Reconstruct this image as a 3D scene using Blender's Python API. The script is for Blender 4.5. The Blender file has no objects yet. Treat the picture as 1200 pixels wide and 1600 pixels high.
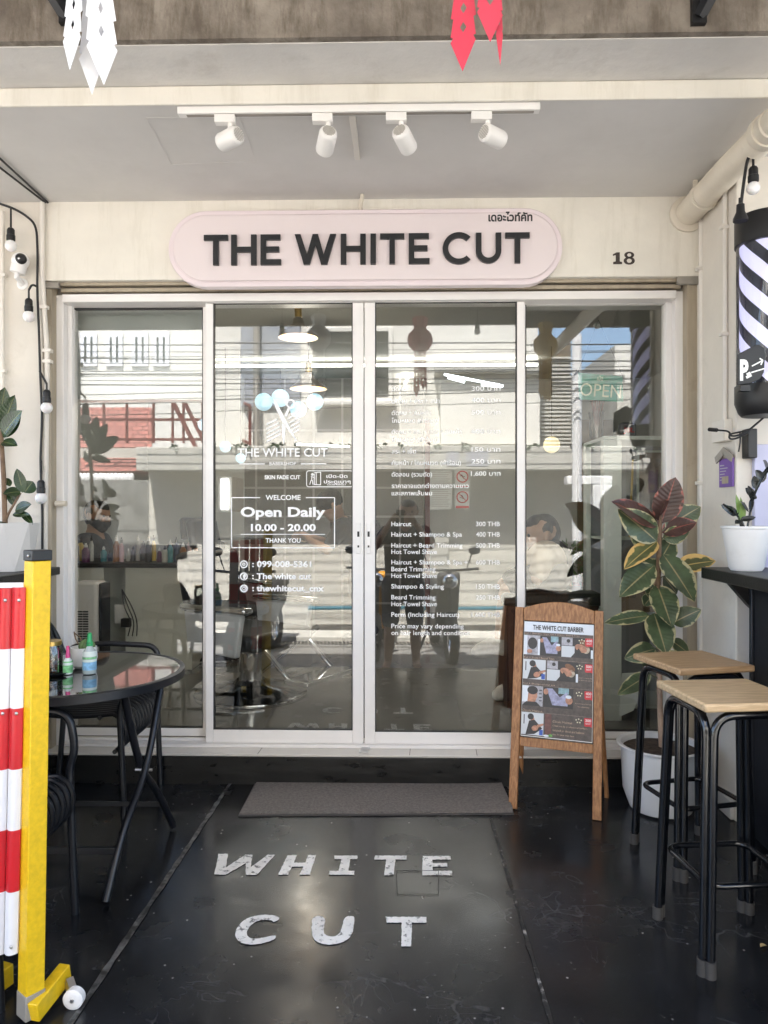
import bpy, bmesh, math, random
from mathutils import Vector, Matrix
random.seed(7)
R_ = math.radians
sc = bpy.context.scene
COL = sc.collection

# ---------------------------------------------------------------- camera, sky, sun, exposure
CAM = Vector((0.0, -3.5, 1.3)); YAW = R_(1.24); FPX = 1155.0
cd = bpy.data.cameras.new('camera'); cam = bpy.data.objects.new('camera', cd); COL.objects.link(cam)
cd.sensor_fit = 'VERTICAL'; cd.sensor_height = 36.0; cd.lens = 36.0 * FPX / 1600.0
cd.clip_start = 0.004; cd.clip_end = 400
cam.location = CAM; cam.rotation_euler = (R_(90), 0, YAW); sc.camera = cam
SUN_EL, SUN_AZ = R_(62), R_(14)          # the sun stands behind the shop, over the roof
w = bpy.data.worlds.new('World'); sc.world = w; w.use_nodes = True
nt = w.node_tree; nt.nodes.clear()
sky = nt.nodes.new('ShaderNodeTexSky'); sky.sky_type = 'NISHITA'; sky.sun_disc = False
sky.sun_elevation = SUN_EL; sky.sun_rotation = -SUN_AZ; sky.air_density = 1.0; sky.dust_density = 2.0
bg = nt.nodes.new('ShaderNodeBackground'); bg.inputs['Strength'].default_value = 0.13
wo = nt.nodes.new('ShaderNodeOutputWorld')
nt.links.new(sky.outputs[0], bg.inputs[0]); nt.links.new(bg.outputs[0], wo.inputs[0])
sl = bpy.data.lights.new('sun', 'SUN'); sl.energy = 4.6; sl.angle = R_(0.5); sl.color = (1.0, 0.975, 0.94)
so = bpy.data.objects.new('sun', sl); COL.objects.link(so)
d = Vector((math.sin(SUN_AZ) * math.cos(SUN_EL), -math.cos(SUN_AZ) * math.cos(SUN_EL), -math.sin(SUN_EL)))
so.rotation_euler = d.to_track_quat('-Z', 'Y').to_euler()
sc.view_settings.view_transform = 'Standard'; sc.view_settings.look = 'None'
sc.view_settings.gamma = 1; sc.view_settings.exposure = 2.92; sc.view_settings.use_curve_mapping = False
sc.cycles.max_bounces = 12; sc.cycles.diffuse_bounces = 6; sc.cycles.transparent_max_bounces = 16

# ---------------------------------------------------------------- surveying: where a sight line meets a plane
FW = Vector((-math.sin(YAW), math.cos(YAW), 0)); RT = Vector((math.cos(YAW), math.sin(YAW), 0))
def ray(px, py): return FW + RT * ((px - 600) / FPX) + Vector((0, 0, (800 - py) / FPX))
def P(px, py, y):
    d = ray(px, py); return CAM + d * ((y - CAM.y) / d.y)
def fz(y): return 0.064 + 0.025 * y                  # the porch falls towards the street
def G(px, py, up=0.0):
    d = ray(px, py); t = (0.064 + 0.025 * CAM.y - CAM.z) / (d.z - 0.025 * d.y)
    p = CAM + d * t; return Vector((p.x, p.y, p.z + up))
def PZ(px, py, z):
    d = ray(px, py); return CAM + d * ((z - CAM.z) / d.z)
def RF(px, py, Y):                                    # a thing seen in the glass, Y metres in front of the shop
    p = P(px, py, Y); return Vector((p.x, -Y, p.z))

# ---------------------------------------------------------------- mesh builder
class MB:
    def __init__(s): s.v = []; s.f = []; s.uv = {}; s.mi = []; s.cur = 0
    def face(s, idx, uv=None):
        if uv: s.uv[len(s.f)] = uv
        s.f.append(tuple(idx)); s.mi.append(s.cur); return s
    def box(s, x0, x1, y0, y1, z0, z1, M=None):
        if x0 > x1: x0, x1 = x1, x0
        if y0 > y1: y0, y1 = y1, y0
        if z0 > z1: z0, z1 = z1, z0
        n = len(s.v)
        for z in (z0, z1):
            for x, y in ((x0, y0), (x1, y0), (x1, y1), (x0, y1)):
                p = Vector((x, y, z)); s.v.append(M @ p if M else p)
        for f in ((3, 2, 1, 0), (4, 5, 6, 7), (0, 1, 5, 4), (1, 2, 6, 5), (2, 3, 7, 6), (3, 0, 4, 7)):
            s.face([n + i for i in f])
        return s
    def cbox(s, c, sx, sy, sz, M=None):
        return s.box(c[0]-sx/2, c[0]+sx/2, c[1]-sy/2, c[1]+sy/2, c[2]-sz/2, c[2]+sz/2, M)
    def bar(s, a, b, wx, wy, up=(0, 0, 1)):           # rectangular bar from a to b
        a = Vector(a); b = Vector(b); d = b - a; L = d.length; d.normalize(); u = Vector(up)
        if abs(d.dot(u)) > .98: u = Vector((0, 1, 0))
        x = u.cross(d).normalized(); y = d.cross(x)
        M = Matrix((x, y, d)).transposed().to_4x4(); M.translation = a
        return s.box(-wx/2, wx/2, -wy/2, wy/2, 0, L, M)
    def tube(s, pts, r, n=10, closed=False, cap=True):
        pts = [Vector(p) for p in pts]; N = len(pts)
        rs = r if isinstance(r, (list, tuple)) else [r] * N
        base = len(s.v); prev = None
        for i, p in enumerate(pts):
            if closed: t = pts[(i+1) % N] - pts[i-1]
            else: t = pts[min(i+1, N-1)] - pts[max(i-1, 0)]
            if t.length < 1e-9: t = Vector((0, 0, 1))
            t.normalize()
            if prev is None:
                a = Vector((0, 0, 1)) if abs(t.z) < .9 else Vector((1, 0, 0))
                x = t.cross(a).normalized()
            else:
                x = prev - t * prev.dot(t)
                x = x.normalized() if x.length > 1e-6 else t.orthogonal().normalized()
            prev = x; y = t.cross(x)
            for k in range(n):
                a = 2*math.pi*k/n
                s.v.append(p + (x*math.cos(a) + y*math.sin(a)) * rs[i])
        for i in range(N if closed else N-1):
            a = base + i*n; b = base + ((i+1) % N)*n
            for k in range(n): s.face([a+k, a+(k+1) % n, b+(k+1) % n, b+k])
        if cap and not closed:
            s.face([base + k for k in reversed(range(n))]); s.face([base + (N-1)*n + k for k in range(n)])
        return s
    def lathe(s, prof, n=32, c=(0, 0, 0), M=None, cap=True):
        base = len(s.v); c = Vector(c)
        for r, z in prof:
            for k in range(n):
                a = 2*math.pi*k/n; p = Vector((r*math.cos(a), r*math.sin(a), z))
                s.v.append((M @ p if M else p) + c)
        for i in range(len(prof)-1):
            for k in range(n):
                a = base+i*n; b = a+n
                s.face([a+k, a+(k+1) % n, b+(k+1) % n, b+k])
        if cap:
            s.face([base+k for k in reversed(range(n))]); s.face([base+(len(prof)-1)*n+k for k in range(n)])
        return s
    def ball(s, c, r, n=14, m=9, sx=1, sy=1, sz=1):
        pr = [(max(1e-4, math.sin(math.pi*i/m))*r, -math.cos(math.pi*i/m)*r) for i in range(m+1)]
        M = Matrix.Diagonal((sx, sy, sz, 1)); return s.lathe(pr, n, c, M, cap=False)
    def prism(s, poly, f0, f1):                        # f0/f1 map a 2-D point to the front/back 3-D point
        n = len(s.v); k = len(poly)
        for p in poly: s.v.append(Vector(f0(*p)))
        for p in poly: s.v.append(Vector(f1(*p)))
        s.face(range(n, n+k)); s.face(list(reversed(range(n+k, n+2*k))))
        for i in range(k): j = (i+1) % k; s.face([n+i, n+k+i, n+k+j, n+j])
        return s
    def poly(s, pts):
        n = len(s.v); s.v += [Vector(p) for p in pts]; s.face(range(n, n+len(pts))); return s
    def mesh(s, me, M):
        n = len(s.v); s.v += [M @ v.co for v in me.vertices]
        for p in me.polygons: s.face([n+i for i in p.vertices])
        return s
    def leaf(s, base, direc, up, L, W, droop=.3, fold=.18, nu=9, tip=1.0):
        d = Vector(direc).normalized(); u = Vector(up); x = d.cross(u).normalized(); u = x.cross(d).normalized()
        base = Vector(base); n = len(s.v); cols = (-1, -.5, 0, .5, 1); jit = random.uniform(-.1, .1)
        for i in range(nu+1):
            t = i/nu; wdt = W/2*(math.sin(math.pi*min(1, t**.8))**.75 if 0 < t < 1 else 0.012)
            c = base + d*(L*t*(1-.18*droop*t)) - Vector((0, 0, 1))*(droop*L*t*t*.6)
            for k in cols:
                s.v.append(c + x*(k*wdt) + u*(abs(k)*wdt*fold*2 + .012*L*math.sin(7*t+3*k+jit*30)*abs(k)))
        for i in range(nu):
            for k in range(4):
                a = n+i*5+k; b = a+5
                s.face([a, a+1, b+1, b], [((cols[k]+1)/2, i/nu), ((cols[k+1]+1)/2, i/nu), ((cols[k+1]+1)/2, (i+1)/nu), ((cols[k]+1)/2, (i+1)/nu)])
        return s
    def build(s, name, mat, parent=None, bevel=0, smooth=True, angle=38, local=False, loc=None, solid=0):
        me = bpy.data.meshes.new(name); me.from_pydata([tuple(v) for v in s.v], [], s.f)
        if s.uv:
            uv = me.uv_layers.new(name='UVMap')
            for p in me.polygons:
                q = s.uv.get(p.index)
                if q:
                    for li, c in zip(p.loop_indices, q): uv.data[li].uv = c
        mats = mat if isinstance(mat, (list, tuple)) else [mat]
        for m in mats: me.materials.append(m)
        if len(mats) > 1:
            for p in me.polygons: p.material_index = s.mi[p.index]
        me.validate(); me.update()
        if smooth: me.shade_smooth(); me.set_sharp_from_angle(angle=R_(angle))
        o = bpy.data.objects.new(name, me); COL.objects.link(o)
        if solid:
            so = o.modifiers.new('thick', 'SOLIDIFY'); so.thickness = solid
        if bevel:
            b = o.modifiers.new('bevel', 'BEVEL'); b.width = bevel; b.segments = 2; b.limit_method = 'ANGLE'; b.angle_limit = R_(40)
            b.harden_normals = False
        if parent is not None: adopt(o, parent, local)
        return o
def wm(o):
    M = Matrix.LocRotScale(o.location, o.rotation_euler, o.scale)
    return wm(o.parent) @ o.matrix_parent_inverse @ M if o.parent else M
def adopt(o, parent, local=False):
    o.parent = parent
    if not local: o.matrix_parent_inverse = wm(parent).inverted()
def thing(name, label, cat, loc=(0, 0, 0), rz=0, group=None):
    o = bpy.data.objects.new(name, None); COL.objects.link(o); o.empty_display_size = .1
    o.location = loc; o.rotation_euler = (0, 0, rz); o['label'] = label; o['category'] = cat
    if group: o['group'] = group
    return o
def tag(o, label, cat, group=None):
    o['label'] = label; o['category'] = cat
    if group: o['group'] = group
    return o
def struct(o, kind='structure'): o['kind'] = kind; return o
def copy_tree(o, parent=None):
    c = o.copy(); COL.objects.link(c)
    if parent is not None: c.parent = parent
    for ch in [x for x in bpy.data.objects if x.parent is o and x is not c]: copy_tree(ch, c)
    return c
def arc(cx, cy, r, a0, a1, n=8): return [(cx+r*math.cos(R_(a0+(a1-a0)*i/n)), cy+r*math.sin(R_(a0+(a1-a0)*i/n))) for i in range(n+1)]
def fillet(pts, r, n=5):                                # round the corners of a 3-D polyline
    pts = [Vector(p) for p in pts]; out = [pts[0]]
    for i in range(1, len(pts)-1):
        a, b, c = pts[i-1], pts[i], pts[i+1]
        p = b + (a-b).normalized()*min(r, (a-b).length*.49); q = b + (c-b).normalized()*min(r, (c-b).length*.49)
        for k in range(n+1):
            t = k/n; out.append(p*(1-t)**2 + b*2*t*(1-t) + q*t*t)
    return out + [pts[-1]]

# ---------------------------------------------------------------- lettering
_tc = {}
def text_mesh(body, bold=0.0, align='LEFT', ls=1.0):
    k = (body, bold, ls)
    if k in _tc: return _tc[k]
    cu = bpy.data.curves.new('text', 'FONT'); cu.body = body; cu.size = 1; cu.offset = bold; cu.resolution_u = 3; cu.fill_mode = 'FRONT'; cu.space_character = ls
    o = bpy.data.objects.new('text', cu); COL.objects.link(o)
    dg = bpy.context.evaluated_depsgraph_get(); me = bpy.data.meshes.new_from_object(o.evaluated_get(dg))
    bpy.data.objects.remove(o)
    xs = [v.co.x for v in me.vertices] or [0, 1]; ys = [v.co.y for v in me.vertices] or [0, 1]
    _tc[k] = (me, min(xs), max(xs), min(ys), max(ys)); return _tc[k]
def write(mb, body, x0, x1, z0, z1, M, bold=.0, depth=.0, capfit=True):
    """fit the words between x0..x1 and (ink) z0..z1 of the plane M (x right, y up, z towards the viewer)"""
    me, a, b, c, d = text_mesh(body, bold)
    sx = (x1-x0)/(b-a); sy = (z1-z0)/(d-c)
    T = M @ Matrix.Translation((x0, z0, 0)) @ Matrix.Diagonal((sx, sy, 1, 1)) @ Matrix.Translation((-a, -c, 0))
    mb.mesh(me, T); return mb
def wline(mb, body, x, zb, h, M, bold=.0, right=False, wid=None):
    """a line of words, cap height h on baseline zb, starting (or ending) at x"""
    me, a, b, c, d = text_mesh(body, bold); s = h/.7
    sx = (wid/(b-a)) if wid else s
    tx = x-(b*sx) if right else x-a*sx
    mb.mesh(me, M @ Matrix.Translation((tx, zb, 0)) @ Matrix.Diagonal((sx, s, 1, 1))); return mb
FACADE = Matrix(((1, 0, 0, 0), (0, 0, -1, 0), (0, 1, 0, 0), (0, 0, 0, 1)))   # x right, z up, towards -y
def fac(y): M = FACADE.copy(); M.translation = Vector((0, y, 0)); return M

# ---------------------------------------------------------------- procedural materials
def pm(name, col, rough=.5, metal=0, var=.08, vs=5, col2=None, lo=.35, hi=.65, bump=0, bs=80, rv=.0, spec=.5, stretch=(1, 1, 1),
       dirt=0, ds=3, dcol=(.12, .1, .08), dlo=.58, dhi=.75, dstretch=(1, 1, 1), coat=0, trans=0, sss=0):
    m = bpy.data.materials.new(name); m.use_nodes = True; t = m.node_tree; N = t.nodes; L = t.links
    b = N['Principled BSDF']; tc = N.new('ShaderNodeTexCoord'); mp = N.new('ShaderNodeMapping'); mp.inputs['Scale'].default_value = stretch
    L.new(tc.outputs['Object'], mp.inputs[0])
    nz = N.new('ShaderNodeTexNoise'); nz.inputs['Scale'].default_value = vs; nz.inputs['Detail'].default_value = 8; nz.inputs['Roughness'].default_value = .6
    L.new(mp.outputs[0], nz.inputs['Vector'])
    cr = N.new('ShaderNodeValToRGB'); c1 = tuple(max(0, x*(1-var)) for x in col); c2 = col2 or tuple(min(1, x*(1+var)) for x in col)
    cr.color_ramp.elements[0].position = lo; cr.color_ramp.elements[1].position = hi
    cr.color_ramp.elements[0].color = (*c1, 1); cr.color_ramp.elements[1].color = (*c2, 1)
    L.new(nz.outputs['Fac'], cr.inputs[0]); out = cr.outputs[0]
    if dirt:
        mp2 = N.new('ShaderNodeMapping'); mp2.inputs['Scale'].default_value = dstretch; L.new(tc.outputs['Object'], mp2.inputs[0])
        n2 = N.new('ShaderNodeTexNoise'); n2.inputs['Scale'].default_value = ds; n2.inputs['Detail'].default_value = 10; n2.inputs['Roughness'].default_value = .7
        L.new(mp2.outputs[0], n2.inputs['Vector']); r2 = N.new('ShaderNodeMapRange'); r2.inputs[1].default_value = dlo; r2.inputs[2].default_value = dhi; r2.inputs[4].default_value = dirt
        L.new(n2.outputs['Fac'], r2.inputs[0]); mx = N.new('ShaderNodeMix'); mx.data_type = 'RGBA'
        L.new(r2.outputs[0], mx.inputs[0]); L.new(out, mx.inputs[6]); mx.inputs[7].default_value = (*dcol, 1); out = mx.outputs[2]
    L.new(out, b.inputs['Base Color'])
    b.inputs['Roughness'].default_value = rough; b.inputs['Metallic'].default_value = metal; b.inputs['Specular IOR Level'].default_value = spec
    b.inputs['Coat Weight'].default_value = coat; b.inputs['Transmission Weight'].default_value = trans
    if sss: b.inputs['Subsurface Weight'].default_value = sss; b.inputs['Subsurface Radius'].default_value = (.01, .005, .003)
    if rv:
        n3 = N.new('ShaderNodeTexNoise'); n3.inputs['Scale'].default_value = vs*2.3; n3.inputs['Detail'].default_value = 6; L.new(mp.outputs[0], n3.inputs['Vector'])
        r3 = N.new('ShaderNodeMapRange'); r3.inputs[1].default_value = .3; r3.inputs[2].default_value = .7; r3.inputs[3].default_value = max(.02, rough-rv); r3.inputs[4].default_value = min(1, rough+rv)
        L.new(n3.outputs['Fac'], r3.inputs[0]); L.new(r3.outputs[0], b.inputs['Roughness'])
    if bump:
        n4 = N.new('ShaderNodeTexNoise'); n4.inputs['Scale'].default_value = bs; n4.inputs['Detail'].default_value = 6; L.new(mp.outputs[0], n4.inputs['Vector'])
        bp = N.new('ShaderNodeBump'); bp.inputs['Strength'].default_value = bump; bp.inputs['Distance'].default_value = .01
        L.new(n4.outputs['Fac'], bp.inputs['Height']); L.new(bp.outputs[0], b.inputs['Normal'])
    return m
def emit(name, col, strength):
    m = bpy.data.materials.new(name); m.use_nodes = True; b = m.node_tree.nodes['Principled BSDF']
    b.inputs['Base Color'].default_value = (*col, 1); b.inputs['Emission Color'].default_value = (*col, 1); b.inputs['Emission Strength'].default_value = strength
    return m
def glassy(name, tint, refl_add, rough=0.0, fmul=1.0):
    m = bpy.data.materials.new(name); m.use_nodes = True; t = m.node_tree; N = t.nodes; L = t.links
    for n in list(N):
        if n.type != 'OUTPUT_MATERIAL': N.remove(n)
    out = [n for n in N if n.type == 'OUTPUT_MATERIAL'][0]
    tr = N.new('ShaderNodeBsdfTransparent'); tr.inputs[0].default_value = (*tint, 1)
    gl = N.new('ShaderNodeBsdfGlossy'); gl.inputs['Roughness'].default_value = rough; gl.inputs[0].default_value = (1, 1, 1, 1)
    lw = N.new('ShaderNodeFresnel'); lw.inputs['IOR'].default_value = 1.5
    ad = N.new('ShaderNodeMath'); ad.operation = 'MULTIPLY_ADD'; ad.inputs[1].default_value = fmul; ad.inputs[2].default_value = refl_add; ad.use_clamp = True
    L.new(lw.outputs[0], ad.inputs[0]); mx = N.new('ShaderNodeMixShader'); L.new(ad.outputs[0], mx.inputs[0])
    L.new(tr.outputs[0], mx.inputs[1]); L.new(gl.outputs[0], mx.inputs[2]); L.new(mx.outputs[0], out.inputs[0]); return m
def leafmat(name, green, edge, rib, edge_at=.8, patch=.0, rough=.35, back=None):
    m = bpy.data.materials.new(name); m.use_nodes = True; t = m.node_tree; N = t.nodes; L = t.links; b = N['Principled BSDF']
    uv = N.new('ShaderNodeUVMap'); sp = N.new('ShaderNodeSeparateXYZ'); L.new(uv.outputs[0], sp.inputs[0])
    def mth(op, a, bb=None, c=None):
        n = N.new('ShaderNodeMath'); n.operation = op
        for i, q in enumerate((a, bb, c)):
            if q is None: continue
            if isinstance(q, (int, float)): n.inputs[i].default_value = q
            else: L.new(q, n.inputs[i])
        return n.outputs[0]
    v = mth('ABSOLUTE', mth('MULTIPLY_ADD', sp.outputs[0], 2.0, -1.0))
    tc = N.new('ShaderNodeTexCoord'); nz = N.new('ShaderNodeTexNoise'); nz.inputs['Scale'].default_value = 28; nz.inputs['Detail'].default_value = 4
    L.new(tc.outputs['Object'], nz.inputs['Vector'])
    e = mth('MULTIPLY_ADD', nz.outputs['Fac'], 1.25, mth('SUBTRACT', v, .62))
    tipn = mth('MULTIPLY', mth('POWER', sp.outputs[1], 8.0), .25)
    e = mth('ADD', e, tipn)
    mr = N.new('ShaderNodeMapRange'); mr.inputs[1].default_value = edge_at; mr.inputs[2].default_value = edge_at+.1; L.new(e, mr.inputs[0])
    mx = N.new('ShaderNodeMix'); mx.data_type = 'RGBA'; L.new(mr.outputs[0], mx.inputs[0])
    cr = N.new('ShaderNodeValToRGB'); cr.color_ramp.elements[0].position = .35; cr.color_ramp.elements[1].position = .7
    cr.color_ramp.elements[0].color = (*[x*.75 for x in green], 1); cr.color_ramp.elements[1].color = (*[x*1.35 for x in green], 1)
    n2 = N.new('ShaderNodeTexNoise'); n2.inputs['Scale'].default_value = 15; L.new(tc.outputs['Object'], n2.inputs['Vector']); L.new(n2.outputs['Fac'], cr.inputs[0])
    L.new(cr.outputs[0], mx.inputs[6]); mx.inputs[7].default_value = (*edge, 1)
    mr2 = N.new('ShaderNodeMapRange'); mr2.inputs[1].default_value = .035; mr2.inputs[2].default_value = .07; mr2.inputs[3].default_value = 1; mr2.inputs[4].default_value = 0; L.new(v, mr2.inputs[0])
    m2 = N.new('ShaderNodeMix'); m2.data_type = 'RGBA'; L.new(mr2.outputs[0], m2.inputs[0]); L.new(mx.outputs[2], m2.inputs[6]); m2.inputs[7].default_value = (*rib, 1)
    col = m2.outputs[2]
    if back:
        ge = N.new('ShaderNodeNewGeometry'); m3 = N.new('ShaderNodeMix'); m3.data_type = 'RGBA'; L.new(ge.outputs['Backfacing'], m3.inputs[0]); L.new(col, m3.inputs[6]); m3.inputs[7].default_value = (*back, 1); col = m3.outputs[2]
    L.new(col, b.inputs['Base Color']); b.inputs['Roughness'].default_value = rough
    # side veins
    wv = mth('SINE', mth('MULTIPLY', mth('SUBTRACT', sp.outputs[1], mth('MULTIPLY', v, .12)), 75.0))
    bp = N.new('ShaderNodeBump'); bp.inputs['Strength'].default_value = .12; bp.inputs['Distance'].default_value = .004; L.new(wv, bp.inputs['Height']); L.new(bp.outputs[0], b.inputs['Normal'])
    return m

M = {}
M['wall'] = pm('cream_wall', (.70, .655, .585), .75, var=.05, vs=3, bump=.12, bs=45, dirt=.6, ds=7, dlo=.56, dhi=.78, dcol=(.52, .475, .40))
M['wallgrey'] = pm('grey_wall_paint', (.56, .54, .51), .75, var=.05, vs=4, bump=.1, bs=40, dirt=.4, ds=7, dlo=.66, dhi=.8, dcol=(.4, .37, .33))
M['lintel'] = pm('lintel_paint', (.74, .705, .63), .6, var=.04, vs=4, bump=.1, bs=30, dirt=.65, ds=2.6, dlo=.5, dhi=.78, dcol=(.54, .50, .41), dstretch=(6, 6, .8))
M['ceil'] = pm('ceiling_paint', (.66, .64, .615), .8, var=.04, vs=2.5, bump=.06, bs=25, dirt=.5, ds=2.2, dlo=.5, dhi=.8, dcol=(.55, .525, .49))
M['beamsoffit'] = pm('rough_soffit_paint', (.68, .655, .62), .85, var=.06, vs=4, bump=.4, bs=18, dirt=.6, ds=6, dlo=.54, dhi=.72, dcol=(.52, .485, .44))
M['concrete'] = pm('stained_concrete', (.225, .187, .152), .9, var=.4, vs=3.5, col2=(.36, .315, .26), bump=.8, bs=26, dirt=.85, ds=4, dlo=.46, dhi=.64, dcol=(.125, .10, .075), dstretch=(5, 5, 1.2))
M['alu'] = pm('white_aluminium', (.80, .775, .755), .38, var=.02, vs=4, dirt=.25, ds=14, dlo=.62, dhi=.8, dcol=(.6, .56, .52), spec=.5)
M['gasket'] = pm('black_gasket', (.02, .02, .02), .6)
M['tan'] = pm('tan_steel', (.37, .315, .235), .5, var=.12, vs=6, stretch=(4, 4, .5), dirt=.5, ds=14, dlo=.58, dhi=.75, dcol=(.22, .18, .13))
M['shutter'] = pm('shutter_metal', (.30, .275, .24), .5, var=.1, vs=8)
M['tile'] = pm('cream_tile', (.62, .585, .54), .22, var=.04, vs=3, dirt=.35, ds=12, dlo=.6, dhi=.8, dcol=(.4, .36, .31))
M['plinth'] = pm('black_rough_plinth', (.008, .008, .008), .36, var=.4, vs=9, bump=.16, bs=22, rv=.12, dirt=.25, ds=30, dlo=.66, dhi=.8, dcol=(.25, .23, .18), stretch=(.5, .5, 1.5))
M['pink'] = pm('pink_acrylic', (.735, .65, .655), .3, var=.015, vs=2, coat=.2)
M['pinkedge'] = pm('pink_border', (.75, .655, .675), .3, var=.015, vs=2, coat=.2)
M['signblack'] = pm('black_letter_face', (.012, .013, .015), .35, var=.1)
M['ink'] = pm('dark_paint', (.05, .035, .03), .6, var=.3, vs=40)
M['vinyl'] = emit('white_vinyl', (.9, .9, .9), 0.0); M['vinyl'].node_tree.nodes['Principled BSDF'].inputs['Roughness'].default_value = .5
M['white'] = pm('white_plastic', (.80, .79, .78), .35, var=.02)
M['lampwhite'] = pm('white_lamp_enamel', (.82, .80, .77), .4, var=.02)
M['pvc'] = pm('aged_pvc', (.66, .60, .50), .45, var=.06, vs=5, dirt=.3, ds=9, dcol=(.4, .34, .26))
M['pvcw'] = pm('painted_conduit', (.72, .68, .62), .5, var=.04)
M['black'] = pm('black_plastic', (.010, .010, .011), .45, var=.2)
M['cable'] = pm('black_cable', (.015, .015, .016), .55, var=.2)
M['bulb'] = pm('frosted_bulb', (.85, .84, .84), .3, var=.02, sss=.2)
M['bmetal'] = pm('black_powder_coat', (.008, .009, .012), .36, var=.15, vs=9, bump=.04, bs=200)
M['bgloss'] = pm('black_gloss_tube', (.004, .0045, .006), .16, var=.2, coat=.4)
M['bframe'] = pm('black_timber', (.007, .007, .008), .45, var=.4, vs=6, stretch=(1, 6, 6), bump=.15, bs=30)
M['navy'] = pm('navy_black_panel', (.007, .008, .013), .5, var=.25, vs=5, bump=.2, bs=20)
M['rubber'] = pm('grey_rubber', (.05, .047, .045), .7, var=.2)
M['oak'] = pm('oak_seat', (.52, .36, .20), .42, var=.18, vs=7, stretch=(1.2, 14, 14), bump=.05, bs=30, col2=(.66, .49, .30))
M['oak2'] = pm('darker_oak_seat', (.43, .265, .135), .42, var=.2, vs=7, stretch=(1.2, 14, 14), bump=.05, bs=30, col2=(.55, .37, .21))
M['teak'] = pm('teak_frame', (.30, .125, .04), .45, var=.3, vs=9, stretch=(14, 14, 1.4), col2=(.45, .215, .085), bump=.12, bs=30)
M['roughgrey'] = pm('rough_grey_render', (.20, .195, .18), .9, var=.25, vs=6, bump=.4, bs=20)
M['mat'] = pm('doormat_pile', (.20, .178, .168), .95, var=.22, vs=90, bump=.9, bs=260)
M['matedge'] = pm('doormat_rubber_edge', (.06, .056, .055), .8)
M['floorpaint'] = pm('worn_white_floor_paint', (.80, .79, .77), .55, var=.12, vs=9, dirt=.92, ds=42, dlo=.55, dhi=.62, dcol=(.06, .06, .06))
M['joint'] = pm('scraped_joint', (.02, .02, .021), .6, var=.5, vs=40, col2=(.15, .148, .145), lo=.42, hi=.66, bump=.4, bs=60)
M['jointw'] = pm('flaking_joint', (.028, .028, .03), .5, var=.5, vs=24, col2=(.5, .48, .45), lo=.56, hi=.66, bump=.4, bs=60)
M['potw'] = pm('white_pot', (.76, .755, .75), .35, var=.03, vs=4, dirt=.3, ds=6, dcol=(.5, .47, .43), dlo=.6, dhi=.8)
M['soil'] = pm('soil', (.05, .032, .02), .95, var=.5, vs=40, bump=1, bs=60)
M['planter'] = pm('grey_white_planter', (.60, .585, .57), .6, var=.03)
M['bark'] = pm('bark', (.18, .115, .07), .8, var=.3, vs=20, bump=.5, bs=40)
M['barkpale'] = pm('pale_bark', (.36, .25, .18), .8, var=.25, vs=20, bump=.4, bs=40)
M['leafvar'] = leafmat('variegated_leaf', (.062, .088, .042), (.40, .36, .20), (.28, .235, .12), .84)
M['leafyel'] = leafmat('yellowing_leaf', (.10, .105, .04), (.58, .38, .13), (.45, .33, .12), .62)
M['leafred'] = leafmat('young_red_leaf', (.060, .030, .024), (.30, .10, .075), (.24, .07, .05), .88, back=(.16, .035, .03))
M['leafgreen'] = leafmat('rubber_leaf', (.022, .045, .015), (.10, .11, .04), (.12, .14, .05), 1.15, rough=.25)
M['leafdark'] = leafmat('black_leaf', (.012, .014, .012), (.02, .022, .02), (.02, .022, .02), 1.2, rough=.2)
M['leafnew'] = leafmat('new_green_leaf', (.13, .22, .04), (.2, .3, .06), (.2, .3, .06), 1.2)
M['yellow'] = pm('yellow_reflective', (.78, .50, .012), .4, var=.09, vs=70, bump=.15, bs=320, dirt=.4, ds=10, dlo=.64, dhi=.8, dcol=(.42, .25, .01))
M['red'] = pm('red_enamel', (.54, .012, .02), .33, var=.08, coat=.2, dirt=.35, ds=14, dlo=.62, dhi=.8, dcol=(.25, .02, .02))
M['slatwhite'] = pm('white_enamel', (.74, .74, .78), .33, var=.03, coat=.2, dirt=.35, ds=14, dlo=.6, dhi=.8, dcol=(.45, .43, .42))
M['steel'] = pm('galvanised_steel', (.5, .5, .5), .35, metal=1, var=.1)
M['chrome'] = pm('chrome', (.75, .75, .76), .08, metal=1, var=.03)
M['darkbase'] = pm('black_enamel', (.012, .012, .012), .12, coat=.5)
M['tabletop'] = pm('black_glass', (.012, .012, .013), .03, var=.05, coat=1)
M['seatpad'] = pm('black_vinyl', (.02, .02, .021), .4, bump=.1, bs=120)
M['padgrey'] = pm('pale_vinyl', (.55, .56, .58), .4)
M['paperw'] = pm('white_tissue', (.66, .66, .68), .7, var=.04, bump=.05)
M['paperr'] = pm('red_tissue', (.52, .03, .06), .6, var=.08)
M['papery'] = pm('golden_tissue', (.62, .40, .10), .6, var=.08)
M['purple'] = pm('purple_card', (.17, .085, .33), .6, var=.06)
M['lavender'] = pm('lavender_board', (.50, .50, .66), .5, var=.03)
M['greypaper'] = pm('pale_grey_print', (.42, .42, .45), .6)
M['brass'] = pm('brass', (.55, .38, .12), .3, metal=1)
M['glass'] = glassy('door_glass', (.955, .965, .955), .037, 0, 1.05)
M['clearglass'] = glassy('clear_glass', (.93, .95, .94), .01)
M['skin'] = pm('skin', (.44, .265, .18), .5, var=.06, vs=12, sss=.08)
M['skind'] = pm('tanned_skin', (.36, .20, .13), .5, var=.06, vs=12, sss=.08)
M['hair'] = pm('black_hair', (.012, .01, .009), .5, var=.4, vs=60, bump=.5, bs=120)
M['eye'] = pm('eye', (.02, .015, .012), .15)
M['lip'] = pm('lip', (.30, .12, .10), .5)
M['shirtblack'] = pm('black_cloth', (.02, .021, .024), .85, bump=.2, bs=70)
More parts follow.
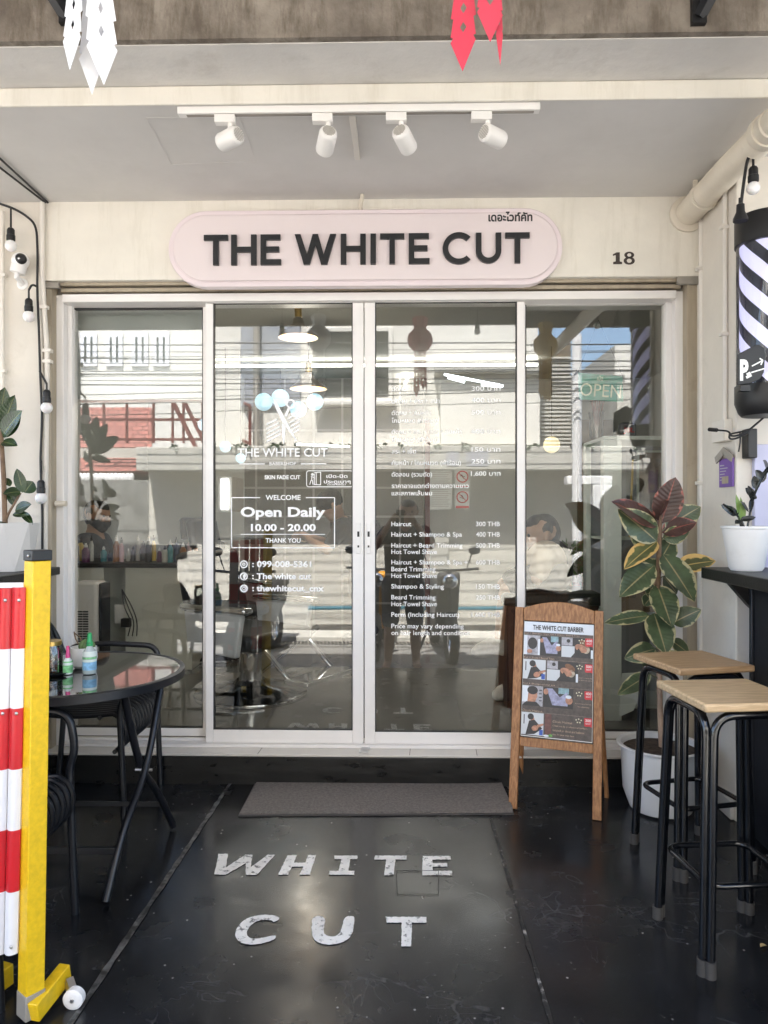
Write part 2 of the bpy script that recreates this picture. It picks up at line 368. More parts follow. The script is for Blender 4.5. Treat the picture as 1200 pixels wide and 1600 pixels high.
M['shirtbeige'] = pm('beige_cloth', (.55, .46, .36), .85, bump=.2, bs=70)
M['shortnavy'] = pm('navy_cloth', (.018, .022, .045), .85, bump=.2, bs=70)
M['cape'] = pm('charcoal_cape', (.028, .03, .038), .6, bump=.15, bs=30)
M['sneak'] = pm('white_mesh_shoe', (.62, .60, .56), .7, var=.1, vs=50, bump=.3, bs=120)
M['sole'] = pm('shoe_sole', (.72, .68, .6), .6, dirt=.5, ds=20, dcol=(.5, .3, .1))
M['sandal'] = pm('brown_leather', (.12, .065, .035), .6)

def floor_mat():
    m = pm('black_painted_floor', (.0085, .009, .0105), 0.225, var=.4, vs=2.2, rv=.08, bump=.07, bs=9)
    t = m.node_tree; N = t.nodes; L = t.links; b = N['Principled BSDF']
    tc = N.new('ShaderNodeTexCoord'); src = b.inputs['Base Color'].links[0].from_socket
    def scr(scale, dist, lo, hi, st, col, amt, src):
        mp = N.new('ShaderNodeMapping'); mp.inputs['Scale'].default_value = st; mp.inputs['Rotation'].default_value = (0, 0, random.uniform(0, 3)); L.new(tc.outputs['Object'], mp.inputs[0])
        n = N.new('ShaderNodeTexNoise'); n.inputs['Scale'].default_value = scale; n.inputs['Detail'].default_value = 12; n.inputs['Roughness'].default_value = .75; n.inputs['Distortion'].default_value = dist
        L.new(mp.outputs[0], n.inputs['Vector']); r = N.new('ShaderNodeMapRange'); r.inputs[1].default_value = lo; r.inputs[2].default_value = hi; r.inputs[4].default_value = amt
        L.new(n.outputs['Fac'], r.inputs[0]); x = N.new('ShaderNodeMix'); x.data_type = 'RGBA'; L.new(r.outputs[0], x.inputs[0]); L.new(src, x.inputs[6]); x.inputs[7].default_value = (*col, 1); return x.outputs[2]
    src = scr(1.3, .3, .40, .85, (1, 1, 1), (.05, .051, .054), .6, src)       # dusty patches
    src = scr(6, 1.5, .66, .74, (1, 7, 1), (.14, .14, .14), .5, src); src = scr(4, 4.5, .655, .69, (1, 9, 1), (.22, .215, .21), .5, src)     # scuffs
    src = scr(60, 0, .655, .71, (1, 1, 1), (.4, .38, .35), .8, src)            # chips
    def hair(scale, st, width, mlo, mhi, col, amt, src, rot):
        mp = N.new('ShaderNodeMapping'); mp.inputs['Scale'].default_value = st; mp.inputs['Rotation'].default_value = (0, 0, rot); L.new(tc.outputs['Object'], mp.inputs[0])
        n = N.new('ShaderNodeTexNoise'); n.inputs['Scale'].default_value = scale; n.inputs['Detail'].default_value = 3; n.inputs['Distortion'].default_value = .8; L.new(mp.outputs[0], n.inputs['Vector'])
        s = N.new('ShaderNodeMath'); s.operation = 'SUBTRACT'; L.new(n.outputs['Fac'], s.inputs[0]); s.inputs[1].default_value = .5
        a = N.new('ShaderNodeMath'); a.operation = 'ABSOLUTE'; L.new(s.outputs[0], a.inputs[0])
        r = N.new('ShaderNodeMapRange'); r.inputs[1].default_value = 0; r.inputs[2].default_value = width; r.inputs[3].default_value = amt; r.inputs[4].default_value = 0; L.new(a.outputs[0], r.inputs[0])
        k = N.new('ShaderNodeTexNoise'); k.inputs['Scale'].default_value = 2.2; k.inputs['Detail'].default_value = 6; L.new(tc.outputs['Object'], k.inputs['Vector'])
        q = N.new('ShaderNodeMapRange'); q.inputs[1].default_value = mlo; q.inputs[2].default_value = mhi; L.new(k.outputs['Fac'], q.inputs[0])
        m2 = N.new('ShaderNodeMath'); m2.operation = 'MULTIPLY'; L.new(r.outputs[0], m2.inputs[0]); L.new(q.outputs[0], m2.inputs[1])
        x = N.new('ShaderNodeMix'); x.data_type = 'RGBA'; L.new(m2.outputs[0], x.inputs[0]); L.new(src, x.inputs[6]); x.inputs[7].default_value = (*col, 1); return x.outputs[2]
    src = hair(2.4, (1, 1, 1), .006, .50, .62, (.13, .13, .13), .35, src, .4)
    src = hair(3.5, (1, 2.5, 1), .010, .52, .64, (.10, .10, .105), .4, src, 1.2)
    src = hair(5.0, (2.5, 1, 1), .012, .54, .66, (.12, .12, .12), .35, src, 2.3)
    vo = N.new('ShaderNodeTexVoronoi'); vo.inputs['Scale'].default_value = 26; L.new(tc.outputs['Object'], vo.inputs['Vector'])
    vr = N.new('ShaderNodeMapRange'); vr.inputs[1].default_value = .05; vr.inputs[2].default_value = .11; vr.inputs[3].default_value = 1; vr.inputs[4].default_value = 0; L.new(vo.outputs['Distance'], vr.inputs[0])
    sp = N.new('ShaderNodeSeparateColor'); L.new(vo.outputs['Color'], sp.inputs[0]); gt = N.new('ShaderNodeMath'); gt.operation = 'GREATER_THAN'; gt.inputs[1].default_value = .80; L.new(sp.outputs[0], gt.inputs[0])
    mm = N.new('ShaderNodeMath'); mm.operation = 'MULTIPLY'; L.new(vr.outputs[0], mm.inputs[0]); L.new(gt.outputs[0], mm.inputs[1])
    x = N.new('ShaderNodeMix'); x.data_type = 'RGBA'; L.new(mm.outputs[0], x.inputs[0]); L.new(src, x.inputs[6]); x.inputs[7].default_value = (.30, .29, .27, 1); src = x.outputs[2]
    L.new(src, b.inputs['Base Color']); b.inputs['Specular IOR Level'].default_value = .42
    return m
M['floor'] = floor_mat()
M['asphalt'] = pm('road_concrete', (.21, .20, .185), .85, var=.15, vs=2, bump=.4, bs=60, dirt=.4, ds=4, dcol=(.09, .08, .07))
M['opwall'] = pm('sunlit_cream_render', (.68, .655, .60), .8, var=.06, vs=1.5, dirt=.35, ds=2, dstretch=(4, 4, .7), dcol=(.45, .40, .32))
M['opgrey'] = pm('weathered_ledge', (.50, .48, .43), .85, var=.12, vs=2, dirt=.6, ds=6, dcol=(.2, .18, .15), dstretch=(3, 3, .8))
M['oplow'] = pm('lower_wall_paint', (.60, .57, .50), .8, var=.08, vs=2, dirt=.3, ds=3)
M['opblue'] = pm('blue_grey_panel', (.30, .32, .36), .7, var=.06)
M['maroon'] = pm('maroon_steel', (.14, .035, .028), .5, var=.15)
M['windowdark'] = pm('dark_window', (.03, .035, .033), .15)
M['woodshutter'] = pm('brown_frame', (.16, .12, .075), .5)
M['roofred'] = pm('red_roof_tiles', (.34, .13, .10), .7, var=.2, vs=6)
def tilewave(m):
    t = m.node_tree; N = t.nodes; L = t.links; b = N['Principled BSDF']; tc = N.new('ShaderNodeTexCoord')
    br = N.new('ShaderNodeTexBrick'); br.inputs['Scale'].default_value = 1.5; br.inputs['Mortar Size'].default_value = .05; br.inputs['Row Height'].default_value = .35; br.inputs['Color1'].default_value = (.36, .13, .10, 1); br.inputs['Color2'].default_value = (.30, .11, .09, 1); br.inputs['Mortar'].default_value = (.17, .065, .05, 1)
    L.new(tc.outputs['UV'], br.inputs['Vector']); L.new(br.outputs['Color'], b.inputs['Base Color'])
tilewave(M['roofred'])
M['intwall'] = pm('interior_white_wall', (.46, .465, .44), .7, var=.03)
M['intceil'] = pm('interior_ceiling', (.40, .40, .36), .8, var=.02)
M['intfloor'] = pm('interior_grey_tile', (.165, .16, .15), .14, var=.08, vs=3, rv=.05, dirt=.35, ds=7, dlo=.6, dhi=.72, dcol=(.05, .045, .04))
def gridmat(name, col, line, sc_, rough=.25, off=0.0):
    m = pm(name, col, rough, var=.06, vs=4); t = m.node_tree; N = t.nodes; L = t.links; b = N['Principled BSDF']
    src = b.inputs['Base Color'].links[0].from_socket; tc = N.new('ShaderNodeTexCoord'); mp = N.new('ShaderNodeMapping'); mp.inputs['Rotation'].default_value = (R_(90), 0, 0); L.new(tc.outputs['Object'], mp.inputs[0])
    br = N.new('ShaderNodeTexBrick'); br.offset = off; br.inputs['Scale'].default_value = sc_; br.inputs['Mortar Size'].default_value = .02; br.inputs['Brick Width'].default_value = .5; br.inputs['Row Height'].default_value = .5
    L.new(mp.outputs[0], br.inputs['Vector']); x = N.new('ShaderNodeMix'); x.data_type = 'RGBA'; L.new(br.outputs['Fac'], x.inputs[0]); L.new(src, x.inputs[6]); x.inputs[7].default_value = (*line, 1); L.new(x.outputs[2], b.inputs['Base Color']); return m
M['darktile'] = gridmat('olive_wall_tile', (.115, .11, .095), (.27, .26, .24), 1.6)
M['cabinet'] = pm('cabinet_laminate', (.70, .71, .65), .3, var=.03)
M['mint'] = pm('mint_white_frame', (.72, .78, .75), .35, var=.03)

# ================================================================ SETTING
LY = -.12                                                  # face of lintel and left pillar
o = MB(); Z = fz
o.v = [Vector((-4.5, -2.75, Z(-2.75))), Vector((4.5, -2.75, Z(-2.75))), Vector((4.5, -.10, Z(-.10))), Vector((-4.5, -.10, Z(-.10))),
       Vector((-4.5, -2.75, -.5)), Vector((4.5, -2.75, -.5)), Vector((4.5, -.10, -.5)), Vector((-4.5, -.10, -.5))]
for f in ((0, 1, 2, 3), (7, 6, 5, 4), (0, 4, 5, 1), (1, 5, 6, 2), (2, 6, 7, 3), (3, 7, 4, 0)): o.face(f)
struct(o.build('porch_floor', M['floor'], smooth=False))
o = MB().poly([(-60, -60, -.33), (60, -60, -.33), (60, -2.76, -.30), (-60, -2.76, -.30)]); o.poly([(-60, -2.745, -.34), (60, -2.745, -.34), (60, 60, -.34), (-60, 60, -.34)])
struct(o.build('road', M['asphalt'], smooth=False))
def strip(name, mat, a, b, wpx, n=26, jit=.2):
    mb = MB(); pts = []
    for i in range(n+1):
        t = i/n; pts.append((a[0]+(b[0]-a[0])*t, a[1]+(b[1]-a[1])*t))
    A = G(*a); B = G(*b); dr = (B-A).normalized(); nrm = Vector((-dr.y, dr.x, 0))
    n0 = len(mb.v)
    for i in range(n+1):
        c = A + (B-A)*(i/n); c.z = fz(c.y)+.0035; ww = wpx*(1+random.uniform(-jit, jit))
        mb.v += [c - nrm*ww*(1+random.uniform(-jit, jit)), c + nrm*ww]
    for i in range(n): mb.face([n0+2*i, n0+2*i+2, n0+2*i+3, n0+2*i+1])
    return struct(mb.build(name, mat, smooth=False))
strip('floor_joint', M['joint'], (361, 1223), (103, 1612), .009, 40, .22)
strip('floor_joint', M['jointw'], (767, 1279), (868, 1622), .0055, 40, .25)
hb = MB()
hp = [G(*((60+x/1.4286), 1160+y/1.4286), .003) for x, y in ((799, 288), (893, 288), (893, 341), (801, 341))]
for i in range(4):
    a, b = hp[i], hp[(i+1) % 4]; hb.bar(a, b, .002, .001)
struct(hb.build('floor_hatch_gap', M['gasket'], smooth=False))

# ================================================================ SHOP BUILDING
shop = thing('shop_building', 'cream shopfront with pale lintel and four white framed sliding glass doors', 'shop', (0, 0, 0))
def px(x, y=LY, py=800): return P(x, py, y).x
def pz(y_, y=LY, x=600): return P(x, y_, y).z
xl, xr = px(67), px(1092)
zc = 2.731; zl0 = pz(435); zl1 = zc+.1
MB().box(xl, xr, LY, .10, zl0, zl1).build('lintel', M['lintel'], shop, bevel=.004)
MB().box(-4.4, xl-.003, LY-.0, .25, -.2, 3.0).build('pillar', M['wall'], shop, bevel=.006)
MB().box(xr, 4.4, -.49, .25, -.2, 3.0).build('pillar', M['wall'], shop, bevel=.006)
MB().box(xr-.02, xr-.0015, -.485, -.16, fz(-.3), fz(-.3)+.075).build('skirting', M['wallgrey'], shop, bevel=.003)
yb = -.917
MB().box(-4.4, 4.4, yb, .10, zc, zc+.3).build('ceiling', M['ceil'], shop, smooth=False)
MB().box(-4.4, 4.4, yb-.012, yb-.0005, zc-.004, 2.792).build('ceiling_edge', M['lintel'], shop, bevel=.004)
MB().box(-4.4, 4.4, -1.149, yb-.002, 2.794, 3.06).build('beam', M['beamsoffit'], shop, smooth=False)
MB().box(-4.4, 4.4, -1.175, -1.1495, 2.797, 6.9).build('upper_wall', M['concrete'], shop, smooth=False)
MB().box(-5, 5, -1.10, 10, 3.07, 6.9).build('upper_storey', M['opwall'], shop, smooth=False)
aw = MB()
for i in range(44):
    x = -4.4+i*.2; aw.box(x, x+.1, -3.0, -1.18, 3.05, 3.062).box(x+.1, x+.2, -3.0, -1.18, 3.066, 3.078)
aw.build('awning', M['shutter'], shop, smooth=False)
MB().box(-4.4, 4.4, -3.03, -3.0, 2.93, 3.085).build('awning_fascia', M['shutter'], shop)
for ppx, sx in ((92, -1), (1103, 1)):
    c = P(ppx, 30, -1.24); mb = MB(); mb.box(c.x-.022, c.x+.022, -1.195, -1.176, c.z+.02, 3.05); mb.bar((c.x, -1.19, c.z+.04), (c.x+sx*.10, -1.30, 3.03), .035, .025)
    mb.build('awning_arm', M['black'], shop)
# ceiling hatch outline and ceiling trunking
h = MB(); q = [PZ(228, 184, zc-.003), PZ(372, 182, zc-.003), PZ(400, 252, zc-.003), PZ(268, 257, zc-.003)]
for i in range(4): h.bar(q[i], q[(i+1) % 4], .0016, .0012)
h.build('ceiling_patch', M['ceil'], shop)
a = PZ(545, 178, zc-.008); b = PZ(552, 247, zc-.008)
MB().bar((a.x+.012, a.y, zc-.009), (a.x+.012, b.y, zc-.009), .022, .016).build('ceiling_trunking', M['pvcw'], shop, bevel=.002)
# threshold step
MB().box(xl, xr, -.15, .10, -.1, .188).build('plinth', M['plinth'], shop, bevel=.006)
MB().box(xl, xr, -.157, .10, .189, .2005).build('threshold', M['tile'], shop, bevel=.003)
for x in (402, 640, 175, 745):
    a = PZ(x, 1179, .2008); b_ = PZ(x+4+(x-600)*-.012, 1165, .2008); MB().bar((a.x, -.155, .2008), (a.x+.006, -.02, .2008), .0025, .0012).build('tile_joint', M['ink'], shop)
sx_, sz_ = px(568, -.1), .202
d_ = MB()
for k in (0, 1):
    yy = -.13+k*.045; d_.box(sx_-.02+k*.008, sx_+.022+k*.008, yy, yy+.035, .2006, .206)
d_.build('floor_socket', M['steel'], shop, bevel=.002)
# shutter slot, guides
yf = -.06
MB().box(xl+.0, xr, -.035, .095, pz(458, -.035), zl0-.001).build('shutter_box', M['shutter'], shop)
for i, (yy, z0, z1) in enumerate(((-.09, 437, 443), (-.075, 447, 453))):
    MB().box(px(88), px(1070), yy, yy+.03, pz(z1, yy), pz(z0, yy)).build('shutter_slat', M['tan'], shop, bevel=.002)
MB().box(px(66, -.09)+.002, px(82, -.09), -.10, -.02, .2, zl0-.004).build('shutter_guide', M['tan'], shop, bevel=.003)
MB().box(px(1072, -.09), px(1090, -.09), -.10, -.02, .2, zl0-.004).build('shutter_guide', M['tan'], shop, bevel=.003)
MB().box(px(1058, -.11), px(1092, -.11)-.002, -.119, -.10, pz(434, -.11)-.04, pz(434, -.11)-.004).build('guide_bracket', M['shutter'], shop, bevel=.002)
MB().box(px(68, -.11)+.004, px(93, -.11), -.119, -.10, pz(437, -.11)-.03, pz(437, -.11)-.004).build('guide_bracket', M['shutter'], shop, bevel=.002)
# outer door frame
fr = MB(); zt = pz(457, yf); zi = pz(470, yf)
fr.box(px(84, yf), px(98, yf), -.05, .06, .2, zt).box(px(98, yf), px(105, yf), -.010, .055, .2, zi)
fr.box(px(1056, yf), px(1070, yf), -.05, .06, .2, zt).box(px(1046, yf)+.003, px(1056, yf), -.010, .055, .2, zi)
fr.box(px(98, yf)+.001, px(1056, yf)-.001, -.07, .055, zi, zt-.001)
fr.box(px(98, yf)+.001, px(1056, yf)-.001, -.066, .05, .2, .214).box(px(98, yf)+.001, px(1056, yf)-.001, -.012, -.004, .214, .228)
fr.build('door_frame', M['alu'], shop, bevel=.0025)
def panel(x0, x1, gl, gr, gt, gb, y0, lockx=None, label=None):
    zt_ = zi-.002; zb_ = .2145 if y0 < -.02 else .2285
    X0, X1 = px(x0, y0), px(x1, y0); g0, g1 = px(gl, y0), px(gr, y0); z1, z0 = pz(gt, y0), pz(gb, y0); y1 = y0+.03
    b = MB().box(X0, g0, y0, y1, zb_, zt_).box(g1, X1, y0, y1, zb_, zt_).box(g0, g1, y0+.002, y1-.002, z1, zt_).box(g0, g1, y0+.002, y1-.002, zb_, z0)
    o = b.build('sliding_door', M['alu'], shop, bevel=.0025); o['label'] = label
    gk = MB(); t = .005
    gk.box(g0, g0+t, y0+.004, y1-.004, z0, z1).box(g1-t, g1, y0+.004, y1-.004, z0, z1).box(g0+t, g1-t, y0+.004, y1-.004, z1-t*1.4, z1).box(g0+t, g1-t, y0+.004, y1-.004, z0, z0+t)
    gk.build('gasket', M['gasket'], o)
    MB().box(g0+t, g1-t, y0+.012, y0+.018, z0+t, z1-t*1.4).build('pane', M['glass'], o, smooth=False)
    if lockx:
        c = P(lockx, 842, y0); lk = MB().box(c.x-.011, c.x+.011, y0-.006, y0-.0004, c.z-.07, c.z+.075); lo = lk.build('lock', M['alu'], o, bevel=.003)
        MB().box(c.x-.005, c.x+.005, y0-.0075, y0-.0062, c.z+.01, c.z+.035).build('latch', M['gasket'], o); MB().box(c.x-.004, c.x+.004, y0-.0075, y0-.0062, c.z-.04, c.z-.03).build('keyhole', M['gasket'], o)
    return o
d1 = panel(106, 330, 107, 317, 478, 1140, .012, label='left fixed glass panel with roller blind behind it')
d4 = panel(810, 1055, 821, 1046, 475, 1141, .012, label='right fixed glass panel with open sign behind it')
d2 = panel(321, 568, 333, 551, 470, 1142, -.043, 560, label='sliding glass panel with opening hours in white letters')
d3 = panel(569.5, 820, 586, 808, 470, 1144, -.043, 576, label='sliding glass panel with price list in white letters')
bp = P(95, 787, -.08); MB().tube([(bp.x-.02, -.088, bp.z), (bp.x+.03, -.088, bp.z)], .013, 12).build('door_stop', M['pvc'], shop)

# ---------------------------------------------------------------- vinyl lettering on the glass
VY = -.0325; VM = fac(VY)
def vx(x): return P(x, 800, VY).x
def vz(y): return P(600, y, VY).z
pxm = (3.5+VY)/FPX                                        # metres per photograph pixel on the pane
def vl(mb, s, x, y, h, bold=.012, right=False, wid=None): wline(mb, s, vx(x), vz(y), h*pxm, VM, bold, right, wid*pxm if wid else None)
def vq(mb, pts): mb.poly([(vx(x), VY, vz(y)) for x, y in pts])
def vline(mb, x0, y0, x1, y1, t=1.3):
    a = math.atan2(y1-y0, x1-x0); nx, ny = -math.sin(a)*t/2, math.cos(a)*t/2
    vq(mb, [(x0-nx, y0-ny), (x0+nx, y0+ny), (x1+nx, y1+ny), (x1-nx, y1-ny)])
def vring(mb, cx, cy, r0, r1, n=28):
    for i in range(n):
        a, b = 2*math.pi*i/n, 2*math.pi*(i+1)/n
        vq(mb, [(cx+r0*math.cos(a), cy+r0*math.sin(a)), (cx+r1*math.cos(a), cy+r1*math.sin(a)), (cx+r1*math.cos(b), cy+r1*math.sin(b)), (cx+r0*math.cos(b), cy+r0*math.sin(b))])
VN = M['vinyl']
lg = MB()
def L3(x, y): return (380+x/6.316, 600+y/6.316)
for a, b in (((230, 405), (335, 355)), ((230, 450), (350, 390)), ((230, 495), (362, 428)), ((230, 535), (368, 465)), ((230, 575), (372, 500)),
             ((440, 355), (555, 270)), ((455, 390), (557, 335)), ((470, 425), (557, 375)), ((482, 460), (557, 415)), ((494, 490), (553, 455))):
    x0, y0 = L3(*a); x1, y1 = L3(*b); vq(lg, [(x0, y0-3), (x0, y0), (x1, y1), (x1, y1-3.2)])
vq(lg, [L3(295, 135), L3(330, 175), L3(405, 320), L3(532, 560), L3(505, 540), L3(375, 355), L3(315, 225)])
vq(lg, [L3(380, 385), L3(420, 400), L3(412, 520), L3(402, 600), L3(384, 520)])
x, y = L3(468, 192); vring(lg, x, y, 4.6, 7.4)
vq(lg, [L3(440, 225), L3(462, 240), L3(430, 320), L3(405, 318)])
lg.build('scissors_logo', VN, d2)
nm = MB(); vl(nm, 'THE WHITE CUT', 371, 713, 13, .012, wid=142); vl(nm, 'BABERSHOP', 421, 726.5, 4.8, .012, wid=42); vline(nm, 374, 724.5, 414, 724.5, 1.6); vline(nm, 470, 724.5, 510, 724.5, 1.6)
nm.build('name_lettering', VN, d2)
sk = MB(); vl(sk, 'SKIN FADE CUT', 413.5, 748.5, 6, .03, wid=56); sk.build('service_lettering', VN, d2)
hr = MB()
x0, x1, y0, y1 = 361.8, 522.7, 777.5, 856
for s in ((x0, y0, 406.5, y0), (478, y0, x1, y0), (x1, y0, x1, y1), (x1, y1, x0, y1), (x0, y1, x0, y0)): vline(hr, *s, 1.5)
vl(hr, 'WELCOME', 415, 781, 7.6, .018, wid=55); vl(hr, 'Open Daily', 376, 807, 14.5, .032, wid=133); vl(hr, '10.00 - 20.00', 392, 829.5, 10.5, .032, wid=102); vline(hr, 376, 835, 508, 835, 1.1); vl(hr, 'THANK YOU', 415, 848, 7, .018, wid=55)
hr.build('opening_hours', VN, d2)
for i, (yy, s, wd) in enumerate(((882, ': 099-008-5361', 93), (901, ': The white cut', 93), (920, ': thewhitecut_cnx', 113))):
    ct = MB(); vl(ct, s, 394, yy+4, 9, .03, wid=wd); ct.build('contact_line', VN, d2); ct = MB(); vring(ct, 381, yy, 4.3, 6.2)
    if i == 0: vring(ct, 381, 882, 1.2, 2.6)
    if i == 1: vl(ct, 'f', 379.6, 905.5, 8, .08)
    if i == 2:
        vring(ct, 381, 920, 1.4, 2.4); vline(ct, 378, 917, 384, 917, .8); vline(ct, 378, 923.4, 384, 923.4, .8); vline(ct, 377.8, 917, 377.8, 923.4, .8); vline(ct, 384.2, 917, 384.2, 923.4, .8)
    ct.build('contact_icon', VN, d2)
st = MB()
rr = []
for cx, cy, a0 in ((547.5, 739, -90), (547.5, 757, 0), (482.5, 757, 90), (482.5, 739, 180)): rr += arc(cx, cy, 3.5, a0, a0+90, 4)
for i in range(len(rr)): vline(st, *rr[i], *rr[(i+1) % len(rr)], 1.2)
vl(st, 'เปิด-ปิด', 510, 746.5, 5, .02, wid=33); vl(st, 'ประตูเบาๆ', 506, 755, 5, .02, wid=42); vl(st, 'CLOSE GENTLY', 511, 758.2, 2.4, .02, wid=30)
for s in ((491, 740, 491, 757), (491, 738.5, 501, 737.5), (501, 737.5, 501, 757.5), (491, 757, 501, 757.5), (494, 738.5, 494, 756), (486, 744, 492, 747), (486, 750, 484, 757), (488, 750, 489, 757), (487, 744, 487, 751)): vline(st, *s, 1.2)
vring(st, 488, 741.2, .2, 2.1); st.build('door_notice_sticker', VN, d2)
for s, yy in (('ตัดผม', 611), ('ตัดผม + สระ + สปา', 630), ('ตัดผม + กันหน้า', 648.5), ('โกนหนวด (ผ้าร้อน)', 660.5), ('ตัดผม + สระ + สปา + กันหน้า', 678), ('โกนหนวด (ผ้าร้อน)', 690), ('สระ + เซ็ต', 708.5), ('กันหน้า / โกนหนวด (ผ้าร้อน)', 726.5), ('ดัดลอน (รวมตัด)', 744.5), ('ราคาอาจแตกต่างตามความยาว', 762.5), ('และสภาพเส้นผม', 774)):
    wd = {678: 109, 726.5: 108, 762.5: 120, 774: 63, 744.5: 63, 708.5: 38, 611: 23, 630: 75, 648.5: 61, 660.5: 72, 690: 72}[yy]; pl = MB(); vl(pl, s, 612, yy, 6.5, .010, wid=wd); pl.build('price_line', VN, d3)
for s, yy in (('300 บาท', 611), ('400 บาท', 629), ('500 บาท', 648), ('600 บาท', 677.5), ('150 บาท', 706), ('250 บาท', 724.5), ('1,600 บาท', 743.5)): pl = MB(); vl(pl, s, 782, yy, 7, .010, right=True, wid=45 if '1' != s[0] or s[1] == '5' else 46); pl.build('price_line', VN, d3)
for s, yy, wd in (('Haircut', 822, 31), ('Haircut + Shampoo & Spa', 838.3, 110), ('Haircut + Beard Trimming', 855.5, 111), ('Hot Towel Shave', 865.5, 71), ('Haircut + Shampoo & Spa +', 881.8, 119), ('Beard Trimming', 892.5, 69), ('Hot Towel Shave', 902.8, 71), ('Shampoo & Styling', 919.5, 82), ('Beard Trimming', 936.5, 69), ('Hot Towel Shave', 947, 71), ('Perm (Including Haircut)', 963.5, 106), ('Price may vary depending', 981.5, 113), ('on hair length and condition', 992, 122)): pl = MB(); vl(pl, s, 611.5, yy, 7, .008, wid=wd); pl.build('price_line', VN, d3)
for s, yy, wd in (('300 THB', 822, 37), ('400 THB', 838.3, 37), ('500 THB', 855.5, 37), ('600 THB', 881.8, 37), ('150 THB', 919.5, 37), ('250 THB', 936.5, 37), ('1,600 THB', 963.5, 44)): pl = MB(); vl(pl, s, 781, yy, 7, .008, right=True, wid=wd); pl.build('price_line', VN, d3)

# ================================================================ SIGN OVER THE DOOR
SY = -.165
sg = thing('shop_sign', 'long pink rounded sign with black capital letters on the pale lintel', 'sign', P(571, 387, LY))
def s2(x, y, yy): return P(260+x/1.875, 310+y/1.875, yy)
def stadium(r_in, n=18):
    p0, p1 = P(263+r_in, 327+r_in, SY), P(879-r_in, 446-r_in, SY); cz = (pz(327, SY)+pz(446.5, SY))/2
    H = (pz(327+r_in, SY)-pz(446.5-r_in, SY))/2; xa, xb = px(263+r_in, SY)+H, px(879-r_in, SY)-H
    return [(xb+H*math.cos(a), cz+H*math.sin(a)) for a in [R_(-90+180*i/n) for i in range(n+1)]] + [(xa+H*math.cos(a), cz+H*math.sin(a)) for a in [R_(90+180*i/n) for i in range(n+1)]]
MB().prism(stadium(0), lambda x, z: (x, SY, z), lambda x, z: (x, LY-.0005, z)).build('border', M['pinkedge'], sg, bevel=.002)
inn = stadium(8.5)
MB().prism(inn, lambda x, z: (x, SY-.0095, z), lambda x, z: (x, SY-.0005, z)).build('panel', M['pink'], sg, bevel=.002)
gr = MB(); gi = stadium(7.6)
gr.tube([(x, SY-.001, z) for x, z in gi], .0028, 6, closed=True); gr.build('groove', M['pinkedge'], sg)
def letter(poly):
    lm.prism(poly, lambda x, y: Vector((px(260+x/1.875, SY-.02), SY-.024, pz(310+y/1.875, SY-.02, 571)+.0)), lambda x, y: Vector((px(260+x/1.875, SY-.02), SY-.010, pz(310+y/1.875, SY-.02, 571))))
def strokes(ps):
    for p in ps: letter([(x, y+3.8-(x-110)*.0072*0) for x, y in p])
def rect(x0, y0, x1, y1): return [(x0, y0), (x1, y0), (x1, y1), (x0, y1)]
t, b, s = 100, 189, 16
def addletter(ch, x0, x1):
    w_ = x1-x0; xm = (x0+x1)/2
    if ch == 'T': strokes([[(x0, t), (x1, t), (x1, t+s), (xm+s/2, t+s), (xm+s/2, b), (xm-s/2, b), (xm-s/2, t+s), (x0, t+s)]])
    if ch == 'H': m = (t+b)/2-1; strokes([[(x0, t), (x0+s, t), (x0+s, m-s/2), (x1-s, m-s/2), (x1-s, t), (x1, t), (x1, b), (x1-s, b), (x1-s, m+s/2), (x0+s, m+s/2), (x0+s, b), (x0, b)]])
    if ch == 'E': m = (t+b)/2-1; strokes([[(x0, t), (x1-2, t), (x1-2, t+s), (x0+s, t+s), (x0+s, m-s/2), (x1-6, m-s/2), (x1-6, m+s/2), (x0+s, m+s/2), (x0+s, b-s), (x1, b-s), (x1, b), (x0, b)]])
    if ch == 'I': strokes([rect(x0, t, x1, b)])
    if ch == 'W':
        q1, q2 = x0+w_*.29, x0+w_*.71; k = s*.55
        strokes([[(x0, t), (x0+s*1.08, t), (q1+1, b-30), (xm-k*.9, t), (xm+k*.9, t), (q2-1, b-30), (x1-s*1.08, t), (x1, t), (q2+k, b), (q2-k, b), (xm, t+32), (q1+k, b), (q1-k, b)]])
    if ch == 'C':
        cx, cy, r = x0+47, (t+b)/2, 47.5; A = [(cx+r*math.cos(R_(a)), cy+r*.98*math.sin(R_(a))) for a in range(-45, -316, -9)]; B = [(cx+(r-s)*math.cos(R_(a)), cy+(r-s)*.98*math.sin(R_(a))) for a in range(-315, -44, 9)]
        strokes([A+B])
    if ch == 'U':
        r = w_/2; cy = b-r; A = [(xm-r*math.cos(R_(a)), cy+r*math.sin(R_(a))) for a in range(0, 181, 12)]; B = [(xm+(r-s)*math.cos(R_(a)), cy+(r-s)*math.sin(R_(a))) for a in range(0, 181, 12)]
        strokes([[(x0, t)]+A+[(x1, t), (x1-s, t)]+B+[(x0+s, t)]])
lm = MB()
for ch, a, c in (('T', 110, 180), ('H', 190, 264), ('E', 276, 336), ('W', 376, 497), ('H', 511, 584), ('I', 598, 614), ('T', 626, 697), ('E', 710, 771), ('C', 810, 890), ('U', 907, 981), ('T', 993, 1064)): addletter(ch, a, c)
lm.build('name_lettering', M['signblack'], sg, smooth=False)
th = MB(); a = P(763, 345, SY-.01); b_ = P(832, 331, SY-.01)
write(th, 'เดอะไวท์คัท', a.x, b_.x, a.z-.004, b_.z+.002, fac(SY-.0105), .035); th.build('thai_lettering', M['signblack'], sg)
hn = thing('house_number', 'dark painted house number 18 at the right end of the lintel', 'house number', P(975, 406, LY))
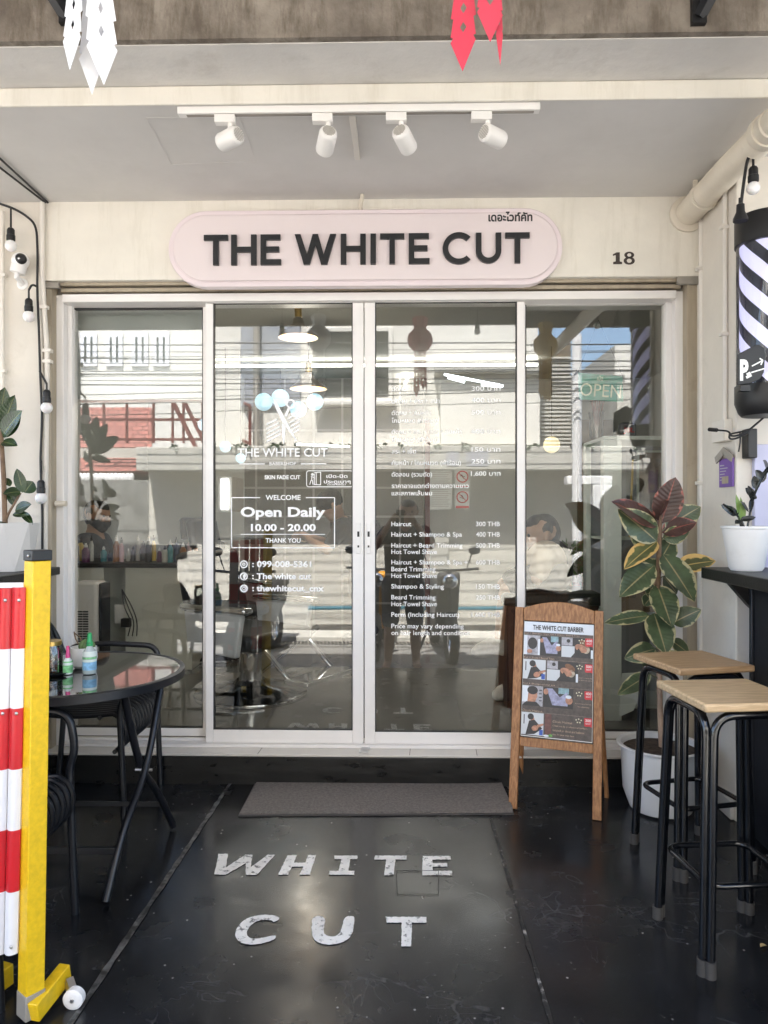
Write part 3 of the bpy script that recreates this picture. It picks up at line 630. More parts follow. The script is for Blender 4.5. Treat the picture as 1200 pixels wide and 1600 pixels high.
# heavy slab-serif 1 and 8
one = MB(); LM = lambda x, y: (P(x, 800, LY-.002).x, P(600, y, LY-.002).z)
def flat(mb, pts): mb.poly([(LM(*p)[0], LY-.002, LM(*p)[1]) for p in pts])
flat(one, [(958, 412), (958, 415.5), (972, 415.5), (972, 412), (968.5, 411), (968.5, 397), (963.5, 397), (957.5, 400), (957.5, 402.5), (962, 401.5), (962, 411)])
one.build('numeral', M['ink'], hn)
eg = MB()
def ringp(cx, cy, rx, ry, ix, iy, n=22):
    for i in range(n):
        a, b2 = 2*math.pi*i/n, 2*math.pi*(i+1)/n
        flat(eg, [(cx+rx*math.cos(a), cy+ry*math.sin(a)), (cx+rx*math.cos(b2), cy+ry*math.sin(b2)), (cx+ix*math.cos(b2), cy+iy*math.sin(b2)), (cx+ix*math.cos(a), cy+iy*math.sin(a))])
ringp(983.2, 401.3, 7.8, 5.2, 3.2, 2.6); ringp(983.2, 410.2, 8.8, 6.2, 3.8, 3.2); eg.build('numeral', M['ink'], hn)

# ================================================================ FLOOR LETTERING
def C6(x, y): return (60+x/1.4286, 1160+y/1.4286)
WORDS = {'WHITE': [[(402, 250), (423, 250), (419, 280), (462, 252), (478, 252), (474, 280), (512, 252), (529, 252), (488, 297), (463, 297), (463, 271), (418, 297), (393, 296)],
 [(556, 253), (577, 253), (570, 270), (596, 270), (602, 253), (620, 253), (606, 297), (583, 297), (591, 279), (566, 279), (557, 297), (535, 297)],
 [(661, 254), (712, 254), (712, 262), (696, 262), (692, 288), (706, 288), (705, 297), (648, 297), (650, 288), (670, 288), (676, 262), (661, 262)],
 [(751, 254), (822, 254), (822, 263), (797, 263), (793, 298), (772, 298), (776, 263), (750, 263)],
 [(858, 255), (920, 255), (921, 263), (880, 263), (880, 271), (912, 271), (913, 279), (880, 279), (881, 288), (923, 288), (924, 298), (857, 298)]],
 'CUT': [[(541, 394), (530, 388), (505, 386), (480, 389), (456, 399), (441, 419), (438, 436), (450, 449), (475, 454), (505, 450), (530, 440), (531, 431), (500, 438), (476, 441), (464, 432), (467, 418), (480, 404), (500, 397), (520, 398), (526, 404)],
 [(611, 389), (642, 389), (636, 420), (640, 432), (657, 436), (672, 430), (678, 415), (683, 389), (707, 389), (702, 425), (692, 442), (665, 453), (635, 453), (613, 442), (609, 420)],
 [(775, 391), (866, 391), (866, 404), (834, 404), (832, 457), (810, 457), (811, 404), (777, 404)]]}
for wd, lab in (('WHITE', 'worn white word WHITE painted on the black floor before the mat'), ('CUT', 'worn white word CUT painted on the black floor, nearest the street')):
    c0 = G(*C6(*WORDS[wd][1][0])); t = thing('painted_word', lab, 'floor lettering', c0, 0, 'words painted on the floor')
    for k_, p in enumerate(WORDS[wd]):
        if wd == 'CUT' and k_ < 2:
            for _ in range(2):                                # round the corners of the C and U
                r_ = []
                for i in range(len(p)):
                    a_, b_ = p[i], p[(i+1) % len(p)]; L_ = math.hypot(b_[0]-a_[0], b_[1]-a_[1])
                    q_ = .25 if L_ < 34 else 4/L_
                    r_ += [(a_[0]+(b_[0]-a_[0])*q_, a_[1]+(b_[1]-a_[1])*q_), (b_[0]+(a_[0]-b_[0])*q_, b_[1]+(a_[1]-b_[1])*q_)]
                p = r_
        d_ = []
        for i in range(len(p)):                                 # a hand-painted, slightly ragged edge
            a_, b_ = p[i], p[(i+1) % len(p)]; L_ = math.hypot(b_[0]-a_[0], b_[1]-a_[1]); n_ = max(1, int(L_/3.0))
            d_ += [(a_[0]+(b_[0]-a_[0])*j/n_+random.uniform(-.65, .65), a_[1]+(b_[1]-a_[1])*j/n_+random.uniform(-.45, .45)) for j in range(n_)]
        p = d_; MB().poly([G(*C6(*q), .0025) for q in reversed(p)]).build('letter', M['floorpaint'], t, smooth=False)

# ================================================================ TRACK LIGHT
TY = -.895
tl = thing('track_light', 'white ceiling track with four tilted spotlights above the sign', 'track light', P(560, 165, TY))
a, b = P(279, 172, TY), P(843, 164, TY); zt_ = 2.7045
MB().box(a.x, b.x, TY-.016, TY+.016, zt_-.0, zt_+.026).build('rail', M['lampwhite'], tl, bevel=.002)
MB().box(a.x+.03, b.x-.02, TY-.008, TY+.008, zt_-.0015, zt_-.0005).build('rail_slot', M['shutter'], tl)
for (ppx, stem, rear, tip) in ((352, 360, (373, 210), (340, 226)), (504, 513, (514, 204), (508, 230)), (619, 627, (624, 203), (637, 228)), (752, 762, (756, 206), (786, 221))):
    c = P(ppx, 178, TY); sp = MB().box(c.x-.036, c.x+.036, TY-.015, TY+.015, zt_-.030, zt_-.002).build('spotlight', M['lampwhite'], tl, bevel=.002)
    R0 = P(*rear, TY-.03); T0 = P(*tip, TY+.035); ax = (T0-R0).normalized(); T0 = R0+ax*.1; mid = R0+ax*.036
    s0 = Vector((P(stem, 180, TY).x, TY, zt_-.03)); el = Vector((s0.x, TY, mid.z+.05)); side = Vector((s0.x, TY, mid.z))
    MB().tube([s0, (s0.x, TY, zt_-.05)], .009, 10).tube(fillet([(s0.x, TY, zt_-.045), el, mid+Vector((0, 0, .025)), mid], .01), .0055, 8).build('bracket', M['lampwhite'], sp)
    q = ax.to_track_quat('Z', 'Y').to_matrix().to_4x4(); q.translation = R0
    MB().lathe([(.024, 0), (.030, .005), (.032, .012), (.032, .084), (.030, .09), (.026, .09), (.025, .074)], 28, (0, 0, 0), q).build('lamp_head', M['lampwhite'], sp)
    vv = MB()
    for k in range(-4, 5):
        L_ = math.sqrt(max(0, .022**2-(k*.005)**2)); vv.box(-L_, L_, k*.005-.001, k*.005+.001, -.0015, -.0002, q)
    vv.build('rear_vent', M['shutter'], sp)

# ================================================================ CONDUITS, PIPES AND CABLES
def pipe(name, pts, r, mat, label, cat, fil=.03, clips=()):
    t = thing(name, label, cat, pts[0]); MB().tube(fillet(pts, fil) if len(pts) > 2 else pts, r, 12).build('tube', mat, t)
    for c in clips: MB().cbox((c[0], c[1]+.002, c[2]), r*3.6, r*1.3+.016, .016).build('clip', mat, t, bevel=.002)
    return t
yy = -.14
pipe('wall_conduit', [P(66, 316, yy), P(66, 430, yy), P(70, 500, yy), P(74, 545, yy), P(70, 900, yy), P(68, 1150, yy)], .011, M['pvcw'], 'thin cream conduit running down beside the left end of the glass doors', 'conduit', .1, [P(74, 548, yy), P(74, 565, yy), P(68, 480, yy)])
pipe('wall_conduit', [P(4, 330, yy), P(4, 890, yy)], .009, M['pvcw'], 'thin cream conduit on the left pillar at the edge of the photo', 'conduit', .03, [P(4, 430, yy), P(4, 580, yy)])
pipe('wall_conduit', [P(1096, 338, -.15), P(1096, 1160, -.15)], .0125, M['pvcw'], 'white conduit in the corner between door guide and right pillar', 'conduit', .03, [P(1096, 420, -.15), P(1096, 755, -.15)])
pipe('wall_conduit', [(xr-.011, -.415, zc), (xr-.011, -.415, P(1133, 655, -.415).z)], .010, M['pvcw'], 'white conduit running from the ceiling down to the small cable box on the right pillar', 'conduit', .03, [(xr-.013, -.415, P(1133, 355, -.415).z), (xr-.013, -.415, P(1133, 522, -.415).z)])
for k, (x0, y0, x1, y1) in enumerate(((0, 248, 74, 316), (0, 262, 70, 316))):
    a, b = PZ(x0, y0, zc-.006), PZ(x1, y1, zc-.006); c = Vector((b.x, -.13, zc-.006)); a = c + (a-c)*1.4
    tag(MB().tube([a, a.lerp(c, .5)+Vector((.004, 0, -.003)), c], .0045, 6).build('ceiling_cable', M['cable']), ('dark cable along the left of the ceiling, the one nearer the sign', 'dark cable along the left of the ceiling, the one nearer the left edge')[k], 'cable')
# big drain pipe with a ribbed length
dx, dz = 1.302, 2.652
dp = thing('drain_pipe', 'thick cream drain pipe with ribbed flexible length under the ceiling by the right pillar', 'pipe', (dx, LY, dz))
MB().tube([(dx, -.33, dz), (dx, LY-.001, dz-.002)], .058, 24).build('elbow', M['pvc'], dp)
MB().lathe([(.082, 0), (.082, .012), (.064, .02)], 28, (0, 0, 0), Matrix.Translation((dx, LY-.0005, dz-.004)) @ Matrix.Rotation(R_(90), 4, 'X')).build('flange', M['pvc'], dp, bevel=.002)
n = 48; pts = [(dx, -.32-.52*i/n, dz+.004*math.sin(i*.1)) for i in range(n+1)]
MB().tube(pts, [.052+(.0045 if i % 2 else -.0045) for i in range(n+1)], 24).build('ribbed_sleeve', M['pvc'], dp)
MB().tube([(dx, -.82, dz), (dx, -.90, dz), (dx, -.902, dz), (dx+.012, -2.9, dz+.04)], [.056, .056, .050, .050], 24).build('straight_length', M['pvc'], dp)
for y_ in (-.30, -.84): MB().tube([(dx, y_-.018, dz), (dx, y_+.018, dz)], .062, 24).build('coupling', M['pvc'], dp, bevel=.003)
MB().box(dx-.035, dx-.02, -.29, -.27, dz+.04, zc).build('hanger', M['pvc'], dp)
dc = P(563, 312, -.2)
tag(MB().tube(fillet([(dc.x, LY, dc.z-.02), (dc.x-.003, -.165, dc.z-.02), (dc.x+.008, -.185, dc.z+.02), (dc.x+.006, -.17, zc)], .02), .009, 8).build('pipe_stub', M['pvc']), 'short bent pipe stub between ceiling and lintel above the sign', 'pipe')

def hang_bulb(t, top, drop=.05, r=.026, name='bulb'):
    x, y, z = top
    s = MB().lathe([(.004, 0), (.0045, -drop), (.012, -drop-.004), (.0165, -drop-.012), (.0165, -drop-.035), (.019, -drop-.037), (.019, -drop-.058), (.015, -drop-.062)], 16, top).build('socket', M['black'], t)
    MB().ball((x, y, z-drop-.064-r*.75), r, 18, 12).build(name, M['bulb'], s)
sl_ = thing('string_light', 'black cable with four frosted bulbs down the left pillar beside the doors', 'string light', P(58, 350, -.145))
yy = -.15
pts = [P(-30, 312, yy), P(0, 318, yy), P(22, 326, yy), P(40, 336, yy), P(57, 352, yy), P(59, 400, yy), P(58, 450, yy-.005), P(61, 520, yy-.005), P(63, 590, yy-.005), P(66, 650, yy-.005), P(63, 720, yy-.005), P(66, 800, yy-.005), P(66, 890, yy-.005), P(67, 1150, yy)]
MB().tube(fillet(pts, .05), .0055, 8).build('cable', M['cable'], sl_)
for top, drop in ((P(17, 326, yy-.03), .085), (P(45, 452, yy-.03), .04), (P(73, 598, yy-.03), .03), (P(64, 740, yy-.03), .028)):
    hang_bulb(sl_, top, drop)
for q_ in (fillet([P(58, 448, yy), P(50, 444, yy-.03), P(45, 453, yy-.03)], .02), [P(62, 580, yy), P(73, 600, yy-.03)], [P(64, 720, yy), P(64, 742, yy-.03)]): MB().tube(q_, .005, 6).build('drop_wire', M['cable'], sl_)
sr = thing('string_light', 'single frosted bulb on a black looped cable beside the barber pole', 'string light', P(1175, 235, -.75))
yy = -.75
MB().tube(fillet([P(1260, 190, yy), P(1180, 235, yy), P(1168, 245, yy), P(1160, 300, yy), P(1157, 330, yy)], .05), .006, 8).build('cable', M['cable'], sr)
hang_bulb(sr, P(1177, 238, yy), .05, .024)
c = P(1157, 318, yy); MB().lathe([(.007, .02), (.007, 0), (.014, -.004), (.015, -.03), (.026, -.055), (.026, -.065)], 14, c).build('plug', M['black'], sr)
for k, (x, y, z) in enumerate(((-.95, -2.5, 2.93), (.62, -2.5, 2.93), (1.55, -2.3, 2.95), (2.0, -2.3, 2.95))):   # strung under the awning edge
    t = thing('string_light', 'small bulb hanging from the awning edge, mirrored in the glass', 'string light', (x, y, z), group='bulbs under the awning'); hang_bulb(t, (x, y, z), .1)

# ================================================================ SECURITY CAMERA
cy = -.17; cc = P(32, 408, cy)
sc_ = thing('security_camera', 'small white dome security camera on the left pillar', 'security camera', P(35, 440, LY))
mb = MB(); mb.lathe([(.001, .0), (.032, .0), (.033, .004), (.033, .038)], 22, (0, 0, 0), Matrix.Translation(cc+Vector((-.014, 0, -.055))) @ Matrix.Rotation(R_(14), 4, 'Y')); mb.build('base', M['white'], sc_, bevel=.002)
MB().ball(cc, .038, 24, 16).build('head', M['white'], sc_)
MB().ball(cc+Vector((.012, -.020, .002)), .026, 20, 12, 1, .9, 1).build('lens_face', M['black'], sc_)
MB().ball(cc+Vector((.014, -.040, -.002)), .006, 12, 8).build('lens', M['chrome'], sc_)
w0 = P(35, 444, LY-.004); MB().tube([cc+Vector((-.014, 0, -.055)), cc+Vector((-.018, 0, -.075)), w0+Vector((0, -.03, .012)), w0], [.012, .011, .011, .016], 12).lathe([(.026, 0), (.026, .006), (.012, .012)], 20, (0, 0, 0), Matrix.Translation(w0+Vector((0, .004, 0))) @ Matrix.Rotation(R_(90), 4, 'X')).build('bracket', M['white'], sc_)

# ================================================================ RIGHT PILLAR: barber pole, parking sign, boxes
by = -.63; bc = P(1196, 500, by); zt1, zt2, zb1, zb2 = P(1190, 337, by).z, P(1190, 384, by).z, P(1190, 603, by).z, P(1190, 650, by).z
bpole = thing('barber_pole', 'black capped lit barber pole with pale lavender and black spiral stripes', 'barber pole', (bc.x, by, zb2))
rad = .106
def stripe_mat():
    m = bpy.data.materials.new('spiral_stripes'); m.use_nodes = True; t = m.node_tree; N = t.nodes; L = t.links; b = N['Principled BSDF']
    tc = N.new('ShaderNodeTexCoord'); sp = N.new('ShaderNodeSeparateXYZ'); L.new(tc.outputs['Object'], sp.inputs[0])
    at = N.new('ShaderNodeMath'); at.operation = 'ARCTAN2'; L.new(sp.outputs[1], at.inputs[0]); L.new(sp.outputs[0], at.inputs[1])
    ml = N.new('ShaderNodeMath'); ml.operation = 'MULTIPLY_ADD'; L.new(at.outputs[0], ml.inputs[0]); ml.inputs[1].default_value = 5/(2*math.pi)
    zz = N.new('ShaderNodeMath'); zz.operation = 'MULTIPLY'; L.new(sp.outputs[2], zz.inputs[0]); zz.inputs[1].default_value = 8.2; L.new(zz.outputs[0], ml.inputs[2])
    fr_ = N.new('ShaderNodeMath'); fr_.operation = 'FRACT'; L.new(ml.outputs[0], fr_.inputs[0]); gt = N.new('ShaderNodeMath'); gt.operation = 'GREATER_THAN'; L.new(fr_.outputs[0], gt.inputs[0]); gt.inputs[1].default_value = .44
    mx = N.new('ShaderNodeMix'); mx.data_type = 'RGBA'; L.new(gt.outputs[0], mx.inputs[0]); mx.inputs[6].default_value = (.012, .012, .02, 1); mx.inputs[7].default_value = (.66, .64, .95, 1)
    L.new(mx.outputs[2], b.inputs['Base Color']); L.new(mx.outputs[2], b.inputs['Emission Color']); b.inputs['Emission Strength'].default_value = STRIPE_E; b.inputs['Roughness'].default_value = .4
    return m
STRIPE_E = .085
o = MB().lathe([(rad*.86, zb1-zb2-.02), (rad*.86, zt2-zb2+.02)], 40).build('striped_drum', stripe_mat(), bpole, local=True)
MB().lathe([(rad*.97, zb1-zb2-.01), (rad*.97, zt2-zb2+.01)], 48, cap=False).build('glass_sleeve', M['clearglass'], bpole, local=True)
MB().lathe([(rad*.5, zt1-zb2), (rad*.98, zt1-zb2-.006), (rad*1.03, zt1-zb2-.018), (rad*1.03, zt2-zb2)], 40).build('top_cap', M['black'], bpole, local=True, bevel=.002)
MB().lathe([(rad*1.03, zb1-zb2), (rad*1.03, .05), (rad*.9, .012), (rad*.8, 0), (rad*.2, 0)], 40).build('bottom_cap', M['black'], bpole, local=True)
MB().box(-.03, .03, rad*.9, -.49-by-.001, .03, zt1-zb2-.03).build('wall_bracket', M['black'], bpole, local=True)
py_ = -.765
ps = thing('parking_sign', 'black parking sign with white P, car and arrow in front of the barber pole', 'sign', P(1175, 575, py_))
pp = [(1153, 556), (1180, 542), (1186, 541), (1194, 546), (1196, 556), (1194, 584), (1188, 594), (1176, 600), (1153, 604)]
MB().prism([(P(x, 800, py_).x, P(600, y, py_).z) for x, y in reversed(pp)], lambda x, z: (x, py_, z), lambda x, z: (x, py_+.012, z)).build('plate', M['black'], ps, bevel=.002)
MB().box(P(1160, 575, py_).x, P(1175, 575, py_).x, py_+.0125, by-rad*.9, P(1160, 610, py_).z, P(1160, 601, py_).z).build('bracket', M['black'], ps)
pw = MB(); PM_ = fac(py_-.0012); k = (3.5+py_)/FPX
a = P(1156, 595, py_); write(pw, 'P', a.x, a.x+13*k, a.z, a.z+33*k, PM_, .05)
def pl_(x0, y0, x1, y1, t=2):
    A, B = P(x0, y0, py_-.0012), P(x1, y1, py_-.0012); A.y = B.y = py_-.0012; pw.bar(A, B, t*k, .001, (0, 1, 0))
pl_(1175, 572, 1192, 563); pl_(1192, 563, 1187, 560); pl_(1192, 563, 1189, 570); pl_(1167, 586, 1173, 583, 5); pl_(1166, 590, 1174, 586, 4); pl_(1174, 582, 1194, 576, 2)
pw.build('lettering', M['vinyl'], ps)
# cable box, transformer and loose lead below the pole
jb = P(1128, 672, -.42)
tag(MB().box(xr-.035, xr-.0005, -.46, -.34, P(1128, 690, -.42).z, P(1128, 656, -.42).z).build('cable_box', M['pvcw'], bevel=.003), 'small cream cable box at the foot of the thin conduit on the right pillar', 'cable box')
tb = thing('power_adapter', 'slim black power adapter with looped lead below the barber pole', 'power adapter', P(1173, 690, -.53))
a, b = P(1166, 716, -.53), P(1181, 670, -.53)
MB().box(a.x, b.x, -.545, -.4905, a.z, b.z).build('housing', M['black'], tb, bevel=.004)
lead = [P(1196, 650, -.56), P(1180, 664, -.58), P(1168, 674, -.58), P(1150, 682, -.58), P(1136, 680, -.58), P(1150, 676, -.58), P(1176, 672, -.57), P(1150, 686, -.58), P(1138, 686, -.58), P(1142, 674, -.58), P(1120, 672, -.52), P(1108, 671, -.48)]
MB().tube(fillet(lead, .03), .004, 6).tube(fillet([P(1156, 676, -.57), P(1157, 690, -.56), P(1154, 706, -.55)], .02), .003, 6).build('lead', M['cable'], tb)
MB().tube([P(1120, 672, -.52), P(1108, 671, -.48)], .008, 8).build('plug', M['black'], tb)
# purple card with a little roof on the pillar's side
pc = thing('incense_card', 'purple printed card under a small dark gable on the right pillar', 'card', (xr, -.42, 1.36))
ya, yb_ = -.355, -.49; cx_ = xr-.006; z0, z1 = P(1137, 763, -.43).z, P(1137, 716, -.43).z
MB().box(cx_-.004, cx_+.004, yb_+.01, ya, z0+.006, z1).build('card', M['purple'], pc, bevel=.001)
rf = MB(); ym = (ya+yb_+.01)/2; rf.bar((cx_-.012, ya+.012, z1-.004), (cx_-.012, ym, z1+.03), .03, .006, (1, 0, 0)); rf.bar((cx_-.012, yb_-.004, z1-.004), (cx_-.012, ym, z1+.03), .03, .006, (1, 0, 0)); rf.bar((cx_-.012, ym, z1+.02), (cx_-.012, ym, z1+.048), .006, .006)
rf.build('gable', M['shutter'], pc)
pr_ = MB()
for i in range(6): pr_.box(cx_-.0052, cx_-.0042, ya-.012-.0*i, ya-.05-.045*((i*37) % 10)/10, z1-.03-i*.012, z1-.026-i*.012)
pr_.build('printing', M['greypaper'], pc); MB().box(cx_-.0054, cx_-.0042, ya-.03, ya-.09, z0+.02, z0+.05).build('stamp', M['tan'], pc)
# lavender board beyond the pillar
a = P(1180, 690, -.52)
tag(MB().box(a.x, 2.4, -.515, -.491, fz(-.5)+.3, a.z-.01).build('lavender_board', M['lavender'], bevel=.003), 'pale lavender board on the right pillar behind the small potted plant', 'board')

# ================================================================ COUNTERS
ct_ = thing('bar_counter', 'black timber bar counter on the right with a white pot on it', 'counter', (1.6, -1.2, 0))
cl = P(1096, 800, -.5).x; zc1 = P(1096, 886, -.5).z
MB().box(cl, 2.3, -2.1, -.495, zc1-.045, zc1).build('counter_top', M['bframe'], ct_, bevel=.004)
sx0 = P(1174, 1000, -.62).x
MB().box(sx0, 2.25, -.62, -.598, fz(-.6), zc1-.046).build('front_panel', M['navy'], ct_, bevel=.004)
MB().box(sx0+.01, sx0+.05, -2.0, -.621, fz(-2)+.0, zc1-.046).build('side_panel', M['navy'], ct_, bevel=.004)
MB().prism([(cl+.06, zc1-.046), (sx0+.02, zc1-.046), (sx0+.02, zc1-.16), (sx0-.0, zc1-.14)], lambda x, z: (x, -.60, z), lambda x, z: (x, -.56, z)).build('support_bracket', M['bframe'], ct_, bevel=.003)
lc = thing('wall_counter', 'black timber wall counter on the left carrying a faceted planter', 'counter', (-1.9, -1, 0))
cr_ = P(91, 800, -.22).x; zc2 = P(91, 886, -.22).z
MB().box(-2.6, cr_, -2.0, -.20, zc2-.035, zc2).build('counter_top', M['bframe'], lc, bevel=.004)
MB().box(-2.6, cr_-.06, -1.95, -.22, zc2-.10, zc2-.036).build('apron', M['bframe'], lc, bevel=.003)
MB().box(-2.5, cr_-.12, -1.9, -.24, fz(-.2)+.001, zc2-.101).build('front_panel', M['navy'], lc, bevel=.003)

# ================================================================ POTTED PLANTS
# pot and dark plant on the right counter
pz0 = thing('potted_plant', 'black leaved potted plant in a tapered white pot on the bar counter', 'potted plant', P(1165, 886, -.66) * 1.0)
pyy = -.68; pb, ptop = zc1+.001, P(1165, 822, pyy).z; pcx = P(1166, 850, pyy).x; kk = (3.5+pyy)/FPX
MB().lathe([(22*kk, pb), (25*kk, pb+.01), (35*kk, ptop-.01), (37*kk, ptop-.008), (37*kk, ptop), (33*kk, ptop), (31*kk, ptop-.03), (1e-3, ptop-.03)], 36, (pcx, pyy, 0)).build('pot', M['potw'], pz0)
MB().lathe([(31.5*kk, ptop-.025), (1e-3, ptop-.02)], 24, (pcx, pyy, 0), cap=False).build('soil', M['soil'], pz0)
st_ = MB(); lf = MB(); ln_ = MB()
def pp_(x, y, dy=0): return P(x, y, pyy+dy)
st_.tube(fillet([pp_(1168, 824), pp_(1174, 790), pp_(1180, 768, -.02), pp_(1192, 745, -.04), pp_(1206, 728, -.05)], .05), .0045, 7)
st_.tube([pp_(1158, 824), pp_(1154, 808), pp_(1142, 795, -.02), pp_(1130, 788, -.03)], .004, 7).tube([pp_(1162, 823), pp_(1158, 812)], .005, 7)
for b_, t_, w_ in (((1150, 806), (1126, 785), .03), ((1152, 806), (1138, 788), .026), ((1154, 800), (1141, 802), .024), ((1156, 812), (1180, 808), .022), ((1158, 812), (1182, 806), .02),
                   ((1176, 782), (1168, 755), .03), ((1178, 775), (1164, 760), .032), ((1182, 765), (1178, 740), .032), ((1186, 755), (1197, 732), .03), ((1175, 778), (1172, 800), .018), ((1176, 776), (1183, 778), .02), ((1170, 800), (1156, 779), .016), ((1190, 748), (1180, 732), .03), ((1196, 740), (1207, 722), .03), ((1200, 733), (1192, 716), .028), ((1155, 814), (1148, 817), .02)):
    A, B = pp_(*b_), pp_(*t_, random.uniform(-.04, .0)); lf.leaf(A, B-A, (random.uniform(-.3, .3), -1, .4), (B-A).length, w_, .15, .1, 7)
for b_, t_, w_ in (((1158, 818), (1150, 770), .022), ((1159, 818), (1157, 775), .02), ((1160, 815), (1163, 783), .018)):
    A, B = pp_(*b_), pp_(*t_); ln_.leaf(A, B-A, (0, -1, .2), (B-A).length, w_, .05, .2, 7)
st_.build('stem', M['leafdark'], pz0); lf.build('foliage', M['leafdark'], pz0, angle=180); ln_.build('new_shoot', M['leafnew'], pz0, angle=180)

# variegated rubber plant
ry = -.37; base = G(1032, 1245); kk = (3.5+ry)/FPX; rx = P(1032, 1200, ry).x; z0 = fz(ry)+.002; zr = P(1032, 1162, ry).z
rp = thing('rubber_plant', 'tall variegated rubber plant with reddish top leaves in a white round pot', 'potted plant', (rx, ry, z0))
MB().lathe([(.115, z0), (.125, z0+.006), (.152, z0+.08), (.160, zr-.03), (.163, zr-.012), (.176, zr-.006), (.178, zr), (.174, zr+.003), (.158, zr), (.150, zr-.035), (1e-3, zr-.035)], 44, (rx, ry, 0)).build('pot', M['potw'], rp)
MB().lathe([(.152, zr-.022), (.10, zr-.016), (1e-3, zr-.012)], 30, (rx, ry, 0), cap=False).build('soil', M['soil'], rp)
def q_(x, y, dy=0): return P(x, y, ry+dy)
MB().tube([q_(1034, 1170), q_(1031, 1100), q_(1029, 1010, .01), q_(1027, 930)], [.0125, .0115, .011, .0105], 10).build('lower_stem', M['barkpale'], rp)
MB().tube([q_(1027, 930), q_(1029, 880), q_(1031, 830), q_(1032, 805)], [.0105, .0105, .009, .006], 10).build('upper_stem', M['bark'], rp)
var_, yel, red_ = MB(), MB(), MB()
LV = [(red_, (1033, 818), (1056, 738), 46, -.02, (0, -1, .3)), (red_, (1028, 822), (954, 776), 44, -.04, (.2, -1, .9)), (red_, (1030, 812), (1046, 779), 50, -.06, (0, -.6, 1)),
 (red_, (1034, 832), (1090, 812), 34, -.05, (-.1, -1, .7)), (var_, (1026, 846), (964, 788), 46, -.03, (.3, -1, -.1)), (var_, (1040, 826), (1096, 786), 42, .0, (0, -1, .3)),
 (var_, (1036, 840), (1078, 828), 30, -.01, (0, -1, -.2)), (yel, (1027, 846), (974, 884), 34, -.09, (-.3, -.8, .9)), (var_, (1022, 884), (966, 928), 42, -.08, (-.2, -1, .5)),
 (var_, (1036, 866), (1086, 936), 52, -.12, (.3, -1, .5)), (yel, (1058, 886), (1120, 872), 34, -.03, (0, -1, .8)), (var_, (1040, 880), (1066, 884), 22, -.02, (0, -1, .6)), (var_, (1027, 914), (1050, 976), 46, -.1, (.1, -1, .3)),
 (var_, (1050, 974), (1097, 948), 32, -.04, (0, -1, .5)), (var_, (1016, 962), (942, 968), 24, -.06, (0, -.9, .7)), (var_, (1022, 958), (1042, 1020), 46, -.12, (0, -1, .3)),
 (var_, (1024, 1014), (974, 1026), 32, -.02, (0, -1, .3)), (var_, (1016, 1054), (963, 1082), 26, -.06, (0, -1, .6)), (var_, (1048, 1000), (1078, 1020), 22, .0, (0, -1, .2)),
 (var_, (1026, 850), (984, 830), 40, .06, (0, -1, .2)), (var_, (1034, 872), (1052, 838), 34, .06, (0, -1, .2)), (var_, (1024, 900), (1002, 868), 40, .05, (.2, -1, .1)), (var_, (1036, 900), (1058, 925), 34, .07, (0, -1, .2)),
 (var_, (1022, 928), (1006, 945), 24, .05, (0, -1, .2)), (var_, (1036, 1020), (1062, 1048), 36, -.02, (0, -1, .2)), (var_, (1018, 1010), (1008, 1046), 22, .03, (0, -1, .2)), (var_, (1022, 938), (1012, 905), 20, .03, (0, -1, .2))]
for mb, b_, t_, w_, dy, up in LV:
    A, B = q_(*b_), q_(*t_, dy); mb.leaf(A, B-A, up, (B-A).length, w_*kk, .12, .10, 12); st0 = q_(1029, b_[1]+6)
    mb.tube([st0, A], .0028, 5)
var_.build('foliage', M['leafvar'], rp, angle=180); yel.build('yellowing_leaves', M['leafyel'], rp, angle=180); red_.build('young_leaves', M['leafred'], rp, angle=180)

# faceted planter with rubber plant on the left counter
ly = -.42; lp = thing('rubber_plant', 'green rubber plant in a faceted grey white planter on the left counter', 'potted plant', P(20, 886, ly))
zb, zt3 = zc2+.001, P(20, 817, ly).z; xc = P(8, 850, ly).x; rr_ = P(58, 850, ly).x-xc; mb = MB(); n0 = 8
top = [(xc+rr_*math.cos(2*math.pi*(i+.5)/n0), ly+rr_*.9*math.sin(2*math.pi*(i+.5)/n0), zt3) for i in range(n0)]
bot = [(xc+rr_*.8*math.cos(2*math.pi*i/n0), ly+rr_*.74*math.sin(2*math.pi*i/n0), zb) for i in range(n0)]
mb.v = [Vector(p) for p in top+bot]
for i in range(n0): j = (i+1) % n0; mb.face([i, n0+i, n0+j]); mb.face([i, n0+j, j])
mb.face(range(n0, 2*n0)); inn_ = [(xc+(p[0]-xc)*.9, ly+(p[1]-ly)*.9, zt3-.02) for p in top]; n1 = len(mb.v); mb.v += [Vector(p) for p in inn_]
for i in range(n0): j = (i+1) % n0; mb.face([i, j, n1+j, n1+i])
mb.face([n1+i for i in range(n0)]); mb.build('pot', M['planter'], lp, smooth=False)
MB().lathe([(rr_*.78, zt3-.018), (1e-3, zt3-.012)], 16, (xc, ly, 0), cap=False).build('soil', M['soil'], lp)
def w_(x, y, dy=0): return P(x, y, ly+dy)
MB().tube([w_(8, 820), w_(6, 750), w_(2, 680), w_(0, 640)], [.011, .01, .009, .007], 9).tube(fillet([w_(8, 818), w_(14, 800), w_(24, 785), w_(32, 770)], .03), .005, 7).build('stem', M['bark'], lp)
fo = MB()
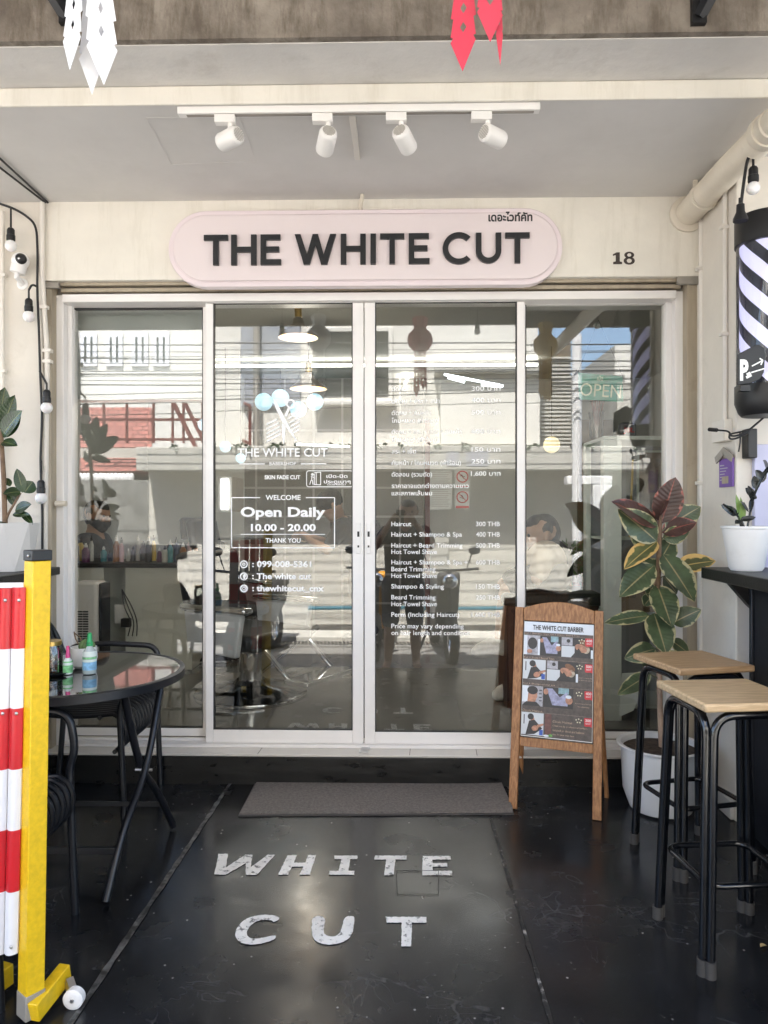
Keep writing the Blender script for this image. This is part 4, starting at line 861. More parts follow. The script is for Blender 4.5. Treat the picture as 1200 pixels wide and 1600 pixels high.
for b_, t_, wd, dy in (((-2, 672), (8, 598), 32, -.02), ((0, 680), (24, 610), 30, -.04), ((2, 682), (35, 635), 30, -.08), ((4, 684), (32, 638), 28, .03), ((6, 680), (18, 630), 24, .05), ((3, 690), (28, 694), 18, -.05), ((-4, 660), (-18, 600), 32, 0), ((0, 690), (-30, 690), 30, -.05),
                       ((36, 770), (26, 728), 18, 0), ((38, 770), (52, 750), 28, .02), ((32, 768), (4, 770), 18, -.06), ((22, 790), (12, 762), 12, 0), ((24, 782), (18, 770), 12, .03), ((24, 798), (50, 785), 20, -.04), ((20, 804), (48, 802), 12, -.05), ((34, 800), (52, 818), 12, -.02), ((6, 815), (-8, 824), 16, -.1), ((16, 760), (10, 745), 10, .02)):
    A, B = w_(*b_), w_(*t_, dy); fo.leaf(A, B-A, (.3, -1, .5), (B-A).length, wd*(3.5+ly)/FPX, .12, .12, 10)
fo.build('foliage', M['leafgreen'], lp, angle=180)

# ================================================================ DOORMAT, A-BOARD
dm = MB(); q = [G(374, 1275), G(801, 1272), G(781, 1222), G(403, 1222)]
n = 14
for i in range(n+1):
    t = i/n; a = q[0].lerp(q[1], t); b = q[3].lerp(q[2], t); lift = .018*max(0, (t-.72)/.28)**2
    dm.v += [a+Vector((0, 0, .004)), b+Vector((0, 0, .004)), a+Vector((0, 0, .011+lift)), b+Vector((0, 0, .011+lift*.3))]
for i in range(n):
    k = i*4; dm.face([k+2, k+6, k+7, k+3]); dm.face([k, k+1, k+5, k+4]); dm.face([k, k+4, k+6, k+2]); dm.face([k+1, k+3, k+7, k+5])
dm.face([0, 2, 3, 1]); dm.face([4*n, 4*n+1, 4*n+3, 4*n+2])
mt = thing('doormat', 'wide taupe doormat on the black floor before the sliding doors', 'doormat', q[0].lerp(q[2], .5)); dm.build('pile', M['mat'], mt, angle=50)
ed = MB(); e2 = [G(372, 1276.5), G(803.5, 1274), G(782.5, 1220.5), G(401, 1220.5)]
n0 = len(ed.v); ed.v += [p+Vector((0, 0, .0015)) for p in e2] + [p+Vector((0, 0, .006)) for p in e2]
ed.face([n0+3, n0+2, n0+1, n0]); ed.face([n0+4, n0+5, n0+6, n0+7])
for i in range(4): j = (i+1) % 4; ed.face([n0+i, n0+j, n0+4+j, n0+4+i])
ed.build('rubber_edge', M['matedge'], mt, smooth=False)

BL, BR = G(795, 1262), G(940, 1282)
u = (BR-BL); wid = u.length; u.normalize(); nb = Vector((u.y, -u.x, 0)).normalized(); lean = R_(13)
wv = (Vector((0, 0, 1))*math.cos(lean) - nb*math.sin(lean)); nn = u.cross(wv)
ab = thing('a_board', 'wooden A-frame price board with barber photos standing by the doormat', 'sandwich board', BL.lerp(BR, .5))
TB = Matrix((u, wv, nn)).transposed().to_4x4(); TB.translation = BL           # x along the foot, y up the board, z to the viewer
Hh = .872; W = wid+.0; sw = .036
for x in (0, W-sw): MB().box(x, x+sw, 0, Hh-.028, -.009, .012, TB).build('leg', M['teak'], ab, bevel=.002)
def at3(x, y, z): return TB @ Vector((x, y, z))
topc = [(sw+.001, Hh-.085)] + [(sw+.001+(W-2*sw-.002)*i/12, Hh-.03+.032*math.sin(math.pi*i/12)) for i in range(13)] + [(W-sw-.001, Hh-.085)]
MB().prism(list(reversed(topc)), lambda x, y: at3(x, y, .010), lambda x, y: at3(x, y, -.008)).build('top_rail', M['teak'], ab, bevel=.002)
MB().box(sw+.001, W-sw-.001, .255, .292, -.008, .010, TB).build('bottom_rail', M['teak'], ab, bevel=.002)
MB().box(sw+.0005, W-sw-.0005, .293, Hh-.086, -.006, .000, TB).build('backing_board', M['bframe'], ab)
l2 = R_(10); w2 = Vector((0, 0, 1))*math.cos(l2)+nb*math.sin(l2)
for x, pxl in ((.012, (815, 1226)), (W-.045, (948, 1245))):
    top_ = at3(x+.016, Hh-.10, -.012); ft = G(*pxl); MB().bar(ft, top_, .03, .018, u).build('leg', M['teak'], ab, bevel=.002)
a_ = at3(.03, .3, 0)
# the poster
PX0, PX1, PY1, PY0 = sw+.004, W-sw-.004, Hh-.089, .297
pW, pH = PX1-PX0, PY1-PY0
po = MB().box(PX0, PX1, PY0, PY1, .0005, .0018, TB).build('poster', M['paperprint'] if 'paperprint' in M else M['white'], ab)
def cm(name, c, r=.45): return pm(name, c, r, var=.0 if 'ink' in name or 'price' in name or max(c) > .6 else .3, vs=70)
PMt = TB @ Matrix.Translation((PX0, PY0, .0022))
parts = {}
def pr(mat, x0, y0, x1, y1, lay=0):                      # rectangle in poster fractions, y from the top
    mb = parts.setdefault(mat, MB()); z = .0004*lay
    mb.poly([PMt @ Vector((x0*pW, (1-y0)*pH, z)), PMt @ Vector((x0*pW, (1-y1)*pH, z)), PMt @ Vector((x1*pW, (1-y1)*pH, z)), PMt @ Vector((x1*pW, (1-y0)*pH, z))])
def pe(mat, cx, cy, rx, ry, lay=1, a=0, n=18):
    mb = parts.setdefault(mat, MB()); z = .0004*lay; ca, sa = math.cos(R_(a)), math.sin(R_(a))
    mb.poly([PMt @ Vector(((cx*pW+(rx*math.cos(t)*ca-ry*math.sin(t)*sa)*pW), (1-cy)*pH+(rx*math.cos(t)*sa+ry*math.sin(t)*ca)*pW, z)) for t in [2*math.pi*i/n for i in range(n)]])
def ppoly(mat, pts, lay=1):
    mb = parts.setdefault(mat, MB()); mb.poly([PMt @ Vector((x*pW, (1-y)*pH, .0004*lay)) for x, y in pts])
DK, PH, BLK, SKN, LIL, WHT, BLU, RED, GLD, BEI, GRY = 'print_brown', 'print_photo', 'print_black', 'print_skin', 'print_lilac', 'print_white', 'print_blue', 'print_red', 'print_gold', 'print_beige', 'print_grey'
pr(WHT, 0, 0, 1, .092); pr(DK, 0.004, .092, .994, .994)
def head_back(x0, x1, y0, y1):
    pr(GRY, x0, y0, x1, y1, 1); m = (x0+x1)/2; pr(WHT, x0, y0, x0+.05, y1, 2); pe(BLK, m+.01, y0+.07, .07, .085, 3); pe(SKN, m-.03, y1-.03, .04, .03, 3); pr(WHT, x1-.03, y0+.03, x1, y1, 2)
def wash(x0, x1, y0, y1):
    pr(BLK, x0, y0, x1, y1, 1); ww = x1-x0; pr('print_teal', x0+ww*.5, y0, x0+ww*.85, y0+.05, 2)
    ppoly(LIL, [(x0+ww*.1, y0+.01), (x0+ww*.3, y0+.01), (x0+ww*.55, y0+.08), (x0+ww*.8, y0+.03), (x0+ww*.82, y1-.02), (x0+ww*.3, y1-.02)], 3); pe(SKN, x0+ww*.86, y1-.07, ww*.12, ww*.13, 4); pe(SKN, x0+ww*.08, y0+.04, ww*.08, ww*.1, 4); pe(WHT, x0+ww*.84, y1-.10, ww*.1, ww*.06, 5)
def towel(x0, x1, y0, y1):
    pr(BLK, x0, y0, x1, y1, 1); ww = x1-x0; pr(GRY, x0, y0, x0+ww*.35, y0+.07, 2); pe(BLK, x0+ww*.22, y0+.03, ww*.06, ww*.06, 3); pr('print_pale', x0, y0+.075, x0+ww*.42, y1, 3); pe(SKN, x0+ww*.62, y0+.09, ww*.2, ww*.12, 4, -25); pe('print_brownhair', x0+ww*.74, y0+.05, ww*.18, ww*.1, 3, -30); pe(BEI, x0+ww*.78, y0+.1, ww*.12, ww*.12, 3); ppoly(BLK, [(x0+ww*.3, y1), (x0+ww*.55, y0+.09), (x0+ww*.75, y1)], 5); pr(WHT, x1-.03, y0+.1, x1, y1, 4)
def shave(x0, x1, y0, y1):
    pr('print_pale', x0, y0, x1, y1, 1); ww = x1-x0; pe(BLK, x0+ww*.42, y0+.035, ww*.14, ww*.14, 3); pe(SKN, x0+ww*.5, y0+.055, ww*.09, ww*.1, 2); ppoly(BLK, [(x0+ww*.35, y0+.07), (x0+ww*.6, y0+.06), (x0+ww*.95, y0+.13), (x0+ww*.6, y1-.01), (x0+ww*.2, y1)], 3); pe(SKN, x0+ww*.62, y0+.13, ww*.15, ww*.12, 4, 20); ppoly(SKN, [(x0+ww*.7, y0+.1), (x0+ww*1.0, y0+.085), (x0+ww*1.0, y0+.1), (x0+ww*.75, y0+.125)], 5); pr(BLU, x0+ww*.82, y1-.05, x0+ww*.98, y1-.005, 5); pr(BLK, x0+ww*.1, y0+.02, x0+ww*.14, y0+.1, 2)
def profile(x0, x1, y0, y1):
    pr(GRY, x0, y0, x1, y1, 1); ww = x1-x0; pr(WHT, x0, y0, x0+ww*.3, y1-.03, 2); ppoly(SKN, [(x0+ww*.3, y0+.05), (x0+ww*.72, y0+.05), (x0+ww*.74, y0+.09), (x0+ww*.66, y0+.125), (x0+ww*.6, y1-.02), (x0+ww*.25, y1-.02)], 3); pe(BLK, x0+ww*.5, y0+.038, ww*.26, ww*.2, 4); ppoly(BLK, [(x0, y1), (x0+ww*.2, y1-.035), (x0+ww*.7, y1-.035), (x0+ww*.9, y1)], 4)
    for k in range(4): pr(BLK, x0+ww*.82, y0+.03+k*.03, x0+ww*.95, y0+.038+k*.03, 3)
rows = (.122, .335, .565, .795); R1, R2, R3, R4 = [(r, r+.172) for r in rows]
head_back(.004, .24, *R1); wash(.24, .55, *R1); towel(.55, .994, *R1)
shave(.004, .33, *R2); towel(.35, .79, *R2)
profile(.004, .30, *R3); wash(.31, .73, *R3)
shave(.004, .32, R4[0], .985); pr('print_redbrown', .34, R4[0], .43, .985, 2); pe('print_green', .42, .975, .03, .02, 3); pe(WHT, .36, .98, .04, .015, 3)
for y in rows: pr(BEI, .004, y-.0045, .994, y-.0035, 2)
for y in (.122, .345, .575, .80):
    ppoly(RED, [(.885, y+.0), (.99, y), (.99, y+.075), (.965, y+.068), (.9, y+.072), (.885, y+.06)], 6)
    for k, (dx_, dy_) in enumerate(((0, 0), (.035, -.008), (.07, 0), (.018, .02), (.052, .02))): pe('print_star', .80+dx_ if y < .2 else .775+dx_, y+.022+dy_, .011, .011, 6, n=5)
for k, mb in parts.items(): pass
COLP = {DK: (.075, .06, .055), BLK: (.02, .02, .023), SKN: (.45, .22, .14), LIL: (.33, .34, .50), WHT: (.72, .78, .86), BLU: (.03, .09, .42), RED: (.62, .02, .035), GLD: (.5, .3, .12), BEI: (.5, .42, .32), GRY: (.4, .4, .45),
        'print_teal': (.25, .42, .48), 'print_pale': (.62, .66, .70), 'print_brownhair': (.18, .08, .04), 'print_redbrown': (.13, .05, .045), 'print_green': (.1, .3, .06), 'print_star': (.7, .68, .5)}
order = list(parts); big = MB(); bm_ = []
mats_ = [cm(k, COLP[k], .35) for k in order]
for i, k in enumerate(order):
    mb = parts[k]; n0 = len(big.v); big.v += mb.v; big.cur = i
    for f in mb.f: big.face([n0+j for j in f])
big.build('poster_pictures', mats_, ab, smooth=False)
tx = MB(); PT = PMt @ Matrix.Translation((0, 0, .003))
write(tx, 'THE WHITE CUT BARBER', .13*pW, .86*pW, (1-.072)*pH, (1-.028)*pH, PT, .02); tx.build('poster_heading', cm('print_ink', (.03, .035, .05)), ab)
tg = MB()
for s, y, x1 in (('Cut + Shampoo Cool Spa + Shave / Beard Trim', .114, .80), ('Cut + Shave / Beard Trim', .327, .45), ('Cut + Shampoo/cool spa', .557, .47), ('Classic Haircut', .787, .30)): write(tg, s, .012*pW, x1*pW, (1-y)*pH, (1-y+.017)*pH, PT, .0)
for s, y, x0, x1 in (('Classic Haircut', .862, .45, .72), ('Clean cut by professional barbers', .899, .45, .93), ('focused on detail and balance', .935, .45, .89), ('that fit your own face', .972, .45, .75), ('Cut + shampoo', .47, .80, .985), ('for beard trim option', .49, .80, .985), ('Cut Shampoo/cool spa', .69, .76, .98), ('The refreshment', .715, .79, .95)): write(tg, s, x0*pW, x1*pW, (1-y)*pH, (1-y+(.018 if y > .8 else .009))*pH, PT, .0)
tg.build('poster_captions', cm('print_caption', (.50, .36, .26)), ab)
tp = MB()
for s, y in (('600', .122), ('500', .345), ('400', .575), ('300', .80)):
    write(tp, s, .90*pW, .98*pW, (1-y-.032)*pH, (1-y-.008)*pH, PT, .04); write(tp, 'BAHT', .905*pW, .975*pW, (1-y-.052)*pH, (1-y-.04)*pH, PT, .03)
tp.build('poster_prices', cm('print_price', (.75, .6, .6)), ab)

# ================================================================ BAR STOOLS
def stool(label, corner, ang, seatmat, hh):
    t = thing('bar_stool', label, 'bar stool', (corner.x, corner.y, fz(corner.y)), ang, 'bar stools by the counter')
    S, F = .285, .30; h = hh; o_ = (F-S)/2
    # origin = front left foot; x to the right, y away from the street
    sb = MB().box(o_-.006, F-o_+.006, o_-.006, F-o_+.006, h, h+.024).build('seat', seatmat, t, bevel=.006, local=True)
    pl = [(0, 0), (F, 0), (F, F), (0, F)]
    def foot(k, s): x, y = pl[k]; return (x, y)
    r = .0125; g = .0145
    for k in range(4):
        a, b = pl[k], pl[(k+1) % 4]; d = Vector((b[0]-a[0], b[1]-a[1], 0)).normalized()
        ca = Vector((F/2, F/2, 0)); A = Vector((*a, 0)); B = Vector((*b, 0)); At = A+(ca-A)*.16; Bt = B+(ca-B)*.16
        pts = [A+d*g, At+d*g+Vector((0, 0, h-r-.001)), Bt-d*g+Vector((0, 0, h-r-.001)), B-d*g]
        MB().tube(fillet(pts, .065, 8), r, 14).build('leg_frame', M['bgloss'], t, local=True)
    for k in range(4):
        A = Vector((*pl[k], 0)); mb = MB()
        for dr in (Vector((pl[(k+1) % 4][0]-A.x, pl[(k+1) % 4][1]-A.y, 0)).normalized(), Vector((pl[k-1][0]-A.x, pl[k-1][1]-A.y, 0)).normalized()):
            mb.tube([A+dr*g, A+dr*g+Vector((0, 0, .045))], .0155, 14)
        mb.build('foot_cap', M['rubber'], t, local=True)
    zr_ = .235; ins = .024; rp_ = [(ins, ins), (F-ins, ins), (F-ins, F-ins), (ins, F-ins)]
    ring = []
    for k in range(4):
        a, b, c = Vector((*rp_[k-1], zr_)), Vector((*rp_[k], zr_)), Vector((*rp_[(k+1) % 4], zr_))
        p, q = b+(a-b).normalized()*.045, b+(c-b).normalized()*.045
        for i in range(7): s = i/6; ring.append(p*(1-s)**2+b*2*s*(1-s)+q*s*s)
    MB().tube(ring, .009, 10, closed=True).build('foot_ring', M['bgloss'], t, local=True)
    return t
A, B = G(1102, 1528), G(1027, 1434)
stool('nearer bar stool with pale oak seat and twin-tube black legs', A, math.atan2(B.y-A.y, B.x-A.x)-R_(90), M['oak'], .722)
A, B = G(1062, 1378), G(996, 1322)
stool('farther bar stool with browner oak seat, behind the nearer one', A, math.atan2(B.y-A.y, B.x-A.x)-R_(90), M['oak2'], .70)

# ================================================================ ROUND TABLE, CHAIRS, BOTTLES
tz = .735; tcx, tcy, tr = -1.162, -.90, .385
rt = thing('round_table', 'round black folding table with glossy black glass top', 'table', (tcx, tcy, fz(tcy)))
MB().lathe([(tr-.012, tz-.03), (tr, tz-.028), (tr, tz-.002), (tr-.006, tz), (tr-.018, tz), (tr-.02, tz-.004)], 72, (tcx, tcy, 0), cap=False).build('rim', M['bmetal'], rt)
MB().lathe([(tr-.02, tz-.008), (tr-.019, tz-.002)], 72, (tcx, tcy, 0)).build('glass_top', M['tabletop'], rt)
for x in (-.925, -1.50):
    f1, f2 = Vector((x-.02, -1.145, fz(-1.145)+.012)), Vector((x+.03, -.60, fz(-.6)+.012)); t1, t2 = Vector((x+.03, -.72, tz-.03)), Vector((x-.0, -1.05, tz-.03)); mid = (f1+f2+t1+t2)/4
    MB().tube(fillet([f1, Vector((x+.0, -1.05, .24)), mid+Vector((.012, 0, 0)), t1], .15, 8), .0125, 10).build('leg', M['bmetal'], rt)
    MB().tube(fillet([f2, Vector((x+.0, -.70, .24)), mid-Vector((.014, 0, 0)), t2], .15, 8), .0135, 10).build('leg', M['bmetal'], rt)
    MB().tube([mid-Vector((.03, 0, 0)), mid+Vector((.03, 0, 0))], .006, 8).build('pivot', M['steel'], rt)
MB().bar((-1.50, -1.075, .18), (-.925, -1.075, .18), .012, .022).build('crossbar', M['bmetal'], rt, bevel=.002)
MB().bar((-1.50, -.66, .17), (-.90, -.66, .17), .010, .018).build('crossbar', M['bmetal'], rt, bevel=.002)
MB().bar((-1.50, -.72, tz-.045), (-.90, -.72, tz-.045), .012, .022).bar((-1.50, -1.05, tz-.045), (-.93, -1.05, tz-.045), .012, .022).build('top_brace', M['bmetal'], rt)

def chair(label, fx, ny, rz=0):
    t = thing('metal_chair', label, 'chair', (fx, ny, fz(ny)), rz, 'black tube chairs by the round table')
    # origin: foot of the near front leg; the sitter faces +x, chair runs to -x and +y
    Wd, D = .44, .44; hs = .45; r = .0125
    for y in (0, Wd):
        MB().tube(fillet([(0, y, 0), (-.018, y, hs-.02), (-.018, y, hs+.03), (.0, y, hs+.08), (-.02, y, .645), (-D*.55, y, .655), (-D+.02, y, .64), (-D-.03, y, .0)], .05, 6), r, 10).build('side_frame', M['bmetal'], t, local=True)
    n = 11
    for i in range(n):
        y = .02+(Wd-.04)*i/(n-1)
    seat = MB()
    for i in range(13):
        y = .016+(Wd-.032)*i/12
        pts = [(-D+.03, y, hs+.012)]; pts += [(-D+.06+(.33)*k/6, y, hs-.012*math.sin(math.pi*k/6)) for k in range(7)]
        pts += [(-.045, y, hs-.004), (-.016, y, hs-.02), (.0, y, hs-.06), (-.004, y, hs-.105), (-.04, y, hs-.145)]
        seat.tube(fillet(pts, .015, 2), .0085, 8)
    seat.build('seat', M['bmetal'], t, local=True)
    MB().tube([(-.04, 0, hs-.145), (-.04, Wd, hs-.145)], .009, 8).tube([(-D+.03, 0, hs+.012), (-D+.03, Wd, hs+.012)], .009, 8).tube([(-.1, 0, hs-.012), (-.1, Wd, hs-.012)], .008, 8).build('seat_rail', M['bmetal'], t, local=True)
    bk = MB()
    for i in range(9):
        y = .03+(Wd-.06)*i/8; bk.tube(fillet([(-D+.03, y, hs+.012), (-D-.005, y, .56), (-D-.045, y, .70), (-D-.075, y, .78)], .05, 4), .0075, 8)
    bk.tube(fillet([(-D+.0, 0, .60), (-D-.05, 0.0, .72), (-D-.08, .06, .79), (-D-.08, Wd-.06, .79), (-D-.05, Wd, .72), (-D+.0, Wd, .60)], .06, 6), .012, 10)
    bk.build('backrest', M['bmetal'], t, local=True); return t
A = G(118, 1427); chair('black tube chair nearest the street, drawn up at the round table', A.x, A.y-.44)
chair('black tube chair under the far side of the round table, nearest the glass', -1.085, -.61)

def bottle(name, label, x, y, h, r, body, cap, capfrac, lab):
    t = thing(name, label, 'spray bottle', (x, y, tz)); hb_ = h*(1-capfrac)
    MB().lathe([(r*.9, .0005), (r, .006), (r, hb_*.62), (r*.82, hb_*.82), (r*.42, hb_*.97), (r*.40, hb_)], 24).build('body', body, t, local=True)
    MB().lathe([(r*.46, hb_), (r*.48, hb_+h*capfrac*.25), (r*.36, hb_+h*capfrac*.35), (r*.32, h*.985), (r*.2, h)], 20).build('cap', cap, t, local=True)
    for z0, z1, m in lab:
        MB().lathe([(r*1.012, h*z0), (r*1.012, h*z1)], 24, cap=False).build('label_band', m, t, local=True)
    return t
gclear = pm('milky_clear_plastic', (.62, .70, .68), .2, trans=.35); gg = pm('green_cap', (.02, .33, .10), .35); pk = pm('pink_cap', (.62, .06, .22), .35); lb = pm('blue_label', (.22, .45, .66), .5, var=.3, vs=60); lgn = pm('green_label', (.20, .50, .22), .5, var=.35, vs=80); lw = pm('white_label', (.68, .74, .70), .5)
def ont(px_, py_): p = PZ(px_, py_, tz); return p.x, p.y
x, y = ont(140, 1052); g_ = bottle('spray_bottle', 'clear spray bottle with tall green cap and blue label on the round table', x, y, .142, .0235, gclear, gg, .32, ((.10, .30, lb), (.30, .36, lw), (.37, .42, lgn), (.43, .56, lw)))
tt = MB(); a = P(131, 1012, y-.024); wline(tt, 'OASIS', P(132, 1012, y-.024).x, P(132, 1006, y-.024).z, .006, fac(y-.0242), 0, wid=.022); tt.build('brand_lettering', M['ink'], g_)
x, y = ont(106, 1053); bottle('spray_bottle', 'small pale spray bottle with pink cap beside the green-capped one', x, y, .098, .0165, lw, pk, .42, ((.06, .33, lgn), (.42, .47, lgn)))
x, y = ont(124, 1046); cp = thing('cactus_pot', 'round white pot with a small green cactus on the table', 'potted plant', (x, y+.035, tz))
MB().lathe([(.03, .0005), (.042, .01), (.048, .035), (.046, .075), (.042, .075), (.04, .06), (1e-3, .06)], 30).build('pot', M['potw'], cp, local=True)
ca = MB(); n0 = 0
for i in range(13):
    a_ = math.pi*i/12
    for k in range(48):
        th_ = 2*math.pi*k/48; rr2 = .026*(1+.12*math.cos(th_*12))*max(.02, math.sin(a_)); ca.v.append(Vector((.012+rr2*math.cos(th_), rr2*math.sin(th_), .078-.026*math.cos(a_))))
for i in range(12):
    for k in range(48): ca.face([i*48+k, i*48+(k+1) % 48, (i+1)*48+(k+1) % 48, (i+1)*48+k])
ca.build('cactus', pm('cactus_green', (.10, .16, .05), .6, var=.3, vs=80), cp, local=True)
tw = MB(); tw.tube([(.0, 0, .07), (-.01, -.005, .11), (-.03, -.005, .125)], .002, 5).tube([(-.01, .0, .07), (-.03, .0, .105), (-.035, 0, .13)], .0025, 5); tw.build('dry_twig', M['bark'], cp, local=True)
x, y = ont(82, 1054); jr = thing('glass_jar', 'clear glass jar of coffee beans half hidden behind the yellow barrier post', 'jar', (x-.012, y+.01, tz))
MB().lathe([(.035, .001), (.04, .008), (.04, .085), (.033, .098), (.033, .11), (.031, .11), (.031, .097), (.037, .084), (.037, .008), (1e-3, .005)], 30, cap=False).build('jar_glass', M['clearglass'], jr, local=True)
bn = MB()
for i in range(150):
    a_ = random.uniform(0, 6.28); q_r = .031*math.sqrt(random.random()); bn.ball((q_r*math.cos(a_), q_r*math.sin(a_), random.uniform(.01, .05)), .005, 7, 5, 1.3, .9, .8)
bn.build('coffee_beans', pm('coffee', (.14, .05, .02), .4, var=.4, vs=60), jr, local=True)
MB().lathe([(.034, .1005), (.037, .102), (.037, .116), (.0, .118)], 26).build('lid', M['brass'], jr, local=True)
MB().lathe([(.03, .0003), (.062, .003), (.068, .009), (.06, .006), (.03, .003)], 30).build('saucer', M['bmetal'], jr, local=True)

# ================================================================ RED AND WHITE BARRIER
pb_ = G(62, 1592); br = thing('barrier', 'expanding barrier with yellow post, red and white slats and a white caster', 'barrier', pb_)
zf = fz(pb_.y); topz = PZ  # noqa
dpt = pb_.y
z_top = P(60, 876, dpt).z; z_cap = P(60, 859, dpt).z
yaw_ = R_(-38); rot = Matrix.Rotation(yaw_, 3, 'Z')
xb = P(48, 1500, dpt).x; xt = P(59, 900, dpt).x
def post_ring(x, z, s=.027): return [Vector((x, dpt, z)) + rot @ Vector(p) * s for p in ((-1, -1, 0), (1, -1, 0), (1, 1, 0), (-1, 1, 0))]
def post(z0, z1, s, name, mat):
    f = lambda z: xb+(xt-xb)*(z-zf)/(z_top-zf)
    mb = MB(); mb.v = post_ring(f(z0), z0, s)+post_ring(f(z1), z1, s)
    for q in ((0, 1, 5, 4), (1, 2, 6, 5), (2, 3, 7, 6), (3, 0, 4, 7), (3, 2, 1, 0), (4, 5, 6, 7)): mb.face(q)
    return mb.build(name, mat, br, bevel=.0025)
post(zf+.02, z_top, .0235, 'post', M['yellow']); post(z_top+.0005, z_cap, .0255, 'post_cap', M['black']); post(zf+.012, zf+.075, .0252, 'post_sleeve', M['shutter'])
c = Vector((xt, dpt, (z_top+z_cap)/2)) + rot @ Vector((.3, -1.05, 0))*.0255
MB().ball(c, .004, 10, 6).build('cap_screw', M['steel'], br)
fdir = Vector((.35, 1, 0)).normalized()
for nm, sgn, L_ in (('foot', 1, .16),):
    a_ = Vector((xb, dpt, zf+.045)) + fdir*.03; b_ = G(103, 1552); b_.z = zf+.06
    MB().bar((xb+.02, dpt-.03, zf+.035), b_, .032, .05).build('foot_beam', M['yellow'], br, bevel=.003)
cw = G(116, 1575, .026); cw.x += .0
MB().lathe([(.006, -.012), (.02, -.012), (.026, -.009), (.026, .009), (.02, .012), (.006, .012)], 26, (0, 0, 0), Matrix.Translation((cw.x, cw.y, fz(cw.y)+.0265)) @ Matrix.Rotation(R_(90), 4, 'X') ).build('caster_wheel', M['white'], br)
MB().bar((cw.x, cw.y+.0, fz(cw.y)+.0265), (cw.x-.028, cw.y+.03, fz(cw.y)+.05), .018, .03).tube([(cw.x, cw.y-.016, fz(cw.y)+.0265), (cw.x, cw.y+.02, fz(cw.y)+.0265)], .005, 8).build('caster_fork', M['steel'], br)
a_ = G(-40, 1585); b_ = G(14, 1545)
MB().bar(a_+Vector((0, 0, .045)), b_+Vector((0, 0, .045)), .036, .055).build('foot_beam', M['yellow'], br, bevel=.003)
sy = dpt-.015
bounds = [918, 1013, 1106, 1201, 1296, 1392, 1490]
for i in range(7):
    x0 = 40-i*21.5
    lean_ = lambda yq: -(yq-918)/572*13
    dyy = .0+.008*(i % 2); Y = sy+dyy; mb = MB()
    for k in range(6):
        mb.cur = k % 2; y0_, y1_ = bounds[k]+i*.8, bounds[k+1]+i*.8
        pa = [P(x0-20.5+lean_(y0_), y0_, Y), P(x0+lean_(y0_), y0_, Y), P(x0+lean_(y1_), y1_, Y), P(x0-20.5+lean_(y1_), y1_, Y)]
        m_ = 8; n0 = len(mb.v) if k == 0 else n2
        rows_ = [(pa[0], pa[1])] if k == 0 else []
        rows_.append((pa[3], pa[2]))
        for (L0, R0) in rows_:
            n2 = len(mb.v)
            for t in range(m_+1): mb.v.append(L0.lerp(R0, t/m_)+Vector((0, -.010*math.sin(math.pi*t/m_), 0)))
            mb.v += [L0+Vector((0, .006, 0)), R0+Vector((0, .006, 0))]
        ring_ = lambda n: [n+t for t in range(m_+1)]+[n+m_+2, n+m_+1]
        A_, B_ = ring_(n0), ring_(n2); q = len(A_)
        for t in range(q): mb.face([A_[t], A_[(t+1) % q], B_[(t+1) % q], B_[t]])
        if k == 0: mb.face(list(reversed(A_)))
    mb.face(B_)
    o = mb.build('slat', [M['red'], M['slatwhite']], br)
    rv = MB()
    for yq in (938, 1115, 1480): rv.ball(P(x0-10+lean_(yq), yq, Y-.0105), .0045, 10, 6, 1, .6, 1)
    rv.build('rivet', M['steel'], o)
top_e = MB().bar(P(-160, 916, sy+.01), P(38, 914, sy+.01), .012, .012); top_e.build('top_rail', M['slatwhite'], br)

# ================================================================ PAPER LANTERNS
def lantern(label, x, y, zball, mat, tail_z, holes, seed, group, strips=((-.026, -.012, .040, -.35, .92), (-.002, .016, .046, .0, 1.0), (.022, -.012, .050, .30, .985), (.008, .034, .045, -.6, .9))):
    rnd = random.Random(seed); t = thing('paper_lantern', label, 'lantern', (x, y, zball), 0, group); s = 1.0
    b = MB(); pr2 = [(.045, .085), (.085, .045), (.095, 0), (.085, -.045), (.05, -.085)]; b.lathe(pr2, 8, cap=True); b.build('lantern_body', mat, t, smooth=False, local=True)
    MB().lathe([(.06, .16), (.046, .086), (.055, .15), (.05, .17)], 6, cap=False).tube([(0, 0, .085), (0, 0, 3.04-zball)], .0015, 5).build('crown', mat, t, local=True)
    L_ = zball-.08-tail_z; pass
    for (sx_, sy_, wd, tw, lf_) in strips:
        mb = MB(); n = 8; L2 = L_*lf_; ca_, sa_ = math.cos(tw), math.sin(tw)
        def pt(u, v, q): z = -.08-L2*v; return Vector((sx_*(1+.3*v)+u*ca_, sy_+u*sa_+.006*math.sin(5*v+sx_*60)+q, z))
        for k in range(n):
            v0, v1 = k/n, (k+1)/n; last = k == n-1; wa, wb = wd/2*.90, wd/2*(1.12)
            if last: poly = [(-wa, v0), (wa, v0), (wb, v0+.03), (.0, v1+.10), (-wb, v0+.03)]; mb.prism(poly, lambda u, v: pt(u, v, 0), lambda u, v: pt(u, v, .0008)); continue
            hz = wd*.16; vm, hv = (v0+v1)/2, (v1-v0)*.28
            for sg_ in (-1, 1):                             # each half leaves a diamond hole between
                poly = [(0, v0), (sg_*wa, v0), (sg_*wb, v1-.006), (sg_*wa, v1), (0, v1), (0, vm+hv), (sg_*hz*(.6 if holes else .9), vm), (0, vm-hv)]
                if sg_ < 0: poly = poly[::-1]
                mb.prism(poly, lambda u, v: pt(u, v, 0), lambda u, v: pt(u, v, .0008))
        mb.build('tail', mat, t, smooth=False, local=True)
    return t
a = P(142, 120, -2.06); lantern('white cut-paper lantern tail hanging at the top left', a.x, a.y, 2.60, M['paperw'], 2.163, True, 1, 'paper lanterns under the awning')
